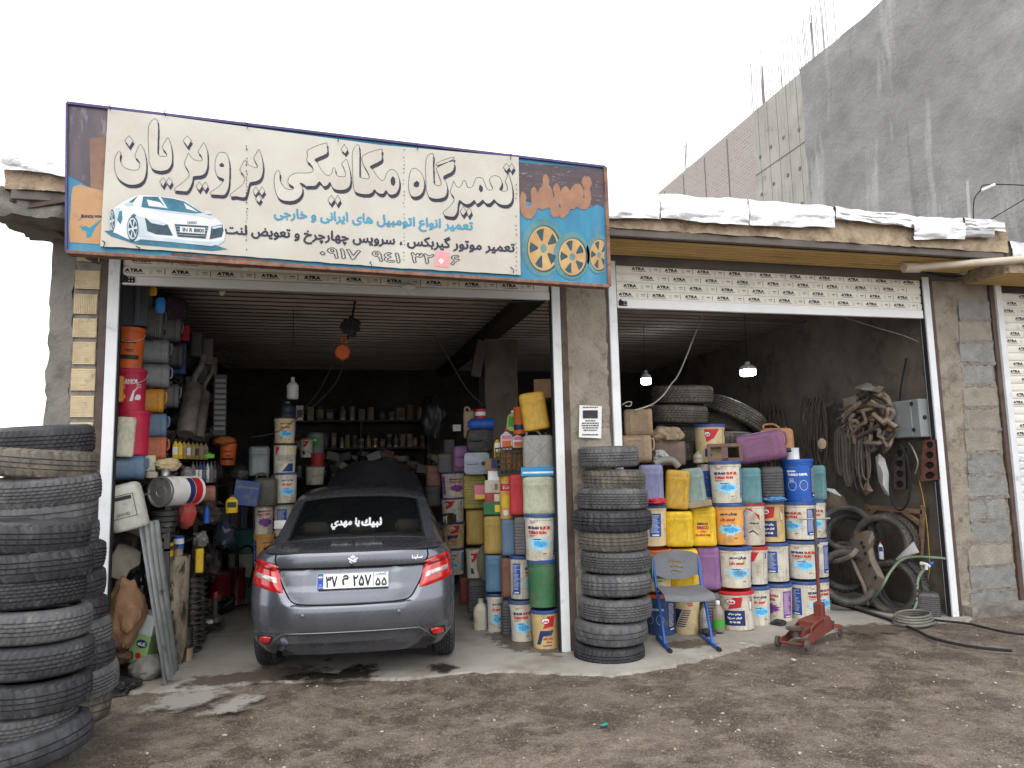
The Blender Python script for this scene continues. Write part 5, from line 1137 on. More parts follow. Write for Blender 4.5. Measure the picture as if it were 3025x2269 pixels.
        for k in (0, .44):
            T('IRANOL', k, .265, .16, .04, 3); cyl_poly(b, [(k+.0, .09), (k+.03, .09), (k+.045, .17), (k+.09, .22), (k+.03, .18)], 3, .0014); cyl_poly(b, ell(k-.06, .13, .022, .022, 16), 9, .0016); cyl_rect(b, k-.063, k-.057, .08, .11, 9); cyl_poly(b, [(k+.05, .1), (k+.1, .1), (k+.115, .125), (k+.1, .15), (k+.07, .15), (k+.05, .125)], 3, .0014)
            for q in range(3): cyl_rect(b, k-.09, k-.04, .225-q*.014, .23-q*.014, 3); cyl_rect(b, k+.06, k+.11, .235-q*.012, .239-q*.012, 3)
    elif kind == 'shell':
        for k in (0, .44): cyl_rect(b, k-.14, k+.14, .24, .3, 1); cyl_rect(b, k-.1, k+.1, .1, .2, 9); T('SPEED', k, .27, .14, .03, 3); cyl_rect(b, k-.06, k+.05, .03, .075, 3)
    elif kind == 'whiteblue':
        for k in (0, .44):
            cyl_poly(b, [(k-.13, .34), (k-.06, .34), (k-.13, .22)], 1, .0014); cyl_poly(b, [(k-.03, .03), (k+.05, .13), (k+.12, .13), (k+.12, .03)], 0, .0014); cyl_poly(b, [(k+.04, .33), (k+.1, .33), (k+.07, .27)], 9, .0014)
            for q in range(8): cyl_rect(b, k-.1, k+.1, .23-q*.01, .2325-q*.01, 7)
    LAB[kind] = b.mesh('label', LM); return LAB[kind]
BK = {}
def bucket_meshes(bm, lm):
    if (bm.name, lm.name) in BK: return BK[bm.name, lm.name]
    b = MB(); prof = [(0, .006), (BR0-.012, .006), (BR0-.006, 0), (BR0, .004)]+[(BR0+(BR1-BR0)*z/BH, z) for z in (.05, .15, .25, .325)]+[(BR1-.002, .328), (BR1+.003, .33), (BR1+.003, .336), (BR1-.001, .338), (BR1-.001, .345), (BR1+.003, .347), (BR1+.003, .353), (BR1-.004, .356)]
    body = b.mesh('body', bm, 35) if False else b.lathe(prof, 40).mesh('body', bm, 35)
    l = MB().lathe([(BR1-.004, .35), (BR1+.006, .35), (BR1+.007, .372), (BR1+.002, .379), (BR1-.012, .379), (BR1-.016, .372), (.05, .372), (0, .3725)], 40).mesh('lid', lm, 35)
    h = MB().tube([(math.cos(R(a))*(BR1+.008), math.sin(R(a))*(BR1+.008), .33-.09*math.sin(R(a-180))*1.0) for a in range(180, 361, 12)], .0022, 5).mesh('handle', wt)
    BK[bm.name, lm.name] = (body, l, h); return BK[bm.name, lm.name]
BG = 'oil pails and cans stacked in the shop'
def bucket(label, cr, box, Y, bm=None, lm=None, lab='behran', turn=0, tilt=0, lean=0, handle=False, nolid=False, flip=False, name='oil_pail', hs=None):
    P, wd, h = fit(cr, *box, Y); s = wd/(2*(BR1+.003)); z = (hs or h)/.379
    t = thing(name, label, 'pail', group=BG); t.location = P; t.rotation_euler = (R(tilt+rnd.uniform(-1.3, 1.3)), R(lean+rnd.uniform(-1.6, 1.6)), face_cam(P, turn+rnd.uniform(-7, 7))); t.scale = (s, s, z)
    bo, li_, ha = bucket_meshes(bm or pw, plid if lm in (None, pblue) and bm is not pblue else lm or pblue)
    link('body', bo, t)
    if not nolid: link('lid', li_, t)
    if handle: link('handle', ha, t)
    if lab: link('label', label_mesh(lab), t, kind='stuff')
    if flip:
        M_ = t.matrix_basis.copy(); t.rotation_euler = (R(180), 0, face_cam(P, turn)); t.location = P+Vector((0, 0, h))
    return t
# ------------------------------------------------------------------ jerry cans
JM = {}
def can_mesh(style, m):
    """unit can: x,y in -.5..+.5, z 0..1"""
    if (style, m.name) in JM: return JM[style, m.name]
    b = MB(); seg = 40; ex = {'tall': 5, 'round': 3, 'metal': 9, 'x': 6, 'ribs': 5, 'drum': 2, 'bulge': 4}.get(style, 5)
    top = {'tall': [(.86, 1), (.91, .975), (.945, .9), (.962, .8)], 'round': [(.88, 1), (.93, .93), (.96, .8), (.975, .6)], 'metal': [(.97, 1), (.985, .99), (.99, .97)], 'x': [(.85, 1), (.9, .97), (.93, .9), (.95, .82)], 'ribs': [(.84, .99), (.88, .95), (.92, .86), (.945, .72)], 'bulge': [(.84, .98), (.9, .92), (.94, .8), (.96, .62)], 'drum': [(.97, 1), (.985, 1.02), (1, 1)]}.get(style)
    lev = [(0, .86), (.012, .94), (.035, .985), (.06, 1)]
    if style == 'ribs':
        z = .1
        while z < .76: lev += [(z, 1), (z+.018, .955), (z+.034, .955), (z+.052, 1)]; z += .078
    elif style in ('tall', 'round'): lev += [(.16, 1), (.17, .985), (.6, .985), (.7, .99), (.71, 1)]
    elif style == 'drum': lev += [(.32, 1), (.34, 1.03), (.36, 1), (.64, 1), (.66, 1.03), (.68, 1)]
    else: lev += [(.3, 1), (.6, 1)]
    if style == 'tall': lev += [(.78, 1), (.79, .985)]
    lev += [(z, s) for z, s in top]
    n = len(lev)
    for j in range(seg):
        a = 2*math.pi*j/seg; ca, sa = math.cos(a), math.sin(a); k = (abs(ca)**ex+abs(sa)**ex)**(-1/ex)
        for z, s in lev: 
            sx = s; dent = 1+.012*nz(ca*2+len(style), sa*2, z*3)
            b.v.append((.5*k*ca*sx*dent, .5*k*sa*(s if style != 'ribs' else s)*dent, z))
    for j in range(seg):
        q = (j+1) % seg
        for i in range(n-1): b.f.append((j*n+i, q*n+i, q*n+i+1, j*n+i+1)); b.m.append(0)
    b.f.append(tuple(j*n for j in range(seg))[::-1]); b.f.append(tuple(j*n+n-1 for j in range(seg))); b.m += [0, 0]
    if style == 'x':
        for p, q in (((-.36, .16), (.36, .78)), ((.36, .16), (-.36, .78))): b.bar((p[0], -.497, p[1]), (q[0], -.497, q[1]), .05, .05)
    if style == 'tall':
        for x in (-.3, .3): b.bar((x, -.492, .2), (x, -.492, .66), .02, .02)
    JM[style, m.name] = b.mesh('body', m, 40); return JM[style, m.name]
def jcan(label, cr, box, Y, m, style='tall', dep=None, turn=0, tilt=0, lean=0, cap=None, capx=.28, handle=True, nocap=False, name='jerrycan', group=BG, hold=None, lab=None, rot=None, cat='can', k=1.0):
    P, wd, h = fit(cr, *box, Y, dfront=.1 if dep is None else dep/2)
    d = dep or min(.2, wd*.9)
    t = thing(name, label, cat, group=group)
    ct = abs(math.cos(R(lean))); st = abs(math.sin(R(lean)))
    if lean and ct > .5: w2 = max(.05, (wd*ct-h*st)/(ct*ct-st*st+1e-6)) if abs(ct*ct-st*st) > .3 else wd*.8; h2 = (h-w2*st)/ct; wd, h = max(w2, wd*.6), max(h2, h*.6)
    t.location = P+Vector((0, 0, (wd/2*st if lean else 0))) ; t.rotation_euler = rot if rot else (R(tilt), R(lean), face_cam(P, turn))
    if rot: t.location = P+Vector((0, 0, h/2))
    bo = link('body', can_mesh(style, m), t); bo.scale = (wd, d, h*.955 if not nocap else h)
    if rot: pass
    if not nocap and style != 'drum':
        c = MB().lathe([(0, h*.99), (.017, h*.99), (.019, h*.985), (.02, h*.945), (.017, h*.94), (.017, h*.9)], 14, X=Matrix.Translation((capx*wd, 0, 0))).mesh('cap', cap or pblack, 40); link('cap', c, t)
    if handle and style != 'drum' and not nocap:
        z0 = h*.94; zz = h*.945; link('handle', MB().tube(smooth_path([(-.36*wd, 0, z0-.005), (-.33*wd, 0, zz+.03), (-.05*wd, 0, zz+.033), (.1*wd, 0, z0-.005)], 4), .011, 8).mesh('handle', m, 60), t)
    if lab:
        lm_, items = lab
        for (x0, x1, z0, z1, mm) in items:
            q = MB(); q.poly([(x0*wd, -d*.5-.0015, z0*h), (x1*wd, -d*.5-.0015, z0*h), (x1*wd, -d*.5-.0015, z1*h), (x0*wd, -d*.5-.0015, z1*h)]); q.build('sticker', mm, t)
    return t
def lying(label, cr, box, Y, m, style='tall', along='x', dep=.2, name='jerrycan', spin=0, cap=None, flipx=False, k=1.0, tiltz=0, nocap=False, group=BG, cat='can'):
    """a can on its side: its height runs along world x (or towards the camera with along='y')"""
    P, wd, h = fit(cr, *box, Y, dfront=.1)
    t = thing(name, label, cat, group=group)
    if along == 'x': L_, W2, D2 = wd, h, dep; rot = Euler((0, R(90 if not flipx else -90)+R(tiltz), face_cam(P)), 'XYZ'); off = Vector((-L_/2*(1 if not flipx else -1), 0, h/2))
    else: L_, W2, D2 = dep, wd, h; rot = Euler((R(90), R(spin), face_cam(P)), 'XYZ'); off = Vector((0, L_/2, h/2))
    t.rotation_euler = rot
    Rz = Matrix.Rotation(face_cam(P), 3, 'Z'); t.location = P+Rz @ off
    bo = link('body', can_mesh(style, m), t); bo.scale = (W2, D2, L_*.94)
    if not nocap: link('cap', MB().lathe([(0, L_), (.02, L_), (.022, L_*.98), (.022, L_*.92)], 14, X=Matrix.Translation((W2*.25, 0, 0))).mesh('cap', cap or pblack, 40), t); link('handle', MB().tube(smooth_path([(-.36*W2, 0, L_*.92), (-.33*W2, 0, L_*.93+.012), (-.05*W2, 0, L_*.93+.012), (.06*W2, 0, L_*.92)], 4), .01, 8).mesh('handle', m, 60), t)
    return t
def carton(label, cr, box, Y, m, dep=.12, turn=0, lean=0, bands=(), name='carton', cat='box', group='boxes and small packs among the cans', text=None, tm=None):
    P, wd, h = fit(cr, *box, Y, dfront=dep/2); t = thing(name, label, cat, group=group); t.location = P; t.rotation_euler = (0, R(lean), face_cam(P, turn))
    b = MB(); b.box(-wd/2, wd/2, -dep/2, dep/2, 0, h, ch=.004); b.build('body', m, t)
    for (x0, x1, z0, z1, mm) in bands:
        q = MB(); q.poly([(x0*wd, -dep/2-.0012, z0*h), (x1*wd, -dep/2-.0012, z0*h), (x1*wd, -dep/2-.0012, z1*h), (x0*wd, -dep/2-.0012, z1*h)]); q.build('printed_panel', mm, t)
    if text:
        q = MB(); put_text(q, text, 0, h*.55, wd*.7, h*.22, lambda x, z: (x, -dep/2-.0024, z), bold=.05, res=14); q.build('lettering', tm or wt, t, kind='stuff')
    return t
def bottle(label, cr, box, Y, m, cap, lab=None, lean=0, dep=None, name='oil_bottle', turn=0, flat=True, cat='bottle', group='bottles among the cans'):
    P, wd, h = fit(cr, *box, Y); t = thing(name, label, cat, group=group); t.location = P; t.rotation_euler = (0, R(lean), face_cam(P, turn))
    if flat:
        b = MB(); seg = 24; lev = [(0, .9), (.02, 1), (.6, 1), (.72, .9), (.8, .6), (.86, .36), (.9, .3)]; n = len(lev)
        for j in range(seg):
            a = 2*math.pi*j/seg; k = (abs(math.cos(a))**4+abs(math.sin(a))**4)**-.25
            for z, s in lev: b.v.append((wd/2*k*math.cos(a)*s, wd*.36*k*math.sin(a)*min(1, s+.05), z*h))
        for j in range(seg):
            q = (j+1) % seg
            for i in range(n-1): b.f.append((j*n+i, q*n+i, q*n+i+1, j*n+i+1)); b.m.append(0)
        b.f.append(tuple(j*n for j in range(seg))[::-1]); b.m.append(0); b.f.append(tuple(j*n+n-1 for j in range(seg))); b.m.append(0); b.build('body', m, t, smooth=50)
    else: MB().lathe([(0, 0), (wd*.46, 0), (wd/2, h*.03), (wd/2, h*.25), (wd*.46, h*.3), (wd/2, h*.38), (wd/2, h*.6), (wd*.38, h*.74), (wd*.17, h*.88), (wd*.16, h*.92), (0, h*.92)], 20).build('body', m, t, smooth=50)
    MB().lathe([(wd*.18, h*.89), (wd*.18, h*.99), (wd*.14, h), (0, h)], 14).build('cap', cap, t, smooth=50)
    if lab: 
        for z0, z1, mm in lab:
            q = MB(); dd = wd*.36+.0015 if flat else wd/2+.0015; seg2 = 1 if flat else 8
            if flat: q.poly([(-wd*.36, -dd, z0*h), (wd*.36, -dd, z0*h), (wd*.36, -dd, z1*h), (-wd*.36, -dd, z1*h)])
            else: q.lathe([(dd, z0*h), (dd, z1*h)], 20)
            q.build('label', mm, t)
    return t
def tin(label, cr, box, Y, m, lab=None, lidm=None, name='tin_can', cat='tin', group='tins on the shelves and stacks', turn=0):
    P, wd, h = fit(cr, *box, Y); r_ = wd/2; t = thing(name, label, cat, group=group); t.location = P; t.rotation_euler = (0, 0, face_cam(P, turn))
    MB().lathe([(0, 0), (r_, 0), (r_, h*.04), (r_*.97, h*.06), (r_*.97, h*.94), (r_, h*.96), (r_, h)], 20).build('body', m, t, smooth=40); MB().lathe([(r_, h), (r_*.93, h), (r_*.9, h-.004), (0, h-.004)], 20).build('lid', lidm or psil, t)
    if lab: MB().lathe([(r_*.975, h*lab[0]), (r_*.975, h*lab[1])], 20).build('label', lab[2], t, smooth=40)
    return t
# ================================================================== right bay: the wall of pails beside the tyre stack
B = lambda lab_, box, Y, **k: bucket(lab_, R4, box, Y, **k)
J = lambda lab_, box, Y, m, **k: jcan(lab_, R4, box, Y, m, **k)
# column behind the tyres
J('dusty lavender jerrycan at the top left of the right bay stack', (85, 52, 278, 380), .36, plav, nocap=True)
B('cream pail with blue panel behind the tyre column, second from top', (70, 378, 305, 722), .38, bm=pcream, lab='bluepanel', turn=20)
B('cream pail with green panel behind the grey chair back', (95, 735, 345, 1088), .37, bm=pcream, lm=por2, lab='greenpanel', turn=8)
B('solid blue pail on the floor behind the chair left leg', (140, 1085, 375, 1447), .37, bm=pblued, lm=por2, lab='bluewhite', turn=-30)
# yellow cans
J('mustard yellow jerrycan leaning left on the yellow can', (268, 88, 486, 428), .37, pmus, lean=5, nocap=True)
J('plain yellow jerrycan with olive foot left of the labelled one', (288, 425, 514, 725), .36, pyel, nocap=True)
J('yellow jerrycan hidden behind the grey chair back', (330, 725, 560, 1082), .34, pyel, nocap=True)
B('beige pail with navy stripes on the floor behind the chair', (352, 1080, 570, 1438), .33, bm=pcream, lm=pcream, lab='stripe', turn=0)
J('grey teal jerrycan leaning right beside the mustard one', (432, 72, 640, 402), .42, pgt, lean=-5, nocap=True)
yl = J('bright yellow jerrycan with red printed label and white text', (492, 388, 700, 720), .4, pyel, nocap=True)
for nm, tx, x, z, w_, h_, m_ in (('label', 'BESCO', .0, .66, .1, .022, lnavy), ('label', 'RISSCO', .0, .55, .11, .03, lred), ('label', fa('روغن'), 0, .44, .05, .02, lred), ('label', 'FLUIDS OIL', 0, .33, .14, .02, lred)):
    q = MB(); hh = .32; put_text(q, tx, x, z*hh, w_, h_, lambda a, c: (a, -.1015, c), bold=.06, res=14); q.build(nm, m_, yl, kind='stuff')
J('purple jerrycan under the labelled yellow can', (538, 705, 735, 1068), .42, ppur, nocap=True)
J('grey ribbed can on the floor behind the plastic bottles', (590, 1062, 748, 1385), .42, pgrey, style='ribs', nocap=True)
J('small cream pail edge behind the top behran pail', (560, 48, 700, 372), .62, pw, style='drum', handle=False, name='oil_pail', cat='pail', lab=(None, [(-.3, .3, .15, .8, lblue)]))
# behran columns
B('top white pail with blue lid, blue splash and red lettering', (652, 35, 912, 376), .38, turn=8)
B('orange tan pail with Persian lettering under the top white pail', (680, 370, 946, 716), .37, bm=porange, lab='farsi', turn=-6)
B('white pail with Persian lettering beside the purple can', (714, 708, 988, 1062), .34, lab='farsi', turn=12)
B('stained cream pail with navy parallelogram on the floor, red lid', (738, 1058, 1018, 1408), .31, bm=pw, lm=pred, lab='oldline', turn=-18)
J('teal jerrycan beside the top white pail', (884, 78, 1064, 378), .5, pteal, nocap=True)
B('white pail with red lid and tall red stripe', (868, 364, 1096, 716), .55, lm=pred, lab='hydraulic', turn=-4)
B('white pail with red triangle above the floor row', (890, 712, 1118, 1034), .5, lm=pred, lab='redtri', turn=6)
B('white pail with smeared red Persian lettering on the floor', (905, 1026, 1140, 1368), .44, lab='farsi', turn=26)
J('dark grey ribbed can with small spout atop the stack', (1062, 48, 1244, 362), .6, pdgrey, style='ribs', capx=0, handle=False)
B('grimy tan pail with oval logo and navy block', (1040, 356, 1258, 692), .62, bm=pbeige, lab='oldline', turn=-22)
B('oil-streaked white pail with blue panel in the third column', (1065, 684, 1290, 1012), .58, lab='bluepanel', turn=-12)
B('white pail with purple panel on the floor', (1090, 1004, 1314, 1336), .52, lab='diesel', turn=-40)
B('glossy blue pail with white lettering at the top right', (1244, 18, 1488, 368), .6, bm=pblue, lab='bluewhite', turn=-4)
B('white pail with oval logo directly under the glossy blue pail', (1252, 360, 1506, 672), .58, lab='behran', turn=-44)
B('white pail with blue splash, third down under the blue pail', (1268, 664, 1532, 992), .56, lab='behran', turn=6)
B('white pail with blue panel on the floor behind the jack', (1290, 982, 1532, 1318), .52, lab='behran', turn=52)
J('pale teal jerrycan at the top right end of the pail wall', (1400, 58, 1584, 348), .82, pteal, nocap=True)
B('white pail at the right end under the pale teal can', (1370, 340, 1588, 656), .84, lab='behran', turn=4)
B('white pail at the right end, second above the floor', (1380, 648, 1606, 976), .8, lab='behran', turn=-20)
B('white pail at the right end standing on the floor', (1396, 968, 1622, 1300), .76, lab='behran', turn=30)
# on top of the wall
jj = lambda lab_, box, Y, m, **k: lying(lab_, R3, box, Y, m, **k)
jj('dusty tan can lying on top at the left, upper of two', (55, 425, 362, 700), .75, pdust, along='x', flipx=True)
jj('dusty tan can lying on top at the left, lower of two', (65, 685, 388, 968), .62, pdust, along='x')
jcan('dusty brown case with latch between tan cans and tyres', R3, (370, 752, 690, 990), .75, pbrown if False else P_('taupe', (112, 92, 80), .3), style='metal', nocap=True, dep=.2, name='plastic_case', cat='case')
bucket('cream pail with red triangle standing among the stacked tyres', R3, (785, 575, 1088, 958), .8, bm=pcream, lm=pblue, lab='redtri', turn=10)
lying('big purple can lying on the white pails', R3, (1225, 685, 1720, 985), .58, ppurd, along='x', dep=.22, tiltz=-8)
jcan('tan orange can behind the lying purple can', R3, (1435, 590, 1760, 900), .92, P_('tan_orange', (186, 134, 92), .3), style='bulge', dep=.2)
tin('small white plastic pot beside the lying purple can', R3, (1690, 815, 1815, 935), .62, P_('snow', (236, 238, 244), .05), lidm=P_('snow', (236, 238, 244)), name='plastic_pot', cat='pot')
# slotted brown plastic stool crate
P, wd, h = fit(R3, 915, 770, 1248, 955, .55); t = thing('plastic_crate', 'brown upturned plastic crate with window slots beside purple can', 'crate', P, (0, 0, face_cam(P)))
cm = P_('crate_brown', (118, 88, 80), .25); d = .24
for sx in (-1, 1):
    for sy in (-1, 1):
        b = MB(); b.box(sx*wd/2-(.035 if sx > 0 else 0), sx*wd/2+(0 if sx > 0 else .035), sy*d/2-(.035 if sy > 0 else 0), sy*d/2+(0 if sy > 0 else .035), 0, h*.86, ch=.004); b.build('leg', cm, t)
b = MB(); b.box(-wd/2, wd/2, -d/2, d/2, h*.78, h, ch=.01); b.build('seat', cm, t)
for x0 in (-.42, .06):
    b = MB(); b.box(wd*(-.5), wd*.5, -d/2+.002, -d/2+.014, h*.05, h*.22); b.build('rail', cm, t); break
b = MB(); b.box(-.03, .03, -d/2+.002, -d/2+.016, 0, h*.8); b.build('mullion', cm, t)
# dusty sheet and rag pieces on top
rag = mat('dusty_card', S(164, 146, 122), S(134, 116, 96), rough=.9, scale=8)
def crumple(label, name, cr, box, Y, m, dep=.14, seed=1, cat='rag', amp=.25, nu=18, flatten=1.0):
    P, wd, h = fit(cr, *box, Y, dfront=dep/2); b = MB()
    def fn(a, t):
        th = a*2*math.pi; ph = -math.pi/2+t*math.pi; x, y, z = math.cos(th)*math.cos(ph), math.sin(th)*math.cos(ph), math.sin(ph)
        k = 1+amp*fbm(x+seed, y, z, 1.6, 4)+amp*.5*abs(nz(x, y+seed, z, 4)); return (x*k*wd/2, y*k*dep/2, h/2+z*k*h/2*flatten)
    b.grid(fn, nu*2, nu); return b.build(name, m, None, smooth=32, loc=P, rot=(0, 0, face_cam(P)), label=label, cat=cat)
crumple('torn dusty cardboard on top of the tan cans', 'cardboard_piece', R3, (350, 600, 655, 770), .72, rag, .25, 3, 'cardboard', .3)
crumple('clear crumpled plastic bag by the lower tan can', 'plastic_bag', R3, (385, 845, 515, 970), .5, P_('film', (170, 178, 178), .1, .2), .12, 5, 'bag', .45)
bottle('small clear bottle with green cap before the cream pail', R3, (765, 845, 865, 968), .55, P_('clear', (150, 140, 124), .2, .2), lgreen, flat=False, name='plastic_bottle')
b = MB(); pth = [aty(*R3(375, 975), .42), aty(*R3(450, 940), .42), aty(*R3(540, 935), .42), aty(*R3(590, 970), .42), aty(*R3(615, 1000), .42)]; o = pth[2]; b.tube([p-o for p in smooth_path(pth, 5)], .035, 12); b.build('rubber_elbow', mat('elbow_grey', S(128, 126, 118), rough=.6), None, smooth=60, loc=o, label='grey rubber pipe elbow on the lavender can', cat='pipe')
crumple('folded blue and white cloth on the streaked ribbed can', 'cloth', R4, (1090, 318, 1252, 366), .45, P_('sky_cloth', (90, 150, 206), .1, .9), .2, 9, 'cloth', .3)
crumple('red and white wrapper on the cream pail', 'wrapper', R4, (150, 332, 290, 382), .22, P_('red_wrap', (206, 40, 60), .15, .6), .1, 11, 'wrapper', .4)
carton('flattened brown cardboard under the grey teal can', R4, (480, 352, 662, 404), .3, rag, .16, lean=-8, name='cardboard_piece', cat='cardboard')
# bottles at the floor
bottle('dented clear bottle with green label on the floor by chair leg', R4, (672, 1155, 768, 1412), .18, P_('clear', (150, 140, 124), .2, .2), wt, [(.12, .4, lgreen)], flat=False, name='plastic_bottle')
bottle('grimy empty clear bottle behind the right chair leg', R4, (566, 1190, 640, 1400), .2, P_('clear_grey', (146, 146, 142), .2, .2), pgrey, flat=False, name='plastic_bottle')
crumple('black plastic bag scrap behind the right chair leg', 'plastic_bag', R4, (562, 1375, 690, 1445), .12, pblack, .14, 13, 'bag', .4)
crumple('black bag scrap at the foot of the purple panel pail', 'plastic_bag', R4, (1140, 1305, 1255, 1375), .3, pblack, .12, 14, 'bag', .4)

# ================================================================== left bay: stacks along the pillar side
B = lambda lab_, box, Y, **k: bucket(lab_, R1, box, Y, **k); J = lambda lab_, box, Y, m, **k: jcan(lab_, R1, box, Y, m, **k)
B('tan pail with red block and navy shape on the floor by the white rail', (526, 1340, 688, 1592), .24, bm=pbeige, lab='old', turn=4)
B('dirty green pail without label by the white rail', (500, 1058, 678, 1348), .26, bm=pgreen, lm=pblue, lab=None)
B('white pail with blue lid and splash by the white rail', (480, 800, 668, 1078), .26, lab='behran', turn=-8)
J('cloudy pale green jerrycan half full by the white rail', (474, 582, 660, 812), .28, pclear, nocap=True)
carton('flat blue and white box on the cloudy green can', R1, (462, 540, 655, 592), .26, P_('box_blue', (40, 140, 196), .05), .16, bands=[(-.45, .45, .3, .5, wt)])
J('grey jerrycan with raised cross brace near the white rail', (474, 338, 650, 548), .3, pgr2, style='x')
J('mustard can tilted on top of the cross brace can', (464, 92, 645, 338), .32, pmus, lean=-8, nocap=True, style='tall')
B('white pail with red lettering on the floor, second from the rail', (400, 1290, 545, 1548), .56, turn=8)
B('white pail with blue panel on the second column', (398, 1042, 520, 1298), .6, lab='behran', turn=64)
J('grey ribbed can behind the white pail of the rail column', (425, 808, 512, 1046), .62, pgrey, style='ribs', nocap=True)
J('grimy blue can with silver patch beside the ribbed can', (352, 828, 438, 1048), .78, pcblue, nocap=True)
J('red jerrycan standing beside the cloudy green can', (398, 574, 490, 814), .6, pred, nocap=True)
J('dark grey ribbed can on the floor, third from the rail', (350, 1282, 444, 1512), .82, pdgrey, style='ribs', nocap=True)
J('dull brown jerrycan above the dark ribbed can', (350, 1042, 444, 1286), .84, pbrown, nocap=True)
B('white pail with Persian lettering on the floor, fourth from the rail', (262, 1256, 366, 1498), 1.0, lab='farsi', turn=10)
J('teal blue can above the Persian lettered pail', (258, 1030, 360, 1258), 1.02, P_('steel_blue', (84, 128, 158), .3), nocap=True)
J('old gold can under the small boxes', (250, 806, 364, 1038), 1.04, pgold, nocap=True)
bottle('white bottle jug on the floor by the car wheel', R1, (192, 1288, 278, 1478), 1.12, pnat, pnat, name='white_jug')
J('dark ribbed can on the floor behind the white jug', (158, 1168, 268, 1375), 1.5, pdgrey, style='ribs', nocap=True)
B('white pail with red band behind the dark ribbed can', (150, 1006, 238, 1176), 1.6, lab='redtri', turn=10, lm=pw)
J('red capped grey can by the car wheel', (112, 1160, 172, 1330), 1.9, P_('wine', (130, 48, 50), .3), nocap=True)
J('olive ribbed can in the upper stack behind the boxes', (132, 572, 262, 778), 1.55, polive, style='ribs', nocap=True)
J('mustard can under the olive ribbed can', (150, 772, 250, 984), 1.6, pgold, nocap=True)
crumple('pale crumpled sack beside the teal blue can', 'sack', R1, (214, 1000, 272, 1190), 1.2, P_('sackgrey', (112, 112, 96), .3, .7), .1, 21, 'sack', .2)
G1 = dict(group='boxes and small packs among the cans')
carton('green oil box with yellow cap mark on the gold can', R1, (248, 736, 356, 812), 1.0, P_('box_green', (34, 116, 64), .08), .14, bands=[(.1, .42, .2, .75, lyel)]); carton('dull red box above the green oil box', R1, (256, 682, 354, 742), 1.0, P_('box_red', (150, 50, 56), .1), .14, bands=[(.05, .45, .1, .8, pnat)])
carton('cream box with metal clip above the red box', R1, (256, 614, 348, 688), 1.0, pnat, .14, bands=[(.1, .3, .2, .7, pgrey)]); carton('plain white box on the cream clip box', R1, (274, 560, 344, 622), 1.0, P_('snow', (236, 238, 244)), .12); carton('navy and gold box above the white box', R1, (260, 492, 342, 558), .98, P_('box_gold', (150, 120, 70), .1), .12, bands=[(-.1, .5, .15, .95, lnavy)])
B('orange and purple handled pail beside the red jerrycan', (338, 584, 420, 836), .86, bm=porange, lm=pyel, lab='shell', turn=0)
carton('pink and yellow carton by the olive can', R1, (196, 644, 262, 726), 1.3, P_('box_pink', (222, 120, 150), .05), .1, bands=[(-.4, .4, .05, .35, lyel)])
lying('pale grey metal jerrycan lying under the black can', R1, (140, 458, 282, 582), 1.4, P_('pale_steel', (150, 160, 170), .15, .4), style='metal', along='y', dep=.3)
lying('black plastic can lying on the pale grey can', R1, (152, 318, 304, 462), 1.45, pblack, along='y', dep=.28)
P, wd, h = fit(R1, 156, 255, 308, 326, 1.4); t = thing('fuel_bottle', 'blue ribbed bottle lying on the black can', 'bottle', P+Vector((0, 0, h/2)), (0, 0, face_cam(P)), group='bottles among the cans')
MB().lathe([(0, -.5*wd), (h*.2, -.5*wd), (h*.22, -.46*wd), (h*.42, -.38*wd), (h*.5, -.3*wd), (h*.5, -.05*wd), (h*.46, 0), (h*.5, .05*wd), (h*.5, .45*wd), (h*.44, .5*wd), (0, .5*wd)], 20, X=Matrix.Rotation(R(90), 4, 'Y')).build('body', pblue, t, smooth=50); MB().lathe([(h*.23, -.5*wd), (h*.23, -.45*wd)], 14, X=Matrix.Rotation(R(90), 4, 'Y')).build('cap', lnavy, t)
tin('red and white tin on the blue lying bottle', R1, (200, 208, 262, 262), 1.5, pred, (.3, .7, wt)); J('brown beige can behind the blue bottle', (134, 204, 200, 372), 1.7, pdust); lying('purple canister in the shade behind the stack', R1, (82, 418, 165, 545), 1.8, ppur, along='y', dep=.25)
B('shaded pail with purple panel deep in the left bay', (10, 568, 140, 718), 2.7, lab='diesel', turn=30); B('shaded white pail with oval logo deep in the left bay', (10, 712, 140, 856), 2.7, lab='redtri', turn=-10)
B('shaded pail near the column on the floor stack', (10, 850, 140, 1005), 2.7, bm=pbeige, lab='old', turn=-10); B('lowest shaded pail near the column', (10, 1000, 140, 1160), 2.7, bm=pw, lab='farsi', turn=-10)
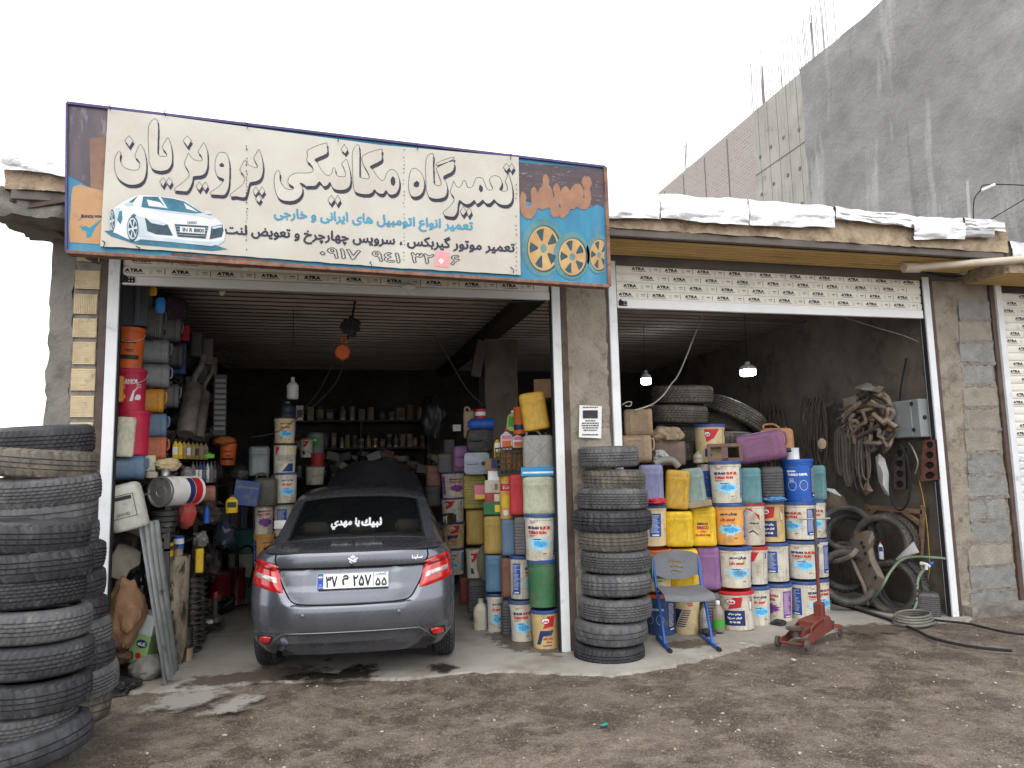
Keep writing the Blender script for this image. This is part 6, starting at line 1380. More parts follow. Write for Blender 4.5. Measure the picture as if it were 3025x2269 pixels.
# crate of bottles
P, wd, h = fit(R1, 332, 425, 484, 586, .85); t = thing('bottle_crate', 'dark plastic lattice crate holding bottles on the red can', 'crate', P, (0, R(-5), face_cam(P))); d = .22; ck = P_('crate_dark', (58, 48, 44), .2)
for sy in (-1, 1):
    for k in range(6): b = MB(); z = h*(.02+.19*k); b.box(-wd/2, wd/2, sy*d/2-.004, sy*d/2+.004, z, z+h*.05); b.build('slat', ck, t)
    for k in range(9): b = MB(); x = -wd/2+wd*k/8; b.box(x-.004, x+.004, sy*d/2-.006, sy*d/2+.006, 0, h); b.build('bar', ck, t)
for sx in (-1, 1): b = MB(); b.box(sx*wd/2-.004, sx*wd/2+.004, -d/2, d/2, 0, h*.9); b.build('end_panel', ck, t)
b = MB(); b.box(-wd/2, wd/2, -d/2, d/2, 0, .008); b.build('base', ck, t)
for i, (x0, y0, x1, y1, m_, c_) in enumerate(((345, 430, 378, 560, pgold, pblack), (380, 440, 410, 560, pamber, pblack), (412, 432, 440, 560, pgold, lred), (442, 436, 470, 560, pamber, lyel))): bottle(['amber bottle at the left in the lattice crate', 'amber bottle second in the lattice crate', 'gold bottle with red cap in the lattice crate', 'amber bottle with yellow cap in the lattice crate'][i], R1, (x0, y0-40, x1, y1), .85, m_, c_)
bottle('green and white paint bottle leaning on top of the crate', R1, (376, 214, 436, 335), .84, P_('lime', (176, 206, 120), .05), wt, [(.2, .7, lgreen)], lean=6)
tin('tall orange tin with navy band leaning beside the mustard can', R1, (420, 198, 498, 350), .7, por2, (.15, .35, lnavy), lidm=por2, name='oil_tin')
bottle('white and orange bottle on the crate, left of two', R1, (345, 325, 416, 440), .8, P_('snow', (236, 238, 244)), lred, [(.05, .45, por2), (.5, .7, lpink)]); bottle('white and orange bottle on the crate, right of two', R1, (414, 345, 476, 428), .72, P_('snow', (236, 238, 244)), lred, [(.05, .4, por2), (.5, .75, lpink)])
bottle('yellow bottle with round logo left of the crate', R1, (308, 370, 348, 486), .95, pyel, pblack, [(.3, .7, wt)])

# ================================================================== tyre stacks
def px_tyre(label, cr, x0, x1, yc, Y, kind, m, group, tilt=(0, 0), W=.19, spin=0):
    (u0, v), (u1, _) = cr(x0, yc), cr(x1, yc); uc = (u0+u1)/2; P = aty(uc, v, Y); dp = depth(P); D = (u1-u0)*dp/PF*.985
    return tyre(label, P, (R(tilt[0]), R(tilt[1]), spin), kind, m, group, D, W)
T2 = crop(1650, 1250, .4521)
g = 'tyres stacked against the middle pillar'
mid = [(122, 528, 225, 0, 1), (155, 570, 375, 1, 2), (115, 588, 500, 2, 1), (88, 612, 635, 1, 0), (128, 586, 757, 1, 2), (140, 606, 895, 2, 1), (142, 608, 1048, 1, 1), (126, 612, 1198, 2, 1), (102, 584, 1345, 3, 1), (95, 566, 1500, 0, 0)]
desc = ['topmost tyre of the pillar stack, open grey top', 'brown dusty tyre second from the top of the pillar stack', 'grey tyre third from the top of the pillar stack', 'widest black tyre jutting out fourth in the pillar stack', 'dark brown tyre fifth from the top of the pillar stack', 'pale grey chunky tyre sixth in the pillar stack', 'grey tyre seventh from the top of the pillar stack', 'dusty grey tyre eighth in the pillar stack', 'plain ribbed tyre second from the bottom of the pillar stack', 'bottom tyre of the pillar stack with wet black streak']
zb_ = 0
Yst = -.19
for i, (x0, x1, yc, k, m) in enumerate(mid):
    px_tyre(desc[i], T2, x0, x1, yc-6, Yst, k, m, g, (rnd.uniform(-2, 2), rnd.uniform(-2, 2)), W=.178, spin=rnd.random()*6)
S3 = crop(0, 1200, .6442)
g = 'tyres stacked at the left edge'
fr = [(-70, 388, 592, 1, 0), (-60, 402, 722, 1, 0), (-75, 370, 838, 2, 0), (-70, 396, 985, 0, 1), (-70, 404, 1140, 0, 0), (-65, 396, 1300, 1, 0), (-100, 330, 1445, 2, 1), (-110, 398, 1540, 3, 0)]
fd = ['black tyre at the top of the near left stack', 'black tyre second in the near left stack', 'slanted-tread black tyre third in the near left stack', 'grey worn tyre fourth in the near left stack', 'ribbed tyre fifth in the near left stack', 'black tyre sixth in the near left stack', 'small grey tyre set in, second from bottom of near left stack', 'bottom tyre of the near left stack tilted on the mud']
for i, (x0, x1, yc, k, m) in enumerate(fr):
    px_tyre(fd[i], S3, x0, x1, yc, -1.38, k, m, g, (rnd.uniform(-2, 2)-(5 if i == 7 else 0), rnd.uniform(-3, 3)+(6 if i == 7 else 0)), W=.172, spin=rnd.random()*6)
bkk = [(0, 412, 158, 0, 0, 6), (-20, 425, 258, 1, 2, 6), (-5, 440, 382, 2, 1, 6), (10, 424, 486, 3, 1, 6), (20, 432, 580, 1, 1, -2), (30, 462, 680, 2, 0, -3), (34, 462, 815, 1, 0, -4), (40, 470, 940, 3, 0, -3), (52, 490, 1050, 0, 1, -3), (66, 506, 1150, 1, 0, -3), (80, 522, 1255, 2, 1, -4), (40, 486, 1375, 3, 2, -6)]
bd = ['topmost black tyre of the far left stack', 'dusty tan-edged tyre second in the far left stack', 'grey tyre third in the far left stack', 'smooth worn grey tyre fourth in the far left stack', 'grey tyre fifth in the far left stack, mostly hidden', 'black tyre sixth in the far left stack, mostly hidden', 'black tyre seventh in the far left stack, mostly hidden', 'black tyre eighth in the far left stack, mostly hidden', 'grey tyre ninth in the far left stack, mostly hidden', 'black tyre tenth in the far left stack, mostly hidden', 'chunky grey tyre second from the bottom of the far left stack', 'dusty bottom tyre of the far left stack']
for i, (x0, x1, yc, k, m, tl) in enumerate(bkk):
    px_tyre(bd[i], S3, x0, x1, yc, -.93+(.1 if i > 3 else 0), k, m, g, (rnd.uniform(-.8, .8), -tl), W=.182, spin=rnd.random()*6)
# tyres lying on top inside the right bay
g = 'car tyres piled inside the right bay'
for lab_, x0, x1, yc, Y, tl, k in (('dusty tyre at the top of the pile beside the lit bulb', 345, 958, 292, 1.35, (4, 0), 0), ('dusty tyre under the top tyre of the pile', 312, 908, 486, 1.3, (4, 2), 0), ('dusty tyre tilted steeply at the right of the pile', 860, 1480, 480, 1.45, (8, 27), 0), ('dusty tyre lying under the steep tilted tyre', 780, 1340, 575, 1.7, (4, 14), 2), ('dusty tyre low behind the purple can', 800, 1380, 735, 1.55, (4, 3), 1), ('dark tyre low behind the cream pail', 400, 880, 672, 1.5, (4, 0), 0), ('lowest tyre peeking out behind the brown case', 420, 800, 850, 1.15, (4, 0), 1)):
    px_tyre(lab_, R3, x0, x1, yc, Y, k, 2, g, tl, W=.2)
# ================================================================== chair
th = R(-13); chair = thing('school_chair', 'grey plastic chair with blue tube legs before the pail wall', 'chair', (3.03, -.08, 0), (0, 0, th))
cpl = mat('chair_plastic', S(120, 123, 128), S(104, 107, 113), rough=.5, scale=5, dirt=.22, dc=S(140, 132, 122), dscale=6); ctube = mat('blue_tube', S(44, 96, 186), S(36, 78, 160), rough=.35, scale=9, dirt=.12, dc=S(70, 60, 52)); cfoot = mat('black_end', S(30, 30, 32), rough=.6)
for sx in (-1, 1):
    x = sx*.205
    MB().tube([(x, -.27, .016), (x, .21, .016)], .0155, 10).build('foot_tube', ctube, chair, smooth=60)
    MB().tube([(x, -.3, .016), (x, -.262, .016)], .0175, 10).build('foot_cap', cfoot, chair, smooth=60)
    MB().tube([(x, -.10, .02), (x, .06, .33), (x, .14, .45), (x, .2, .58), (x, .22, .72)], .0135, 10).build('upright', ctube, chair, smooth=60)
MB().tube([(-.2, .1, .41), (.2, .1, .41)], .012, 8).build('cross_tube', ctube, chair, smooth=60)
b = MB(); sf = lambda a, t: ((-.5+a)*.43*(1-.06*t), -.23+.43*t, .452-.018*math.sin(math.pi*a)-.05*max(0, .14-t)**1.2*6+.02*t)
b.grid(sf, 22, 20); b.grid(lambda a, t: Vector(sf(1-a, t))-Vector((0, 0, .014)), 22, 20)
for k in range(22):
    for t in (0., 1.): p, q = Vector(sf(k/22, t)), Vector(sf((k+1)/22, t)); e = Vector((0, 0, .014)); b.poly([p, q, q-e, p-e])
for k in range(20):
    for a in (0., 1.): p, q = Vector(sf(a, k/20)), Vector(sf(a, (k+1)/20)); e = Vector((0, 0, .014)); b.poly([p, q, q-e, p-e])
b.build('seat', cpl, chair, smooth=40)
out = [(-225, 20), (-222, 160), (-205, 210), (-150, 240), (-60, 255), (60, 255), (150, 240), (205, 210), (222, 160), (225, 20), (205, 10), (190, 40), (120, 18), (40, 2), (-40, 2), (-120, 18), (-190, 40), (-205, 10)]
def wave(cx, cz, w_): 
    up_ = [(cx-w_/2+w_*i/10, cz+7*math.sin(i/10*2*math.pi)+7*(1-abs(i/5-1))) for i in range(11)]; dn = [(x, z-9*(1-abs(i/5-1))-5) for i, (x, z) in enumerate(up_)]; return up_+dn[::-1]
slots = [wave(0, 158, 170), wave(4, 112, 125), wave(2, 72, 100)]
rows, _ = rows_from_loops([ccw(sm_(out))]+[ccw(s_, False) for s_ in slots], .3)
b = MB(); bf = lambda x, z: (x, .225-.5*x*x*1.2+.1*(z-.1)*.6, .515+z)
for x0, x1, z0, z1 in rows:
    n = max(1, int((x1-x0)/30))
    for i in range(n):
        a, c = (x0+(x1-x0)*i/n)/1000, (x0+(x1-x0)*(i+1)/n)/1000; A, Bq, C_, D_ = [Vector(bf(*q)) for q in ((a, z0/1000), (c, z0/1000), (c, z1/1000), (a, z1/1000))]; e = Vector((0, .012, 0))
        b.poly([A, Bq, C_, D_]); b.poly([Bq+e, A+e, D_+e, C_+e]); b.poly([D_, C_, C_+e, D_+e]); b.poly([Bq, A, A+e, Bq+e])
        if i == 0: b.poly([A, D_, D_+e, A+e])
        if i == n-1: b.poly([C_, Bq, Bq+e, C_+e])
b.build('backrest', cpl, chair, smooth=179)

# ================================================================== floor jack
jr = math.atan2(.42, .70); jack = thing('floor_jack', 'red trolley jack with upright handle on the concrete edge', 'jack', (3.74, -.56, 0), (0, 0, jr)); jack.scale = (.93, .93, 1)
jred = mat('worn_red_paint', S(128, 54, 44), S(98, 50, 42), rough=.6, scale=8, dirt=.42, dc=S(84, 66, 56), dscale=9); jst = mat('greasy_steel', S(110, 100, 92), S(80, 72, 66), rough=.5, metal=.5, scale=12, dirt=.3, dc=S(60, 50, 44))
for sy in (-1, 1):
    b = MB(); b.prism([(.0, .05), (.08, .03), (.55, .06), (.72, .07), (.74, .13), (.62, .17), (.4, .16), (.12, .09), (.0, .085)], sy*.10-.005, sy*.10+.005, X=Matrix(((1, 0, 0, 0), (0, 0, 1, 0), (0, 1, 0, 0), (0, 0, 0, 1)))); b.build('side_plate', jred, jack)
    MB().lathe([(0, -.018), (.03, -.018), (.046, -.014), (.046, .014), (.03, .018), (0, .018)], 20, X=Matrix.Translation((.03, sy*.135, .046)) @ Matrix.Rotation(R(90), 4, 'X')).build('front_wheel', jst, jack, smooth=40)
    MB().lathe([(0, -.012), (.033, -.012), (.033, .012), (0, .012)], 18, X=Matrix.Translation((.74, sy*.15, .034)) @ Matrix.Rotation(R(90), 4, 'X')).build('rear_caster', jst, jack, smooth=40)
    b = MB(); b.bar((.7, sy*.1, .1), (.76, sy*.16, .09), .05, .03); b.build('caster_arm', jred, jack)
MB().tube([(.03, -.15, .046), (.03, .15, .046)], .013, 10).build('axle', jred, jack, smooth=60)
b = MB(); b.box(.36, .7, -.09, .09, .1, .185, ch=.012); b.build('cover_plate', jred, jack)
b = MB(); b.bar((.42, 0, .13), (.12, 0, .11), .11, .05); b.build('lift_arm', jred, jack)
MB().lathe([(0, .14), (.05, .14), (.075, .15), (.08, .165), (.074, .165), (.07, .157), (0, .156)], 24, X=Matrix.Translation((.1, 0, 0))).build('saddle', jst, jack, smooth=40); MB().lathe([(.03, .09), (.03, .14)], 14, X=Matrix.Translation((.1, 0, 0))).build('saddle_post', jst, jack, smooth=40)
MB().tube(smooth_path([(.2, -.1, .12), (.22, -.11, .17), (.45, -.11, .2), (.48, -.1, .18)], 4), .009, 8).build('grab_rail', jred, jack, smooth=60)
b = MB(); b.box(.62, .7, -.045, .045, .15, .3, ch=.012); b.build('handle_socket', jred, jack)
MB().tube([(.66, 0, .2), (.685, 0, .72)], .017, 10).build('handle', jred, jack, smooth=60); MB().tube([(.685, 0, .7), (.705, 0, 1.1)], .0145, 10).build('handle_upper', jst, jack, smooth=60)
MB().lathe([(.0, 0), (.02, 0), (.02, .03), (0, .03)], 12, X=Matrix.Translation((.705, 0, 1.09))).build('handle_knob', jst, jack); Hm = MB(); q = Vector((math.cos(-jr-.25), math.sin(-jr-.25), 0)); Hm.tube([Vector((.703, 0, 1.03))-q*.15, Vector((.703, 0, 1.03))+q*.15], .008, 8); Hm.build('tommy_bar', psil, jack, smooth=60)

# ================================================================== notice on the pillar
t = thing('paper_notice', 'white printed notice pasted on the middle pillar', 'notice', aty(1744, 1292, .0)); o = aty(1744, 1292, .0)
pp = lambda u, v, k=0: aty(u, v, -.002-k)-o
b = MB(); b.grid(lambda a, c: pp(1710+66*a+2*c, 1292-95*c+3*a, .004*abs(nz(a*3, c*3, 1))), 10, 12); b.build('sheet', mat('paper', S(232, 232, 230), S(222, 222, 220), rough=.8), t, smooth=180)
def nrect(u0, u1, v0, v1, m_, nm): b = MB(); b.poly([pp(u0, v1, .006), pp(u1, v1, .006), pp(u1, v0, .006), pp(u0, v0, .006)]); return b.build(nm, m_, t)
nrect(1722, 1766, 1212, 1236, lblack, 'photo')
b = MB()
for k, (v, w_) in enumerate(((1203, 44), (1243, 30), (1250, 50), (1257, 52), (1264, 46), (1271, 40), (1284, 48))):
    u = 1744-w_/2+26*.0
    while u < 1744+w_/2: e = rnd.uniform(3, 9); b.poly([pp(u, v+1.6, .006), pp(min(u+e, 1744+w_/2), v+1.6, .006), pp(min(u+e, 1744+w_/2), v-1.6, .006), pp(u, v-1.6, .006)]); u += e+1.6
b.build('printed_lines', lblack, t, kind='stuff')

# ================================================================== lamps and wires
lit = mat('lit_bulb', S(250, 250, 255), rough=.3, emit=(.92, .97, 1.0, 22.0)); cap_m = mat('bulb_cap', S(226, 226, 224), rough=.4)
def bulb(label, cr, box, Y, on, wire_top=3.36):
    P, wd, h = fit(cr, *box, Y, dfront=.0); t = thing('hanging_bulb', label, 'light bulb', P, (0, 0, 0), group='bare bulbs hung on wires'); r_ = wd/2
    MB().lathe([(0, 0), (r_*.8, .002), (r_*.97, h*.06), (r_, h*.3), (r_, h*.42)], 24).build('diffuser', lit if on else P_('milk', (214, 214, 212), .05, .4), t, smooth=60)
    MB().lathe([(r_*1.0, h*.42), (r_*1.02, h*.6), (r_*.7, h*.72), (r_*.35, h*.78), (r_*.3, h*.98), (0, h)], 24).build('housing', cap_m, t, smooth=60)
    MB().tube([(0, 0, h), (0, 0, wire_top-P.z)], .004, 5).build('wire', darkslot, t); return t
bulb('lit white bulb hanging near the pillar in the right bay', R3, (250, 45, 346, 187), 2.4, True); bulb('lit white dome bulb hanging mid right bay', R3, (1232, -40, 1382, 102), 1.7, True)
bulb('unlit milky bulb hanging in the left bay', L4, (1335, 715, 1418, 880), 2.2, False); P = aty(1208, 852, -.02)
t = thing('round_lamp', 'round white lamp socket under the left shutter', 'lamp', P+Vector((0, 0, -.02))); MB().lathe([(0, .05), (.05, .05), (.062, .03), (.05, .01), (.03, 0), (.012, -.004), (.012, -.03), (0, -.03)], 20).build('shade', cap_m, t, smooth=50)
def wire(label, pts, r_=.004, m_=None, name='wire', cat='wire', n=6, grp=None):
    P = smooth_path(pts, n); o = P[len(P)//2].copy(); b = MB(); b.tube([p-o for p in P], r_, 6); return b.build(name, m_ or P_('wire_white', (190, 186, 178), .1), None, smooth=60, loc=o, label=label, cat=cat, group=grp)
wire('pale cable sagging from the ceiling to the tan cans', [aty(2075, 930, 1.0), aty(*R3(640, 40), .9), aty(*R3(540, 190), .85), aty(*R3(470, 290), .8), aty(*R3(380, 370), .75), aty(*R3(290, 410), .7), aty(*R3(180, 445), .62)], .008)
wire('thin pale cable looping by the white rail', [aty(*R3(60, 390), .6), aty(*R3(100, 365), .6), aty(*R3(150, 360), .6), aty(*R3(140, 400), .6), aty(*R3(90, 400), .6)], .006)
wire('pale wire slanting under the right shutter', [aty(2495, 938, .5), aty(2580, 965, .4), aty(2665, 990, .3), aty(2715, 1010, .2)], .004)
wire('thin wire strung across under the left shutter', [aty(820, 862, .3), aty(980, 880, .3), aty(1150, 894, .3), aty(1330, 900, .3), aty(1600, 888, .3)], .004, P_('wire_grey', (120, 112, 104), .1))
wire('rope sloping from the ceiling to the column foot', [aty(*D7(1350, 340), 1.8), aty(*D7(1450, 500), 2.2), aty(*D7(1580, 720), 2.7), aty(*D7(1690, 830), 3.0)], .006, P_('rope', (108, 96, 84), .2), name='rope', cat='rope')
# chain hoist
P = aty(*D7(725, 470), 1.7); hst = thing('chain_hoist', 'orange chain hoist hanging from the left bay ceiling', 'hoist', P); hor = P_('hoist_orange', (214, 98, 36), .15)
MB().lathe([(0, -.05), (.075, -.05), (.085, -.035), (.085, .035), (.075, .05), (0, .05)], 8, X=Matrix.Rotation(R(90), 4, 'X')).build('gearbox', hor, hst, smooth=20); MB().lathe([(0, -.056), (.045, -.056), (.05, -.05)], 20, X=Matrix.Rotation(R(90), 4, 'X')).build('cover', hor, hst)
MB().tube([(.02+.03*math.cos(R(a)), 0, .13+.03*math.sin(R(a))) for a in range(-80, 230, 20)], .01, 8).build('hook', por2, hst, smooth=60)
MB().tube([aty(*D7(760, 380), 1.7)-P, aty(*D7(785, 290), 1.7)-P, aty(*D7(800, 190), 1.7)-P, Vector((.13, 0, 3.36-P.z))], .012, 6).build('sling', darkslot, hst)
crumple('dark rag wrapped on the hoist sling', 'rag', D7, (722, 215, 838, 345), 1.7, P_('rag_dark', (58, 60, 60), .2, .9), .08, 31, 'rag', .4)
def chain(pts, n):
    P2_ = smooth_path(pts, 40); L_ = [0]
    for a, c in zip(P2_, P2_[1:]): L_.append(L_[-1]+(c-a).length)
    b = MB(); k = 0; tot = L_[-1]; st = tot/n
    for q in range(n):
        s_ = (q+.5)*st; i = max(j for j in range(len(L_)) if L_[j] <= s_); i = min(i, len(P2_)-2); p = P2_[i]; d = (P2_[i+1]-p).normalized(); u_ = d.orthogonal().normalized(); v_ = d.cross(u_); sv = u_ if q % 2 else v_
        b.tube([p+d*(st*.62*math.cos(R(a)))+sv*(.009*math.sin(R(a))) for a in range(0, 360, 60)], .0022, 4, closed=True)
    return b
for pts in ([(690, 500), (640, 590), (560, 740), (470, 850), (440, 885)], [(745, 510), (715, 600), (670, 690), (590, 780), (500, 860), (430, 905), (330, 985), (230, 1030), (100, 1050)]): chain([aty(*D7(x, y), 1.7)-P for x, y in pts], 46 if len(pts) < 6 else 80).build('chain', steel, hst, kind='stuff')
# hanging tags at the top left
for lab_, cr_, box, m_ in (('yellow tag hanging at the top left of the left bay', L4, (345, 66, 396, 132), pyel), ('blue oval air freshener tag hanging top left', L4, (388, 142, 456, 256), P_('tag_blue', (44, 130, 206), .05))):
    P, wd, h = fit(cr_, *box, .4, dfront=0); t = thing('hanging_tag', lab_, 'tag', P); MB().lathe([(0, 0), (wd*.3, 0), (wd*.48, h*.12), (wd*.5, h*.8), (wd*.3, h), (0, h)], 12, X=Matrix.Scale(.35, 4, (0, 1, 0))).build('tag', m_, t, smooth=50); MB().tube([(0, 0, h), (0, 0, h+.2)], .002, 4).build('string', darkslot, t)
P = aty(*L4(870, 118), .35); b = MB(); b.add([(-.028, 0, .022), (.028, 0, .024), (.01, 0, -.012), (-.012, 0, -.016)], [(0, 1, 2, 3)]); b.add([(-.028, .004, .022), (.028, .004, .024), (.01, .004, -.012), (-.012, .004, -.016)], [(3, 2, 1, 0)]); b.build('paper_card', cap_m, None, loc=P, label='white torn card stuck under the left shutter', cat='card')

# ================================================================== right wall: hoses, belts, box, tyres
rw = lambda x, y, X=5.95: atx(*R5(x, y), X)
boxg = mat('cabinet_grey', S(140, 145, 146), S(128, 133, 134), rough=.5, scale=4)
t = thing('electric_box', 'grey steel electric box on the right wall', 'electric box', (5.94, .28, 1.77))
b = MB(); b.box(-.09, .09, -.19, .2, 0, .39, ch=.006); b.build('cabinet', boxg, t); b = MB(); b.box(-.105, -.092, -.1, .195, .008, .382, ch=.004); b.build('door', boxg, t)
for z in (.06, .33): b = MB(); b.box(-.112, -.098, -.13, -.1, z, z+.035, ch=.002); b.build('hinge', darkslot, t)
MB().lathe([(0, -.02), (.012, -.02), (.014, 0)], 12, X=Matrix.Translation((-.105, .15, .18)) @ Matrix.Rotation(R(90), 4, 'Y')).build('lock', darkslot, t); MB().lathe([(0, .012), (.02, .012), (.022, 0)], 14, X=Matrix.Translation((-.03, -.19, .2)) @ Matrix.Rotation(R(90), 4, 'X')).build('gland', darkslot, t)
wire('black cable running up the wall from the electric box', [Vector((5.93, .42, 2.16)), rw(530, 120, 5.96), rw(545, 40, 5.97), rw(560, -40, 5.98)], .01, darkslot, 'cable', 'cable')
hm = [mat('hose_tan', S(160, 140, 120), S(132, 112, 94), rough=.8, scale=9, dirt=.3, dc=S(86, 74, 64)), mat('hose_grey', S(134, 122, 112), S(104, 94, 86), rough=.8, scale=9, dirt=.3, dc=S(134, 120, 104)), mat('hose_dark', S(96, 88, 82), S(74, 68, 64), rough=.75, scale=9, dirt=.3, dc=S(112, 100, 88))]
r5 = random.Random(5); hoses = [[(285, 190), (290, 150), (330, 140), (390, 160), (430, 175)], [(350, 215), (400, 225), (460, 240), (490, 260), (470, 300), (450, 320)], [(180, 300), (240, 280), (300, 285), (330, 300)], [(190, 355), (240, 320), (290, 290), (330, 260)], [(260, 420), (240, 390), (250, 350), (290, 335), (320, 345), (350, 330)], [(370, 370), (400, 365), (420, 400), (430, 440), (440, 490)], [(430, 330), (480, 340), (500, 360), (480, 390), (440, 385)], [(320, 520), (330, 490), (370, 475), (400, 450)], [(345, 430), (400, 425), (440, 410)], [(300, 250), (360, 245), (390, 270), (370, 310), (330, 330)], [(400, 290), (440, 300), (470, 330), (500, 350)], [(320, 270), (330, 300), (310, 340), (280, 360)], [(200, 250), (260, 260), (320, 250), (380, 240)], [(380, 190), (420, 210), (440, 250), (420, 290)], [(230, 330), (280, 320), (340, 315), (400, 330)], [(280, 130), (320, 110), (380, 115), (430, 130)], [(360, 300), (370, 350), (350, 400), (340, 440)], [(440, 420), (470, 400), (490, 370)], [(210, 290), (230, 260), (270, 240), (310, 200)], [(330, 180), (370, 195), (400, 210), (380, 240)], [(250, 300), (300, 310), (350, 290), (400, 280)], [(300, 390), (330, 380), (370, 350), (410, 345)], [(340, 150), (390, 140), (440, 160), (470, 200), (480, 240)], [(290, 210), (320, 200), (350, 180), (360, 150)], [(450, 470), (470, 440), (480, 400)], [(270, 270), (250, 300), (260, 330), (300, 350)]]
hoses += [[(x*.92+28+r5.uniform(-22, 22), y*.95+12+r5.uniform(-25, 25)) for x, y in h_] for h_ in hoses]
for i, h_ in enumerate(hoses):
    X0 = 5.72+r5.random()*.2; pts = [rw(x, y, X0+r5.uniform(-.04, .04)) for x, y in h_]; P = smooth_path(pts, 5); o = P[0].copy(); r_ = r5.uniform(.017, .026); b = MB(); b.tube([p-o for p in P], r_, 10, cap=False); b.tube([p-o for p in P], r_*.75, 10, cap=False)
    b.build('radiator_hose', hm[i % 3 if i % 4 else 0], None, smooth=60, loc=o, label='%s bent rubber hose in the %s %s of the wall tangle' % (('dusty tan', 'grey', 'dark')[i % 3 if i % 4 else 0], 'upper' if h_[1][1] < 250 else 'middle' if h_[1][1] < 350 else 'lower', 'left' if h_[1][0] < 310 else 'centre' if h_[1][0] < 400 else 'right'), cat='hose', group='hoses tangled on the right wall')
def belt(label, x0, x1, y0, y1, X, sag=0.0, m_=2, r_=.009, grp='belts hanging on the right wall'):
    pts = []
    for k in range(20):
        a = 2*math.pi*k/20; s_ = math.sin(a); x = (x0+x1)/2+(x1-x0)/2*math.cos(a)*(1-.25*s_)+sag*s_; y = (y0+y1)/2-(y1-y0)/2*s_; pts.append(rw(x, y, X))
    P = smooth_path(pts, 2, True); o = P[0].copy(); b = MB(); b.tube([p-o for p in P], r_, 6, closed=True); return b.build('drive_belt', hm[m_] if m_ < 3 else darkslot, None, smooth=60, loc=o, label=label, cat='belt', group=grp)
for k in range(15): belt('dark drive belt in the left hanging bunch on the right wall', -30+k*7+r5.uniform(-5, 5), 25+k*7+r5.uniform(-4, 14), 165+r5.uniform(0, 40), 420+r5.uniform(0, 160), 5.9-.01*k, m_=2)
belt('coiled grey hose loop hanging among the belts', -10, 75, 230, 330, 5.86, m_=1, r_=.01)
for k in range(22): belt('long thin belt hanging under the hose tangle', 160+k*7+r5.uniform(-5, 5), 178+k*8+r5.uniform(0, 12), 330+r5.uniform(0, 60), 540+r5.uniform(0, 160), 5.87-.005*k, sag=-8, m_=r5.choice((1, 1, 2)), r_=.008)
for k in range(7): belt('shadowed belt hanging deep on the right wall', -300+k*22, -260+k*24, 190+r5.uniform(0, 60), 480+r5.uniform(0, 120), 5.95, m_=2)
belt('large black toothed belt looped round the head gasket', 470, 580, 445, 805, 5.8, m_=3, r_=.011)
# gaskets: flat plates with bore holes
def gasket(label, corners, holes_, X, m_, th_=.02):
    t = thing('head_gasket', label, 'gasket'); o = rw(*corners[0], X); t.location = o
    A, Bq, C_, D_ = [rw(*c, X)-o for c in corners]; f = lambda s, q: (A*(1-s)+Bq*s)*(1-q)+(D_*(1-s)+C_*s)*q; nrm = Vector((-1, 0, 0)); n = holes_; b = MB()
    for k in range(n):
        q0, q1 = k/n, (k+1)/n; cen = (.5, (q0+q1)/2); ring = []; sq = []
        for j in range(16):
            a = 2*math.pi*j/16+math.pi/4; ca, sa = math.cos(a), math.sin(a); mx_ = max(abs(ca), abs(sa)); ring.append(f(cen[0]+.32*ca, cen[1]+.36/n*sa)); sq.append(f(cen[0]+.5*ca/mx_, cen[1]+.5/n*sa/mx_))
        for j in range(16):
            l = (j+1) % 16; b.poly([sq[j], sq[l], ring[l], ring[j]]); b.poly([ring[j], ring[l], ring[l]-nrm*th_, ring[j]-nrm*th_])
    b.build('plate', m_, t, smooth=40); b = MB(); e = -nrm*(th_+.002); b.poly([A+e, Bq+e, C_+e, D_+e]); b.build('backing', dk, t); return t
gasket('rusty engine head plate with four bores by the white rail', [(655, 415), (720, 412), (738, 635), (640, 645)], 4, 5.93, mat('rusty_iron', S(128, 78, 66), S(96, 62, 54), rough=.8, scale=14, dirt=.3, dc=S(70, 56, 50))); gasket('dark engine gasket with bores inside the toothed belt', [(488, 462), (552, 458), (560, 690), (482, 690)], 4, 5.86, mat('oily_iron', S(86, 76, 70), S(62, 56, 52), rough=.6, scale=14)); 
def sheet(label, name, pts, X, m_, cat, th_=.004, crn=.012):
    P = [rw(x, y, X) for x, y in pts]; o = P[0].copy(); c = sum((p-o for p in P), Vector())/len(P); b = MB(); n = len(P); q = [p-o for p in P]; R_ = [c+(p-c)*.5+Vector((-crn*3*(.3+r5.random()), 0, 0)) for p in q]
    b.add([c+Vector((-crn*2, 0, 0))]+R_+q, [(0, 1+i, 1+(i+1) % n) for i in range(n)]+[(1+i, 1+n+i, 1+n+(i+1) % n, 1+(i+1) % n) for i in range(n)]); b.add([p+Vector((th_, 0, 0)) for p in q], [tuple(range(n))[::-1]]); return b.build(name, m_, None, smooth=30, loc=o, label=label, cat=cat)
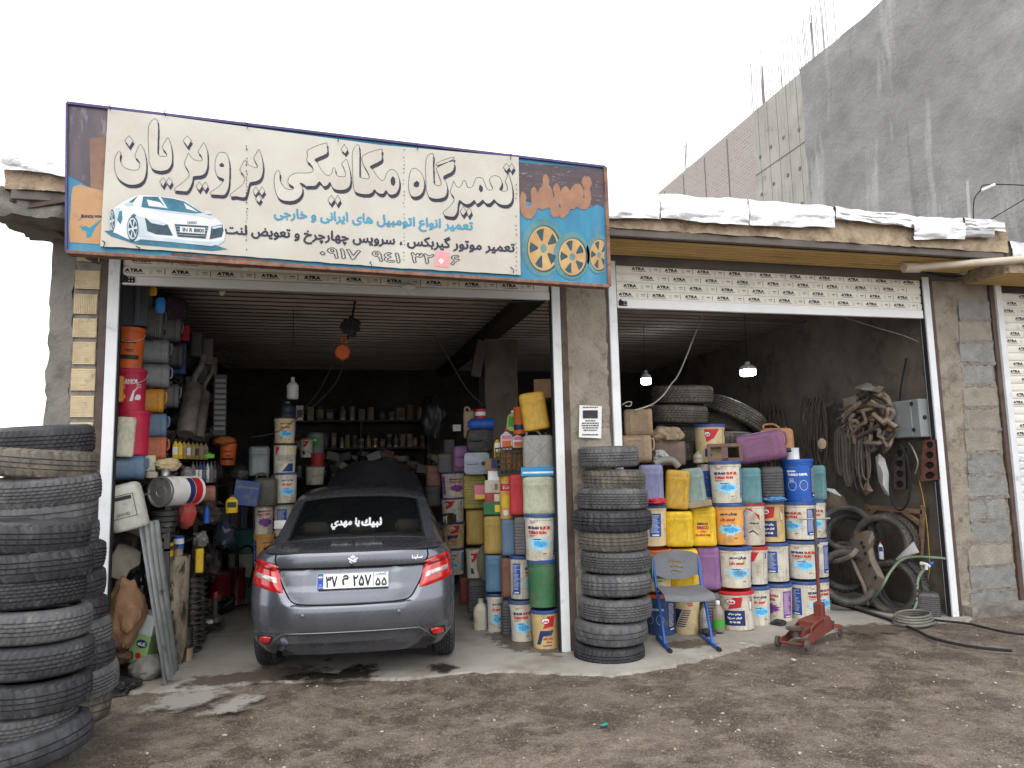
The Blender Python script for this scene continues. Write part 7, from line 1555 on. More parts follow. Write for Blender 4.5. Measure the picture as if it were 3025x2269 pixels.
film = P_('film_white', (206, 206, 204), .15, .5); sheet('long white plastic sheet hanging under the hoses', 'plastic_sheet', [(388, 510), (410, 490), (440, 520), (462, 600), (468, 728), (440, 715), (405, 640)], 5.82, film, 'sheet'); sheet('small grey paper hanging below the belts', 'paper_sheet', [(310, 690), (345, 640), (375, 700), (330, 725)], 5.84, rag, 'paper'); sheet('white plastic scrap beside the teal can', 'plastic_sheet', [(115, 682), (160, 688), (200, 728), (140, 715)], 5.2, film, 'sheet'); sheet('silver foil bag on top of the hose tangle', 'foil_bag', [(270, 130), (340, 95), (438, 120), (410, 150), (330, 145)], 5.72, P_('dull_silver', (150, 142, 132), .2, .4), 'bag'); sheet('grey cloth hung at the left of the hoses', 'cloth', [(205, 185), (280, 165), (285, 225), (215, 250)], 5.74, P_('rag_grey', (134, 124, 114), .2, .9), 'cloth'); sheet('clear plastic sheet by the garden tap', 'plastic_sheet', [(500, 1075), (600, 980), (632, 1040), (560, 1070), (510, 1100)], 5.7, film, 'sheet')
crumple('brown cardboard tag among the left belts', 'card_tag', R5, (70, 405, 115, 466), .62, rag, .03, 41, 'card', .1)
crumple('dusty metal drum shape behind the moped tyres', 'metal_scrap', R5, (108, 700, 235, 900), 1.2, P_('scrap', (112, 96, 84), .4, .8), .25, 43, 'scrap', .15)
# timber frame
wood = mat('old_timber', S(142, 116, 92), S(116, 92, 72), rough=.85, scale=4, stretch=(1, 1, 5), dirt=.2, dc=S(90, 76, 64)); t = thing('timber_frame', 'old wooden brace frame leaning on the right wall', 'frame', rw(650, 1060, 5.97)); o = rw(650, 1060, 5.97)
for p, q in (((335, 788), (655, 815)), ((655, 780), (640, 1062)), ((545, 812), (645, 885)), ((340, 840), (400, 792)), ((338, 770), (342, 850)), ((480, 800), (478, 870))): b = MB(); b.bar(rw(*p, 5.97)-o, rw(*q, 5.97)-o, .05, .03, upv=(1, 0, 0)); b.build('batten', wood, t)
# moped tyres
def moped(label, c, D, X, Y=None, rot=(0, 0, 0), Wd=.125): 
    P = rw(*c, X); return tyre(label, P, rot, 4, 3, 'moped tyres leaning on the right wall', D, Wd, .222)
moped('knobbly moped tyre leaning steeply behind the jack handle', (225, 910), .56, 5.5, rot=(R(62), R(10), R(-50))); moped('second knobbly tyre behind the steep one', (250, 950), .56, 5.62, rot=(R(62), R(10), R(-50))); moped('upright knobbly tyre ring in front of the timber frame', (425, 985), .6, 5.66, rot=(R(90), R(14), R(-62))); moped('moped tyre just behind the upright ring', (470, 975), .6, 5.8, rot=(R(90), R(14), R(-65)))
moped('low moped tyre resting beside the pail wall', (232, 1180), .6, 5.3, rot=(R(70), R(4), R(-30))); moped('outer moped tyre low by the black can', (480, 1235), .56, 5.62, rot=(R(84), R(18), R(-68))); moped('inner moped tyre low by the black can', (530, 1225), .56, 5.76, rot=(R(84), R(18), R(-72))); moped('moped tyre lying under the low one by the pails', (215, 1120), .58, 5.5, rot=(R(60), R(-20), R(-30)))
# metal swing-arm panel
X0 = 5.5; pan = [(232, 1000), (250, 960), (290, 935), (330, 920), (370, 925), (380, 960), (370, 1010), (385, 1080), (420, 1150), (440, 1190), (430, 1230), (380, 1310), (340, 1335), (320, 1280), (300, 1180), (270, 1080)]; P = [rw(x, y, X0) for x, y in pan]; o = P[0].copy(); n = len(P); pm_ = mat('dusty_pressed_steel', S(118, 106, 95), S(94, 84, 75), rough=.7, scale=7, dirt=.25, dc=S(86, 74, 66))
t = thing('metal_bracket', 'dusty pressed steel bracket panel leaning among the moped tyres', 'metal panel', o); c = sum(((p-o) for p in P), Vector())/n; ip = [c+((p-o)-c)*.72+Vector((-.05, -.02, 0)) for p in P]; b = MB(); b.add([c+Vector((-.05, -.02, 0))]+ip+[p-o for p in P]+[p-o+Vector((.03, .02, 0)) for p in P], [(0, 1+i, 1+(i+1) % n) for i in range(n)]+[(1+i, 1+n+i, 1+n+(i+1) % n, 1+(i+1) % n) for i in range(n)]+[(1+n+i, 1+2*n+i, 1+2*n+(i+1) % n, 1+n+(i+1) % n) for i in range(n)]); b.build('panel', pm_, t, smooth=30)
for x, y in ((342, 1008), (350, 1045), (375, 1110), (408, 1178), (330, 985)): MB().lathe([(0, 0), (.016, 0), (.02, .004)], 12, X=Matrix.Translation(rw(x, y, X0)-o+Vector((-.062, -.025, 0))) @ Matrix.Rotation(R(-70), 4, 'Y')).build('bolt_hole', darkslot, t)
wire('bent grey steel pipe frame curving by the bracket', [rw(225, 1010, 5.42), rw(250, 1060, 5.42), rw(290, 1150, 5.42), rw(330, 1240, 5.42), rw(345, 1330, 5.42)], .02, pm_, 'steel_pipe', 'pipe')
wire('grey hose loop over the low moped tyre', [rw(140, 1090, 5.25), rw(190, 1085, 5.25), rw(250, 1060, 5.25), rw(285, 1020, 5.3)], .025, hm[1], 'rubber_hose', 'hose')
bottle('small blue and white tube standing inside the tyre ring', R5, (410, 980, 436, 1080), .6, P_('snow', (236, 238, 244)), lred, [(.45, .7, lblue)])
jcan('black plastic can with ribbed shoulder by the right rail', R5, (622, 1252, 748, 1408), .16, pdgrey, style='ribs', capx=-.1, handle=False, nocap=True, dep=.17)
MB().lathe([(.034, .0), (.034, .03), (.025, .034), (.022, .02)], 18).build('can_neck', pdgrey, None, smooth=50, loc=aty(*R5(680, 1272), .17)+Vector((0, 0, -.02)), label='open black screw neck on the black ribbed can', cat='neck') if False else None
# garden hose, valve, yellow wire, cables
gh = mat('green_hose', S(110, 128, 104), S(90, 106, 86), rough=.5, scale=9); hg = mat('grey_hose', S(122, 118, 110), S(104, 100, 94), rough=.6, scale=9)
wire('green garden hose arching from the wall tap', [rw(780, 1075, 5.95), rw(700, 1068, 5.85), rw(600, 1066, 5.75), rw(530, 1085, 5.6), rw(470, 1150, 5.45), rw(420, 1240, 5.35), atz(*R5(345, 1350))+Vector((0, 0, .02))], .013, gh, 'garden_hose', 'hose'); wire('pale green hose dropping from the valve to the floor', [rw(665, 1130, 5.75), rw(630, 1180, 5.72), rw(618, 1260, 5.7), rw(612, 1340, 5.68), atz(*R5(575, 1390))+Vector((0, 0, .015))], .013, mat('pale_hose', S(150, 170, 150), rough=.4), 'garden_hose', 'hose')
t = thing('tap_valve', 'white plastic tee valve with blue knob by the hose', 'valve', rw(660, 1108, 5.74)); MB().tube([(-.05, -.02, .02), (.02, 0, 0), (.06, 0, -.02)], .017, 10).build('body', cap_m, t, smooth=50); MB().tube([(.02, 0, 0), (.02, .0, -.05)], .015, 10).build('outlet', cap_m, t, smooth=50); MB().tube([(.06, 0, -.0), (.095, -.01, .01)], .02, 10).build('knob', pblue, t, smooth=50)
wire('thin yellow wire hanging down the right wall', [rw(632, 640, 5.98), rw(655, 740, 5.98), rw(672, 860, 5.98), rw(685, 1000, 5.98), rw(690, 1130, 5.98), rw(670, 1230, 5.98), rw(640, 1255, 5.96)], .004, P_('wire_yellow', (214, 180, 60), .05)); wire('pale ropes drooping under the electric box', [rw(575, 430, 5.92), rw(600, 470, 5.9), rw(625, 540, 5.9), rw(610, 600, 5.92)], .008, P_('rope_pale', (150, 146, 124), .2), 'rope', 'rope'); b = MB(); b.bar(rw(640, 1100, 5.9), rw(675, 1255, 5.9), .03, .02); b.v = [tuple(Vector(p)-rw(640, 1100, 5.9)) for p in b.v]; b.build('wooden_stake', wood, None, loc=rw(640, 1100, 5.9), label='thin wooden stake behind the black can', cat='stake')
fl = lambda x, y, z=.014: atz(*R5(x, y))+Vector((0, 0, z))
wire('upper black rubber cable running out to the right', [fl(150, 1318), fl(330, 1345), fl(520, 1385), fl(720, 1425), fl(900, 1445), fl(1093, 1490), fl(1250, 1510)], .012, darkslot, 'power_cable', 'cable'); wire('lower black rubber cable curving over the mud at right', [fl(150, 1325), fl(300, 1370), fl(470, 1425), fl(600, 1475), fl(700, 1525), fl(850, 1562), fl(1000, 1585), fl(1150, 1598)], .014, darkslot, 'power_cable', 'cable')
coil = []
for k in range(40): a = k*.55; coil.append(fl(600+115*math.cos(a)*(1-.004*k), 1432+30*math.sin(a)*(1-.004*k), .012+.002*k))
wire('grey hose coiled flat on the concrete near the black can', [fl(320, 1365), fl(400, 1392), fl(480, 1410)]+coil, .011, hg, 'rubber_hose', 'hose', 3)
# litter on the concrete
for lab_, u, v, m_ in (('white paper scrap on the concrete before the pails', 2195, 1902, film), ('small white scrap on the mud beside the jack', 2345, 1950, film), ('teal bottle cap lying on the mud', 1785, 2142, P_('cap_teal', (40, 160, 150), .05)), ('yellow scrap inside the low moped tyre', 2482, 1752, P_('scrap_yellow', (222, 150, 40), .1)), ('white scrap by the black can', 2782, 1808, film)):
    P = atz(u, v); b = MB(); b.grid(lambda a, t_: ((a-.5)*.06, (t_-.5)*.03, .003+.01*abs(nz(a*3+u, t_*3, 1))), 5, 4); b.build('litter_scrap', m_, None, smooth=30, loc=P, rot=(0, 0, u), label=lab_, cat='litter')
# ================================================================== left bay: clutter along the left wall
B = lambda lab_, cr, box, Y, **k: bucket(lab_, cr, box, Y, **k); J = lambda lab_, cr, box, Y, m, **k: jcan(lab_, cr, box, Y, m, **k); LY = lambda lab_, cr, box, Y, m, **k: lying(lab_, cr, box, Y, m, **k)
# steel racking that carries the pile
rk = mat('rack_steel', S(92, 88, 88), S(70, 66, 66), rough=.6, metal=.4, scale=6, dirt=.2, dc=S(76, 60, 50))
t = thing('storage_rack', 'long steel shelf rack along the left wall', 'rack', (-1.45, .45, 0))
for y in (0., 1.3, 2.6, 3.9):
    for x in (-.24, .2): b = MB(); b.box(x-.02, x+.02, y-.02, y+.02, 0, 3.1 if x < 0 else 1.45); b.build('post', rk, t)
for z in (.42, .95, 1.4): b = MB(); b.box(-.26, .22, -.02, 3.92, z, z+.02); b.build('shelf', rk, t)
for z in (1.85, 2.3, 2.72): b = MB(); b.box(-.26, -.02, .0, 3.92, z, z+.02); b.build('shelf', rk, t)
t = thing('steel_locker', 'narrow grey steel locker at the top left of the bay', 'locker', aty(*L4(190, 345), .62)); o = aty(*L4(190, 345), .62); z1 = aty(*L4(190, 62), .62).z-o.z; b = MB(); b.box(-.1, .14, 0, .2, 0, z1, ch=.004); b.build('body', P_('locker', (104, 112, 124), .2, .5), t); b = MB(); b.box(.05, .085, -.02, -.001, 0, z1, ch=.004); b.build('corner_post', P_('locker_post', (120, 128, 140), .2, .5), t)
B('orange pail with black lettering high on the left wall', L4, (100, 345, 290, 652), .45, bm=por2, lm=por2, lab='hydraumax', turn=-10, handle=True); B('crimson pail with white lettering under the orange pail', L4, (100, 650, 312, 962), .45, bm=pcrim, lm=pcrim, lab='iranol', turn=-6, handle=True); B('second crimson pail lower behind the cream can', L4, (100, 955, 334, 1280), .46, bm=pcrim, lm=pcrim, lab='iranol', turn=-30)
J('amber can squeezed behind the white rail', L4, (60, 690, 152, 890), .3, pamber, nocap=True); J('cream can before the lower crimson pail', L4, (82, 985, 228, 1295), .3, pnat, nocap=True, lean=3)
gm = P_('metal_grey', (120, 122, 126), .15, .4)
LY('dark grey can lying top row by the orange pail', L4, (285, 195, 450, 435), .85, pgrey, style='ribs', along='x', dep=.22); LY('ribbed grey can lying second row by the orange pail', L4, (288, 435, 495, 618), .85, gm, along='x', dep=.22, style='tall'); LY('grey can with open black spout third row', L4, (298, 615, 498, 792), .82, gm, along='x', dep=.22)
LY('amber can lying fourth row beside crimson pail', L4, (304, 795, 455, 972), .8, pamber, along='x', dep=.22); LY('dull blue jug lying beside the lower crimson pail', L4, (324, 975, 475, 1150), .8, pcblue, along='x', dep=.2); LY('faded orange can with dark spout lying under the blue jug', L4, (328, 1145, 472, 1320), .76, porr, along='x', dep=.2)
LY('dark grey can lying further back on the top row', L4, (435, 280, 575, 452), 1.3, gm, along='x', dep=.22); LY('grey can lying further back on the third row', L4, (440, 760, 560, 935), 1.25, pgrey, along='x', dep=.22); LY('dark can deep on the second row', L4, (470, 470, 590, 640), 1.4, pdgrey, along='x', dep=.22)
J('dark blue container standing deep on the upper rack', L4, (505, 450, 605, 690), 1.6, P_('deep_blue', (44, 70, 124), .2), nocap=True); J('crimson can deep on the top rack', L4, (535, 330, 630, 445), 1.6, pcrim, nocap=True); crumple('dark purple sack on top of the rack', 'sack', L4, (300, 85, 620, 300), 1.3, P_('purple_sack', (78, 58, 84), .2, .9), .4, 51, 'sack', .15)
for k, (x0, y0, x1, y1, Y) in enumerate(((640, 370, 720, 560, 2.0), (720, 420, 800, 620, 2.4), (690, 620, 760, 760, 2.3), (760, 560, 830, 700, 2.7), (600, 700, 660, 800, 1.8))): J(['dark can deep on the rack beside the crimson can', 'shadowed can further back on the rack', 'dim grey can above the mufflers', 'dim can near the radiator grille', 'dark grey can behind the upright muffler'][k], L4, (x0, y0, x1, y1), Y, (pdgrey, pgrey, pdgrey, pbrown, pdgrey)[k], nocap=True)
# mufflers
def muffler(label, p0, p1, r_, Y):
    A, Bq = aty(*L4(*p0), Y), aty(*L4(*p1), Y+.25); t = thing('muffler', label, 'muffler', A, group='old mufflers on the rack'); d = Bq-A; n = d.normalized(); m_ = mat('sooty_steel', S(128, 120, 114), S(96, 88, 84), rough=.6, metal=.3, scale=8, dirt=.3, dc=S(74, 62, 56))
    MB().tube([Vector(), n*.012, d*.5, d-n*.012, d], r_, 18, rs=[r_*.9, r_, r_, r_, r_*.9]).build('shell', m_, t, smooth=40); MB().tube(smooth_path([d, d+n*.1, d+n*.2+Vector((.05, 0, .03)), d+n*.3+Vector((.06, 0, .05))], 4), r_*.36, 10).build('outlet_pipe', m_, t, smooth=60)
muffler('long grey muffler standing at an angle on the rack', (605, 1130), (660, 780), .085, 1.25); muffler('second dull muffler behind the first', (690, 1160), (735, 830), .065, 1.6)
# radiator grille strip
P, wd, h = fit(L4, 805, 690, 892, 1135, 2.2); t = thing('louvre_panel', 'tall metal louvre panel standing on the rack', 'panel', P, (0, 0, face_cam(P))); b = MB(); b.box(-wd/2, wd/2, 0, .03, 0, h); b.build('frame', rk, t)
for k in range(10): b = MB(); b.box(-wd*.4, wd*.4, -.02, -.002, h*(.08+.088*k), h*(.13+.088*k)); b.build('louvre', gm, t)
# bottles in a row
for k in range(8):
    x0 = 508+k*31; m_ = (pyel, pyel, pgold, pgold, polive, pgold, pdust, pdust)[k]; bottle(['first yellow oil bottle in the row on the rack', 'second yellow oil bottle in the row on the rack', 'third dusty gold bottle in the row', 'fourth dusty gold bottle in the row', 'olive bottle fifth in the row', 'gold bottle sixth in the row', 'dusty bottle seventh in the row', 'last dusty bottle of the row'][k], L4, (x0, 1165+k*3, x0+42, 1305+k), 1.0+k*.12, m_, pblack, [(.2, .6, (wt, lyel, pdust, wt, pdust, lblack, pdust, pgrey)[k])])
crumple('orange brown seat foam piece behind the bottles', 'foam_piece', L4, (805, 1138, 965, 1215), 2.3, P_('foam', (190, 110, 46), .3, .9), .3, 55, 'foam', .2); B('dusty orange pail in the shade under the foam', L4, (850, 1195, 965, 1352), 2.3, bm=por2, lm=por2, lab='hydraumax'); bottle('small green bottle lying by the rack edge', L4, (742, 1262, 812, 1302), 1.5, P_('lime2', (110, 190, 60), .1), lgreen)
LY('faded blue water jug lying above the white can', L4, (60, 1282, 322, 1462), .4, P_('jug_blue', (92, 120, 146), .25), along='x', dep=.24, style='round'); J('beige container standing behind the blue jug', L4, (288, 1275, 384, 1420), .55, pnat, nocap=True)
crumple('yellowish cloth cap on the lying tin', 'cloth_hat', L4, (388, 1302, 558, 1395), .55, P_('capcloth', (196, 180, 138), .2, .9), .16, 57, 'cloth', .25)
bottle('small clear bottle with green top on the tin', L4, (318, 1385, 402, 1445), .42, P_('clear', (150, 140, 124), .2, .2), lgreen); tin('small red ended spray can on the tin', L4, (432, 1378, 490, 1430), .45, psil, None, lidm=pred); crumple('grey rubber elbow lump behind the tin', 'rubber_elbow', L4, (570, 1365, 662, 1470), .7, pgrey, .1, 58, 'pipe', .15)
# row of thin black and blue bottles on the shelf
for k in range(7): x0 = 640+k*26; bottle(['first dark slim bottle on the low shelf', 'second dark slim bottle on the low shelf', 'third navy slim bottle on the low shelf', 'fourth navy bottle on the low shelf', 'silver tin shaped bottle on the low shelf', 'grey bottle sixth on the low shelf', 'black bottle last on the low shelf'][k], L4, (x0, 1325, x0+34, 1478), 1.1+.1*k, (pdgrey, pblack, lnavy, lnavy, psil, pgrey, pblack)[k], pblack, [(.2, .6, (pgrey, wt, wt, pgrey, wt, pgrey, pgrey)[k])])
# the big tin lying with its round end out
P = aty(*L4(425, 1545), .38); rr = 112*.4098*depth(P)/PF; t = thing('paint_drum', 'large tin drum lying with round end towards the yard', 'drum', P, (R(90), 0, R(-32)))
MB().lathe([(0, .004), (rr*.28, .004), (rr*.3, .008), (rr*.42, .008), (rr*.44, .002), (rr*.84, .0), (rr*.88, .012), (rr*.97, .014), (rr, .008), (rr, -.008), (rr*.965, -.014)], 40).build('end', mat('galvanised', S(150, 148, 146), S(128, 126, 124), rough=.4, metal=.7, scale=12), t, smooth=40); MB().lathe([(rr*.965, -.014), (rr*.965, -.36), (rr, -.37), (0, -.37)], 40).build('body', P_('drum_white', (222, 218, 214), .15), t, smooth=40)
def dpatch(a0, a1, z0, z1, m_, nm): b = MB(); b.grid(lambda a, c: ((rr*.972)*math.cos(R(a0+(a1-a0)*a)), (rr*.972)*math.sin(R(a0+(a1-a0)*a)), z0+(z1-z0)*c), 10, 2); b.build(nm, m_, t, smooth=60)
dpatch(-60, 60, -.26, -.2, lnavy, 'blue_band'); dpatch(-60, 60, -.345, -.265, lred, 'red_band')
LY('clay coloured pipe lump beside the lying drum', L4, (665, 1500, 830, 1620), .9, pbrown, along='x', dep=.14, style='round', nocap=True)
# translucent can with black label, tilted
wc = J('cloudy white can with black framed label tilted above the tin sheet', L5, (48, 235, 318, 575), .2, P_('cloudy', (182, 182, 172), .2, .4), style='bulge', lean=-13, dep=.22, nocap=True)
q = MB(); fr_ = [(-.11, .06, .1, .1+.004), (-.11, .06, .27, .274), (-.11, -.106, .1, .27), (.056, .06, .1, .27)]
for x0, x1, z0, z1 in fr_: q.poly([(x0, -.1125, z0), (x1, -.1125, z0), (x1, -.1125, z1), (x0, -.1125, z1)])
q.poly([(-.1, -.1125, .235), (.045, -.1125, .235), (.045, -.1125, .262), (-.1, -.1125, .262)]); put_text(q, 'OOOO', -.03, .128, .09, .022, lambda x, z: (x, -.1128, z), bold=.0, res=16); q.build('label', lblack, wc, kind='stuff')
# centre-left column of pails
bottle('dark round bottle on top of the brown stained pail', L4, (1285, 890, 1392, 1008), 2.0, P_('navy_dark', (40, 44, 66), .2), pgrey, flat=False); B('brown stained cream pail on the inner column top', L4, (1240, 1000, 1396, 1200), 2.0, bm=pcream, lm=pblack, lab='farsi', turn=4); B('white pail with blue corner on the inner column', L4, (1236, 1192, 1398, 1415), 1.95, lab='whiteblue', lm=pblack); B('cream pail with blue splash on the inner column', L4, (1244, 1408, 1408, 1628), 1.9, lab='farsi', lm=pblue, turn=6)
B('white pail with purple logo low beside the car', L5, (930, 376, 1052, 580), 1.85, lab='diesel', lm=pblue, turn=10); B('orange tan pail low beside the car', L5, (930, 574, 1056, 780), 1.85, bm=porange, lm=porange, lab='farsi', turn=30); B('lower inner pail hidden by the car boot', L5, (1040, 376, 1180, 590), 2.0, lab='bluepanel', lm=pblue); B('lowest inner pail hidden by the car lamp', L5, (1040, 588, 1180, 800), 2.0, bm=porange, lab='old', lm=pblue); B('inner pail on the floor behind the car lamp', L5, (935, 776, 1070, 985), 1.9, bm=pw, lab='stripe', lm=pblue)
J('clear grey tank beside the inner pail column', L4, (1062, 1208, 1206, 1430), 1.9, P_('tank', (104, 114, 118), .2, .3), nocap=True, dep=.2); J('dark olive can under the grey tank', L4, (1095, 1425, 1262, 1650), 1.8, P_('dark_olive', (78, 76, 60), .3), style='bulge'); carton('dark blue tool box tilted by the olive can', L4, (945, 1465, 1115, 1645), 1.6, P_('toolbox', (46, 72, 124), .2), .2, lean=8, bands=[(-.45, .45, .7, .76, pgrey)], name='tool_box'); crumple('black round machine cover on the shelf', 'machine_cover', L4, (925, 1355, 1080, 1480), 1.9, pblack, .2, 61, 'cover', .15)
bottle('yellow bottle below the tool box', L5, (762, 335, 832, 448), 1.3, pyel, pblack, [(.3, .6, lblack)]); bottle('slim blue spray bottle on the rack edge', L5, (622, 392, 660, 512), .95, pblue, pblack, flat=False); J('yellow flat can under the rack', L5, (572, 658, 622, 815), 1.0, pyel, nocap=True, dep=.1)
crumple('red net sack hanging below the lying drum', 'net_sack', L5, (468, 350, 572, 545), .62, P_('net_red', (170, 60, 54), .25, .8), .14, 63, 'sack', .15); crumple('clear plastic bag of water hanging by the red cans', 'plastic_bag', L5, (700, 505, 812, 665), 2.0, P_('bagfilm', (70, 76, 92), .1, .15), .14, 65, 'bag', .3); crumple('knotted clear bag on the rack edge', 'plastic_bag', L5, (565, 560, 645, 660), 1.0, P_('bagfilm2', (120, 118, 114), .1, .15), .1, 66, 'bag', .4)
for k in range(5): 
    P, wd, h = fit(L5, 312, 425+k*34, 470-k*8, 470+k*34, .5); MB().lathe([(wd*.3, 0), (wd*.5, h*.1), (wd*.5, h*.8), (wd*.42, h*1.0), (wd*.3, h*1.0), (wd*.3, 0)], 26).build('rubber_ring', pblack, None, smooth=40, loc=P, label=['topmost black rubber ring under the lying drum', 'second black rubber ring under the drum', 'third black rubber ring under the drum', 'fourth black rubber ring under the drum', 'lowest black rubber ring under the drum'][k], cat='ring', group='rubber rings stacked under the drum')
# corrugated tin sheet leaning
tl, tr_, br_, bl_ = aty(*L5(226, 505), .3), aty(*L5(345, 488), .34), atz(*L5(463, 1405)), atz(*L5(385, 1505)); o = bl_.copy(); b = MB()
def tf(a, c): p = (bl_*(1-a)+br_*a)*(1-c)+(tl*(1-a)+tr_*a)*c-o; return p+Vector((.012*math.sin(a*22)+.004*nz(a*5, c*9, 2), -.012*math.cos(a*22), .006*nz(a*9, 3, 0)*(1 if c > .97 or c < .03 else 0)))
tinm = mat('weathered_tin', S(150, 154, 154), S(126, 128, 128), rough=.5, metal=.45, scale=5, dirt=.2, dc=S(84, 76, 70), dscale=7, dsharp=.1); b.grid(tf, 44, 30); b.grid(lambda a, c: tf(1-a, c)+Vector((.004, .004, 0)), 44, 30); b.build('corrugated_sheet', tinm, None, smooth=60, loc=o, label='narrow corrugated tin sheet leaning at the left of the bay', cat='tin sheet')
# paint splashed barrel with cups
P, wd, h = fit(L5, 362, 712, 518, 1382, .78); t = thing('steel_barrel', 'paint splashed slim steel barrel behind the tin sheet', 'barrel', P); r_ = wd/2; MB().lathe([(0, 0), (r_*.9, 0), (r_*.93, h*.1), (r_*.95, h*.48), (r_*.97, h*.5), (r_*.95, h*.52), (r_, h*.97), (r_*1.02, h)], 30).build('body', mat('splashed_steel', S(160, 150, 130), S(96, 86, 74), rough=.6, scale=9, dirt=.4, dc=S(54, 48, 40), dscale=12, stretch=(1, 1, .4), dsharp=.08), t, smooth=40); MB().lathe([(r_*1.02, h), (r_*.96, h), (0, h-.01)], 30).build('lid', steel, t)
tin('yellow oil filter on the splashed barrel', L5, (360, 628, 437, 715), .7, pyel, None, lidm=pyel, name='oil_filter', cat='filter'); tin('blue plastic cup on the splashed barrel', L5, (436, 585, 502, 672), .85, pblue, (.4, .8, wt), lidm=pcblue, name='plastic_cup', cat='cup'); tin('small tan tin under the blue cup', L5, (434, 664, 496, 722), .82, pdust, None)
# brake discs in two columns and shock tube
dsc = mat('disc_steel', S(112, 104, 100), S(78, 72, 68), rough=.5, metal=.5, scale=14, dirt=.3, dc=S(52, 44, 40))
for col, (x0, x1, ya, yb, n_, Y) in enumerate(((492, 622, 850, 1312, 14, 1.12), (575, 650, 850, 1240, 10, 1.5))):
    for k in range(n_):
        y1 = ya+(yb-ya)*(k+1)/n_; y0 = ya+(yb-ya)*k/n_; q = rnd.uniform(-6, 6); P, wd, h = fit(L5, x0+q, y0, x1+q, y1, Y); hh = (yb-ya)/n_*.4822*depth(P)/PF; r_ = wd/2*rnd.uniform(.9, 1.0)
        MB().lathe([(r_*.3, 0), (r_*.6, 0), (r_*.62, hh*.4), (r_, hh*.42), (r_, hh*.62), (r_*.62, hh*.64), (r_*.6, hh*.97), (r_*.3, hh*.97), (r_*.3, 0)], 26).build('brake_disc', dsc, None, smooth=40, loc=P, rot=(R(rnd.uniform(-2, 2)), R(rnd.uniform(-2, 2)), 0), label=('%s brake disc from the top of the near disc column' if col == 0 else '%s brake disc from the top of the far disc column') % ['first', 'second', 'third', 'fourth', 'fifth', 'sixth', 'seventh', 'eighth', 'ninth', 'tenth', 'eleventh', 'twelfth', 'thirteenth', 'fourteenth'][k], cat='brake disc', group='greasy brake discs stacked in columns')
P, wd, h = fit(L5, 482, 1140, 556, 1358, .85); t = thing('shock_tube', 'black cylinder with tan base before the disc column', 'cylinder', P); MB().lathe([(0, 0), (wd*.5, 0), (wd*.5, h*.36), (wd*.47, h*.37)], 20).build('base', pdust, t, smooth=40); MB().lathe([(wd*.47, h*.35), (wd*.47, h), (0, h)], 20).build('tube', pblack, t, smooth=40)
P, wd, h = fit(L5, 668, 930, 722, 1112, 1.9); t = thing('shock_tube', 'small dark shock absorber with red cap by the discs', 'cylinder', P); MB().lathe([(0, 0), (wd*.5, 0), (wd*.5, h*.2), (wd*.3, h*.22), (wd*.3, h*.85)], 16).build('tube', pdgrey, t, smooth=40); MB().lathe([(wd*.32, h*.8), (wd*.32, h*.92), (wd*.2, h), (0, h)], 16).build('cap', pred, t)
carton('white paper label lying by the disc column', L5, (612, 1100, 680, 1128), 1.7, cap_m, .08, name='paper_label', cat='label')
# red grease drums
for k, (bx, Y, lab_) in enumerate((((648, 812, 792, 1055), 2.9, 'red grease drum with hand pump, front of two'), ((775, 782, 874, 1015), 3.3, 'red grease drum with chrome lid, behind'))):
    P, wd, h = fit(L5, *bx, Y); t = thing('grease_drum', lab_, 'drum', P, group='red grease drums'); r_ = wd/2; MB().lathe([(0, 0), (r_, 0), (r_, h*.05), (r_*.95, h*.07), (r_*.97, h*.92), (r_*1.02, h*.94), (r_*1.02, h)], 28).build('body', mat('grease_red', S(136, 32, 34), S(100, 22, 26), rough=.35, scale=8), t, smooth=40); MB().lathe([(r_*1.02, h), (r_*.9, h*1.01), (0, h*1.02)], 28).build('lid', psil, t, smooth=40); MB().tube([(0, 0, h), (0, 0, h*1.6)], .02, 10).build('pump', steel, t, smooth=60); MB().tube(smooth_path([(.02, 0, h*1.5), (.15, -.05, h*1.6), (.2, -.08, h*1.2), (.16, -.2, h*.5)], 5), .012, 8).build('pump_hose', darkslot, t, smooth=60)
# big teal drums
for k, (bx, m_, lab_) in enumerate((((775, 545, 985, 705), P_('drum_teal', (58, 120, 118), .4), 'teal peeling top section of the big oil drum'),)):
    P, wd, h = fit(L5, 775, 545, 985, 985, 3.9); t = thing('oil_drum', 'big teal oil drum with cream middle band in the shade', 'drum', P); r_ = wd/2; tz = P_('drum_teal', (58, 120, 118), .4)
    for z0, z1, mm, nm in ((0, .33, tz, 'lower_band'), (.33, .66, pnat, 'middle_band'), (.66, 1.0, tz, 'upper_band')): MB().lathe([(r_*1.0, h*z0), (r_*1.02, h*(z0+.01)), (r_, h*(z0+.03)), (r_, h*(z1-.02)), (r_*1.02, h*z1)], 34).build(nm, mm, t, smooth=40)
    MB().lathe([(r_, h), (0, h)], 34).build('lid', tz, t)
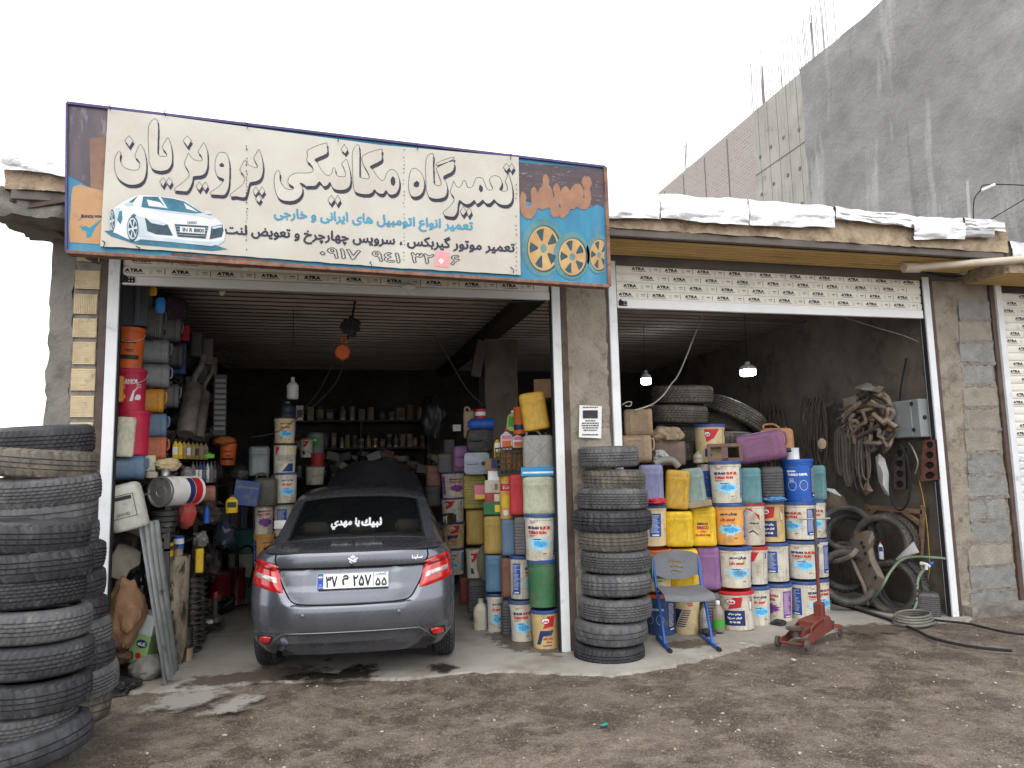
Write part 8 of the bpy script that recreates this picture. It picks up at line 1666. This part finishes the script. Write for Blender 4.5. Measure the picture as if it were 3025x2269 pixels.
# bottom left corner: sacks, panels, carton
crumple('crumpled brown paper sack by the white rail', 'paper_sack', L5, (28, 858, 240, 1282), .28, mat('kraft', S(150, 116, 88), S(122, 92, 68), rough=.85, scale=6, bump=.6, bscale=16), .22, 71, 'sack', .22, 26); crumple('black plastic sack behind the tin sheet', 'plastic_sack', L5, (155, 700, 300, 1075), .5, P_('sack_black', (34, 34, 36), .1, .25), .24, 72, 'sack', .3, 22)
P, wd, h = fit(L5, 168, 1050, 312, 1372, .42); t = thing('juice_carton', 'torn green and white printed carton behind the tin sheet', 'box', P, (0, R(12), R(-18))); b = MB(); b.box(-wd*.42, wd*.42, -.08, .08, 0, h*.6, ch=.004); b.build('body', P_('box_mint', (150, 186, 120), .15, .7), t); b = MB(); b.box(-wd*.42, wd*.42, -.078, .078, h*.6, h*1.0, ch=.003); b.build('upper', P_('box_pale', (206, 214, 216), .12, .7), t)
q = MB(); q.poly([(x*wd, -.0835, z*h) for x, z in ell(.1, .42, .24, .085, 20)]); q.build('logo_oval', lnavy, t); q = MB(); put_text(q, fa('تکدانه'), .1*wd, .42*h, wd*.34, h*.08, lambda x, z: (x, -.085, z), bold=.05, res=20); q.build('lettering', wt, t, kind='stuff'); q = MB(); q.poly([(x*wd, -.0835, z*h) for x, z in ell(.05, .18, .12, .06, 16)]); q.build('fruit_print', lred, t)
def panel3(label, name, pts, Y, m_, cat, th_=.02):
    P = [aty(*L5(x, y), Y) for x, y in pts]; o = P[0].copy(); n = len(P); c = sum((p-o for p in P), Vector())/n; b = MB(); b.add([c+Vector((0, -.03, 0))]+[p-o for p in P]+[p-o+Vector((0, th_, 0)) for p in P], [(0, 1+i, 1+(i+1) % n) for i in range(n)]+[(1+i, 1+n+i, 1+n+(i+1) % n, 1+(i+1) % n) for i in range(n)]+[tuple(range(1+n, 1+2*n))[::-1]]); return b.build(name, m_, None, smooth=25, loc=o, label=label, cat=cat)
panel3('dusty pale car panel above the paper sack', 'body_panel', [(38, 760), (100, 640), (140, 612), (240, 690), (235, 760), (170, 800), (140, 860), (90, 850), (40, 830)], .4, P_('panel_pale', (182, 174, 158), .25, .6), 'car panel'); panel3('grey cloth pieces under the cloudy can', 'cloth', [(40, 590), (90, 570), (235, 520), (245, 600), (200, 640), (120, 610), (60, 640)], .42, P_('cloth_grey', (150, 148, 142), .25, .9), 'cloth')
wire('short black exhaust pipe piece above the pale panel', [aty(*L5(100, 600), .36), aty(*L5(150, 600), .34), aty(*L5(215, 625), .3)], .05, P_('pipe_black', (52, 48, 46), .2), 'pipe_piece', 'pipe')
crumple('dark woven basket of scrap under the paper sack', 'scrap_basket', L5, (55, 1270, 180, 1385), .32, P_('wicker', (84, 64, 50), .3, .9), .2, 75, 'basket', .25); crumple('grey concrete lump wrapped in film by the tin sheet foot', 'concrete_lump', L5, (175, 1300, 375, 1505), .36, mat('lump', S(150, 146, 140), S(120, 115, 108), rough=.7, scale=7, bump=.5, bscale=20), .26, 77, 'rubble', .18); crumple('heap of black rubber scraps on the mud by the tyres', 'rubber_scraps', L5, (35, 1455, 220, 1575), .1, pblack, .25, 79, 'scrap', .6, 24)
crumple('dark rag bundle behind the barrel', 'rag', L5, (480, 720, 590, 850), 1.2, P_('rag_dark', (58, 60, 60), .2, .9), .2, 81, 'rag', .4); crumple('dark machine parts heap under the rack', 'scrap_heap', L5, (570, 380, 720, 520), 1.3, P_('scrap_dark', (66, 60, 56), .3, .7), .25, 82, 'scrap', .5, 22); crumple('oily machine parts between discs and red drums', 'scrap_heap', L5, (600, 690, 720, 850), 1.9, P_('scrap_dark', (66, 60, 56), .3, .7), .25, 83, 'scrap', .5, 22)
b = MB(); A, Bq = aty(*L5(640, 590), 1.8), aty(*L5(705, 790), 2.0); b.tube([Vector(), (Bq-A)], .02, 8); b.build('steel_pipe', steel, None, smooth=60, loc=A, label='dark slanted bar beside the clear hanging bag', cat='bar')

# ================================================================== back wall shelves
sh = thing('wall_shelf', 'long dark shelves of tins across the back wall', 'shelf', (.5, 6.55, 0)); shm = mat('shelf_wood', S(92, 80, 72), S(70, 60, 54), rough=.8)
for z in (2.38, 1.92, 1.45): b = MB(); b.box(-1.1, 1.2, -.2, .3, z, z+.03); b.build('shelf', shm, sh)
for x in (-1.1, .05, 1.18): b = MB(); b.box(x-.02, x+.02, -.18, .3, 0, 2.4); b.build('upright', shm, sh)
ordw = ['first', 'second', 'third', 'fourth', 'fifth', 'sixth', 'seventh', 'eighth', 'ninth', 'tenth', 'eleventh', 'twelfth', 'thirteenth', 'fourteenth', 'fifteenth', 'sixteenth', 'seventeenth', 'eighteenth', 'nineteenth', 'twentieth']
def shelf_item(k, x, z, w_, h_, kind, m_, lab_, row):  # dull stock and label colours carry the dimness of the back wall
    t = thing('shelf_tin' if kind == 't' else 'shelf_box' if kind == 'b' else 'shelf_bottle', lab_, {'t': 'tin', 'b': 'box', 'o': 'bottle'}[kind], (x, 6.45+rnd.uniform(-.04, .04), z), (0, 0, rnd.uniform(-.2, .2)), group='stock on the back shelves')
    if kind == 't': MB().lathe([(0, 0), (w_/2, 0), (w_/2, h_*.95), (w_*.46, h_), (0, h_)], 16).build('body', m_, t, smooth=40); MB().lathe([(w_*.505, h_*.2), (w_*.505, h_*.75)], 16).build('label', (pgr2, pbrown, pdust, pdgrey, pgrey)[k % 5], t, smooth=40)
    elif kind == 'b': b = MB(); b.box(-w_/2, w_/2, -.06, .06, 0, h_, ch=.003); b.build('body', m_, t); b = MB(); b.box(-w_*.35, w_*.35, -.063, -.0605, h_*.2, h_*.7); b.build('label', (pgrey, pgr2, pbrown, pdust)[k % 4], t)
    else: MB().lathe([(0, 0), (w_/2, 0), (w_/2, h_*.65), (w_*.2, h_*.85), (w_*.2, h_), (0, h_)], 14).build('body', m_, t, smooth=40); MB().lathe([(w_*.51, h_*.15), (w_*.51, h_*.5)], 14).build('label', (pgr2, pgold, pgrey)[k % 3], t, smooth=40)
for row, (z, n_, hh) in enumerate(((2.41, 13, .24), (1.95, 19, .23), (1.48, 15, .2))):
    for k in range(n_):
        x = -.52+2.15*(k+.5)/n_+rnd.uniform(-.02, .02); kd = rnd.choice('tbto'); shelf_item(k, x, z, (.1 if row != 0 else .13)*rnd.uniform(.8, 1.1), hh*rnd.uniform(.6, 1.1), kd, rnd.choice((pgr2, pdust, pgold, pdgrey, psil, pbrown, pgrey)), '%s item from the left on the %s back shelf' % (ordw[k], ('top', 'middle', 'low')[row]), row)
# loose cartons behind the car and by the column, colours dulled to carry the dim back
for k in range(22):
    u, v = D7(640+k*38+rnd.uniform(-12, 12), 1200+rnd.uniform(-40, 90)+max(0, k-12)*4); Y = 4.6+rnd.uniform(-.6, 1.2); P = aty(u, v, Y); s_ = rnd.uniform(.1, .22)
    b = MB(); b.box(-s_/2, s_/2, -.07, .07, -s_*.3, s_*.3, ch=.004); b.build('spare_part_box', rnd.choice((pgr2, pdust, pbrown, pdgrey, pgrey, P_('carton_brown', (150, 120, 92), .15, .8))), None, loc=P, rot=(rnd.uniform(-.3, .3), rnd.uniform(-.5, .5), rnd.uniform(-.6, .6)), label='%s loose spare part box from the left, heaped behind the car' % (ordw+['twenty-first', 'twenty-second'])[k], cat='box', group='spare part boxes heaped behind the car')
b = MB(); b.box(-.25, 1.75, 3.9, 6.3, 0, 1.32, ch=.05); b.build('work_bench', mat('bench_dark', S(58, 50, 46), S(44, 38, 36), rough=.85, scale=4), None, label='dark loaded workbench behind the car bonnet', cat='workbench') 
carton('cardboard carton high beside the pillar', D7, (2045, 650, 2160, 780), .9, P_('carton_brown', (150, 120, 92), .15, .8), .2); carton('dull carton behind the mustard can', D7, (1900, 840, 1990, 960), 1.6, P_('carton_brown', (150, 120, 92), .15, .8), .2); crumple('black plastic drape hanging at the back by the column', 'plastic_drape', D7, (1270, 760, 1430, 1060), 5.6, P_('drape', (60, 60, 64), .1, .3), .2, 91, 'drape', .25); carton('pale card pinned on the column', D7, (1485, 965, 1540, 1010), 3.0, cap_m, .02, name='paper_card', cat='card')
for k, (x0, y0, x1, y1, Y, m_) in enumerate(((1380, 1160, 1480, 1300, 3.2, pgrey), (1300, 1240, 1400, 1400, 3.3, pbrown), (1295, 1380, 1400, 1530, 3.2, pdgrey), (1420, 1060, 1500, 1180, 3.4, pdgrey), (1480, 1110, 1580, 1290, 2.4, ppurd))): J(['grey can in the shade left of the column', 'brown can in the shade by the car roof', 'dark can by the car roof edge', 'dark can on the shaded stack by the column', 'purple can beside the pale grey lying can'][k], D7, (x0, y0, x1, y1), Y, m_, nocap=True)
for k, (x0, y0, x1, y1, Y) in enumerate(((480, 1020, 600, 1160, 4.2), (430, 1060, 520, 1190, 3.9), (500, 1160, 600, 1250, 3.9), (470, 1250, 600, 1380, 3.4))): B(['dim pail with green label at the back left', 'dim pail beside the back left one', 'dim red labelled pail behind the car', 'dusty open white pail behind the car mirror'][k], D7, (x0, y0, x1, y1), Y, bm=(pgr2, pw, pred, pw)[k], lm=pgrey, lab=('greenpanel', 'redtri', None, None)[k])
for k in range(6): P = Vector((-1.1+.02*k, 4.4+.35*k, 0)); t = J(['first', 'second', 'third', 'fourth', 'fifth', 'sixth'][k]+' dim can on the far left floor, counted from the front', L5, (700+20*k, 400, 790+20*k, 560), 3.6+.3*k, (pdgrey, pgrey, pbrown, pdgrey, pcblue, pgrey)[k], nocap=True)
# ================================================================== greasy machine parts filling the left rack
r9 = random.Random(19); gre = [dsc, steel, MATS['sooty_steel'], pdgrey, mat('cast_alloy', S(136, 132, 128), S(104, 100, 97), rough=.5, metal=.4, scale=12, dirt=.35, dc=S(66, 58, 52)), pblack]
def part_mesh(k):
    b = MB()
    if k == 0: b.lathe([(.02, -.02), (.05, -.02), (.055, -.01), (.1, -.01), (.1, .01), (.055, .01), (.05, .03), (.02, .03), (.02, -.02)], 22)
    elif k == 1:
        b.lathe([(0, -.09), (.05, -.09), (.07, -.08), (.07, -.03), (.066, -.025), (.07, -.02), (.07, .05), (.05, .08), (.02, .085), (.02, .11), (0, .11)], 18)
        for a in range(0, 360, 60): b.bar((.06*math.cos(R(a)), .06*math.sin(R(a)), -.08), (.06*math.cos(R(a)), .06*math.sin(R(a)), .06), .02, .02)
    elif k == 2: b.tube(smooth_path([(-.14, 0, 0), (-.05, .02, .03), (.04, 0, .02), (.1, .03, -.03), (.16, .02, -.02)], 5), .026, 10); b.lathe([(.026, 0), (.045, 0), (.045, .014), (.026, .014)], 12, X=Matrix.Translation((.15, .02, -.02)) @ Matrix.Rotation(R(90), 4, 'Y'))
    elif k == 3:
        b.box(-.09, .09, -.06, .06, -.06, .05, ch=.015); b.lathe([(.03, 0), (.04, 0), (.04, .05), (.03, .05)], 14, X=Matrix.Translation((.03, 0, .04))); b.lathe([(.02, 0), (.028, 0), (.028, .05)], 12, X=Matrix.Translation((-.05, 0, .04))); b.bar((-.12, 0, -.02), (.13, 0, .0), .03, .03)
    else: b.lathe([(0, -.12), (.035, -.12), (.035, .02), (.015, .025), (.015, .14), (.03, .145), (.03, .16), (0, .16)], 14)
    return b
PM = [part_mesh(k) for k in range(5)]; PMM = {}
nm_ = ['flywheel_part', 'alternator_part', 'manifold_pipe', 'gearbox_part', 'shock_absorber']; lb_ = ['greasy flywheel or pulley among parts on the left rack', 'round cast alternator among parts on the left rack', 'bent manifold pipe among parts on the left rack', 'blocky cast housing among parts on the left rack', 'short shock absorber among parts on the left rack']
for z, n_, x1 in ((.46, 9, -1.28), (.99, 20, -1.24), (1.44, 22, -1.24), (1.89, 14, -1.46), (2.34, 12, -1.46), (2.76, 8, -1.46)):
    for i in range(n_):
        k = r9.randrange(5); m_ = r9.choice(gre); key = (k, m_.name)
        if key not in PMM: PMM[key] = PM[k].mesh(nm_[k], m_, 40)
        link(nm_[k], PMM[key], None, loc=(r9.uniform(-1.64, x1), .95+(3.3*(i+r9.random())/n_), z+.1+r9.uniform(0, .12)), rot=(r9.uniform(-1.6, 1.6), r9.uniform(-.6, .6), r9.uniform(0, 6)), label=lb_[k].replace('left rack', {.46: 'bottom', .99: 'second', 1.44: 'third', 1.89: 'fourth', 2.34: 'fifth', 2.76: 'top'}[z]+(' shelf of the left rack, %s half' % ('near' if i < n_/2 else 'far'))), cat='machine part', group='greasy machine parts on the left rack')
for i in range(16):
    k = r9.randrange(5); m_ = r9.choice(gre); key = (k, m_.name)
    if key not in PMM: PMM[key] = PM[k].mesh(nm_[k], m_, 40)
    link(nm_[k], PMM[key], None, loc=(r9.uniform(-1.3, -1.0), 1.5+2.2*r9.random(), .08+.05*r9.random()), rot=(r9.uniform(-1.6, 1.6), r9.uniform(-.6, .6), r9.uniform(0, 6)), label=lb_[k].replace('among parts on the left rack', 'on the floor by the red grease drums'), cat='machine part', group='machine parts on the left floor')
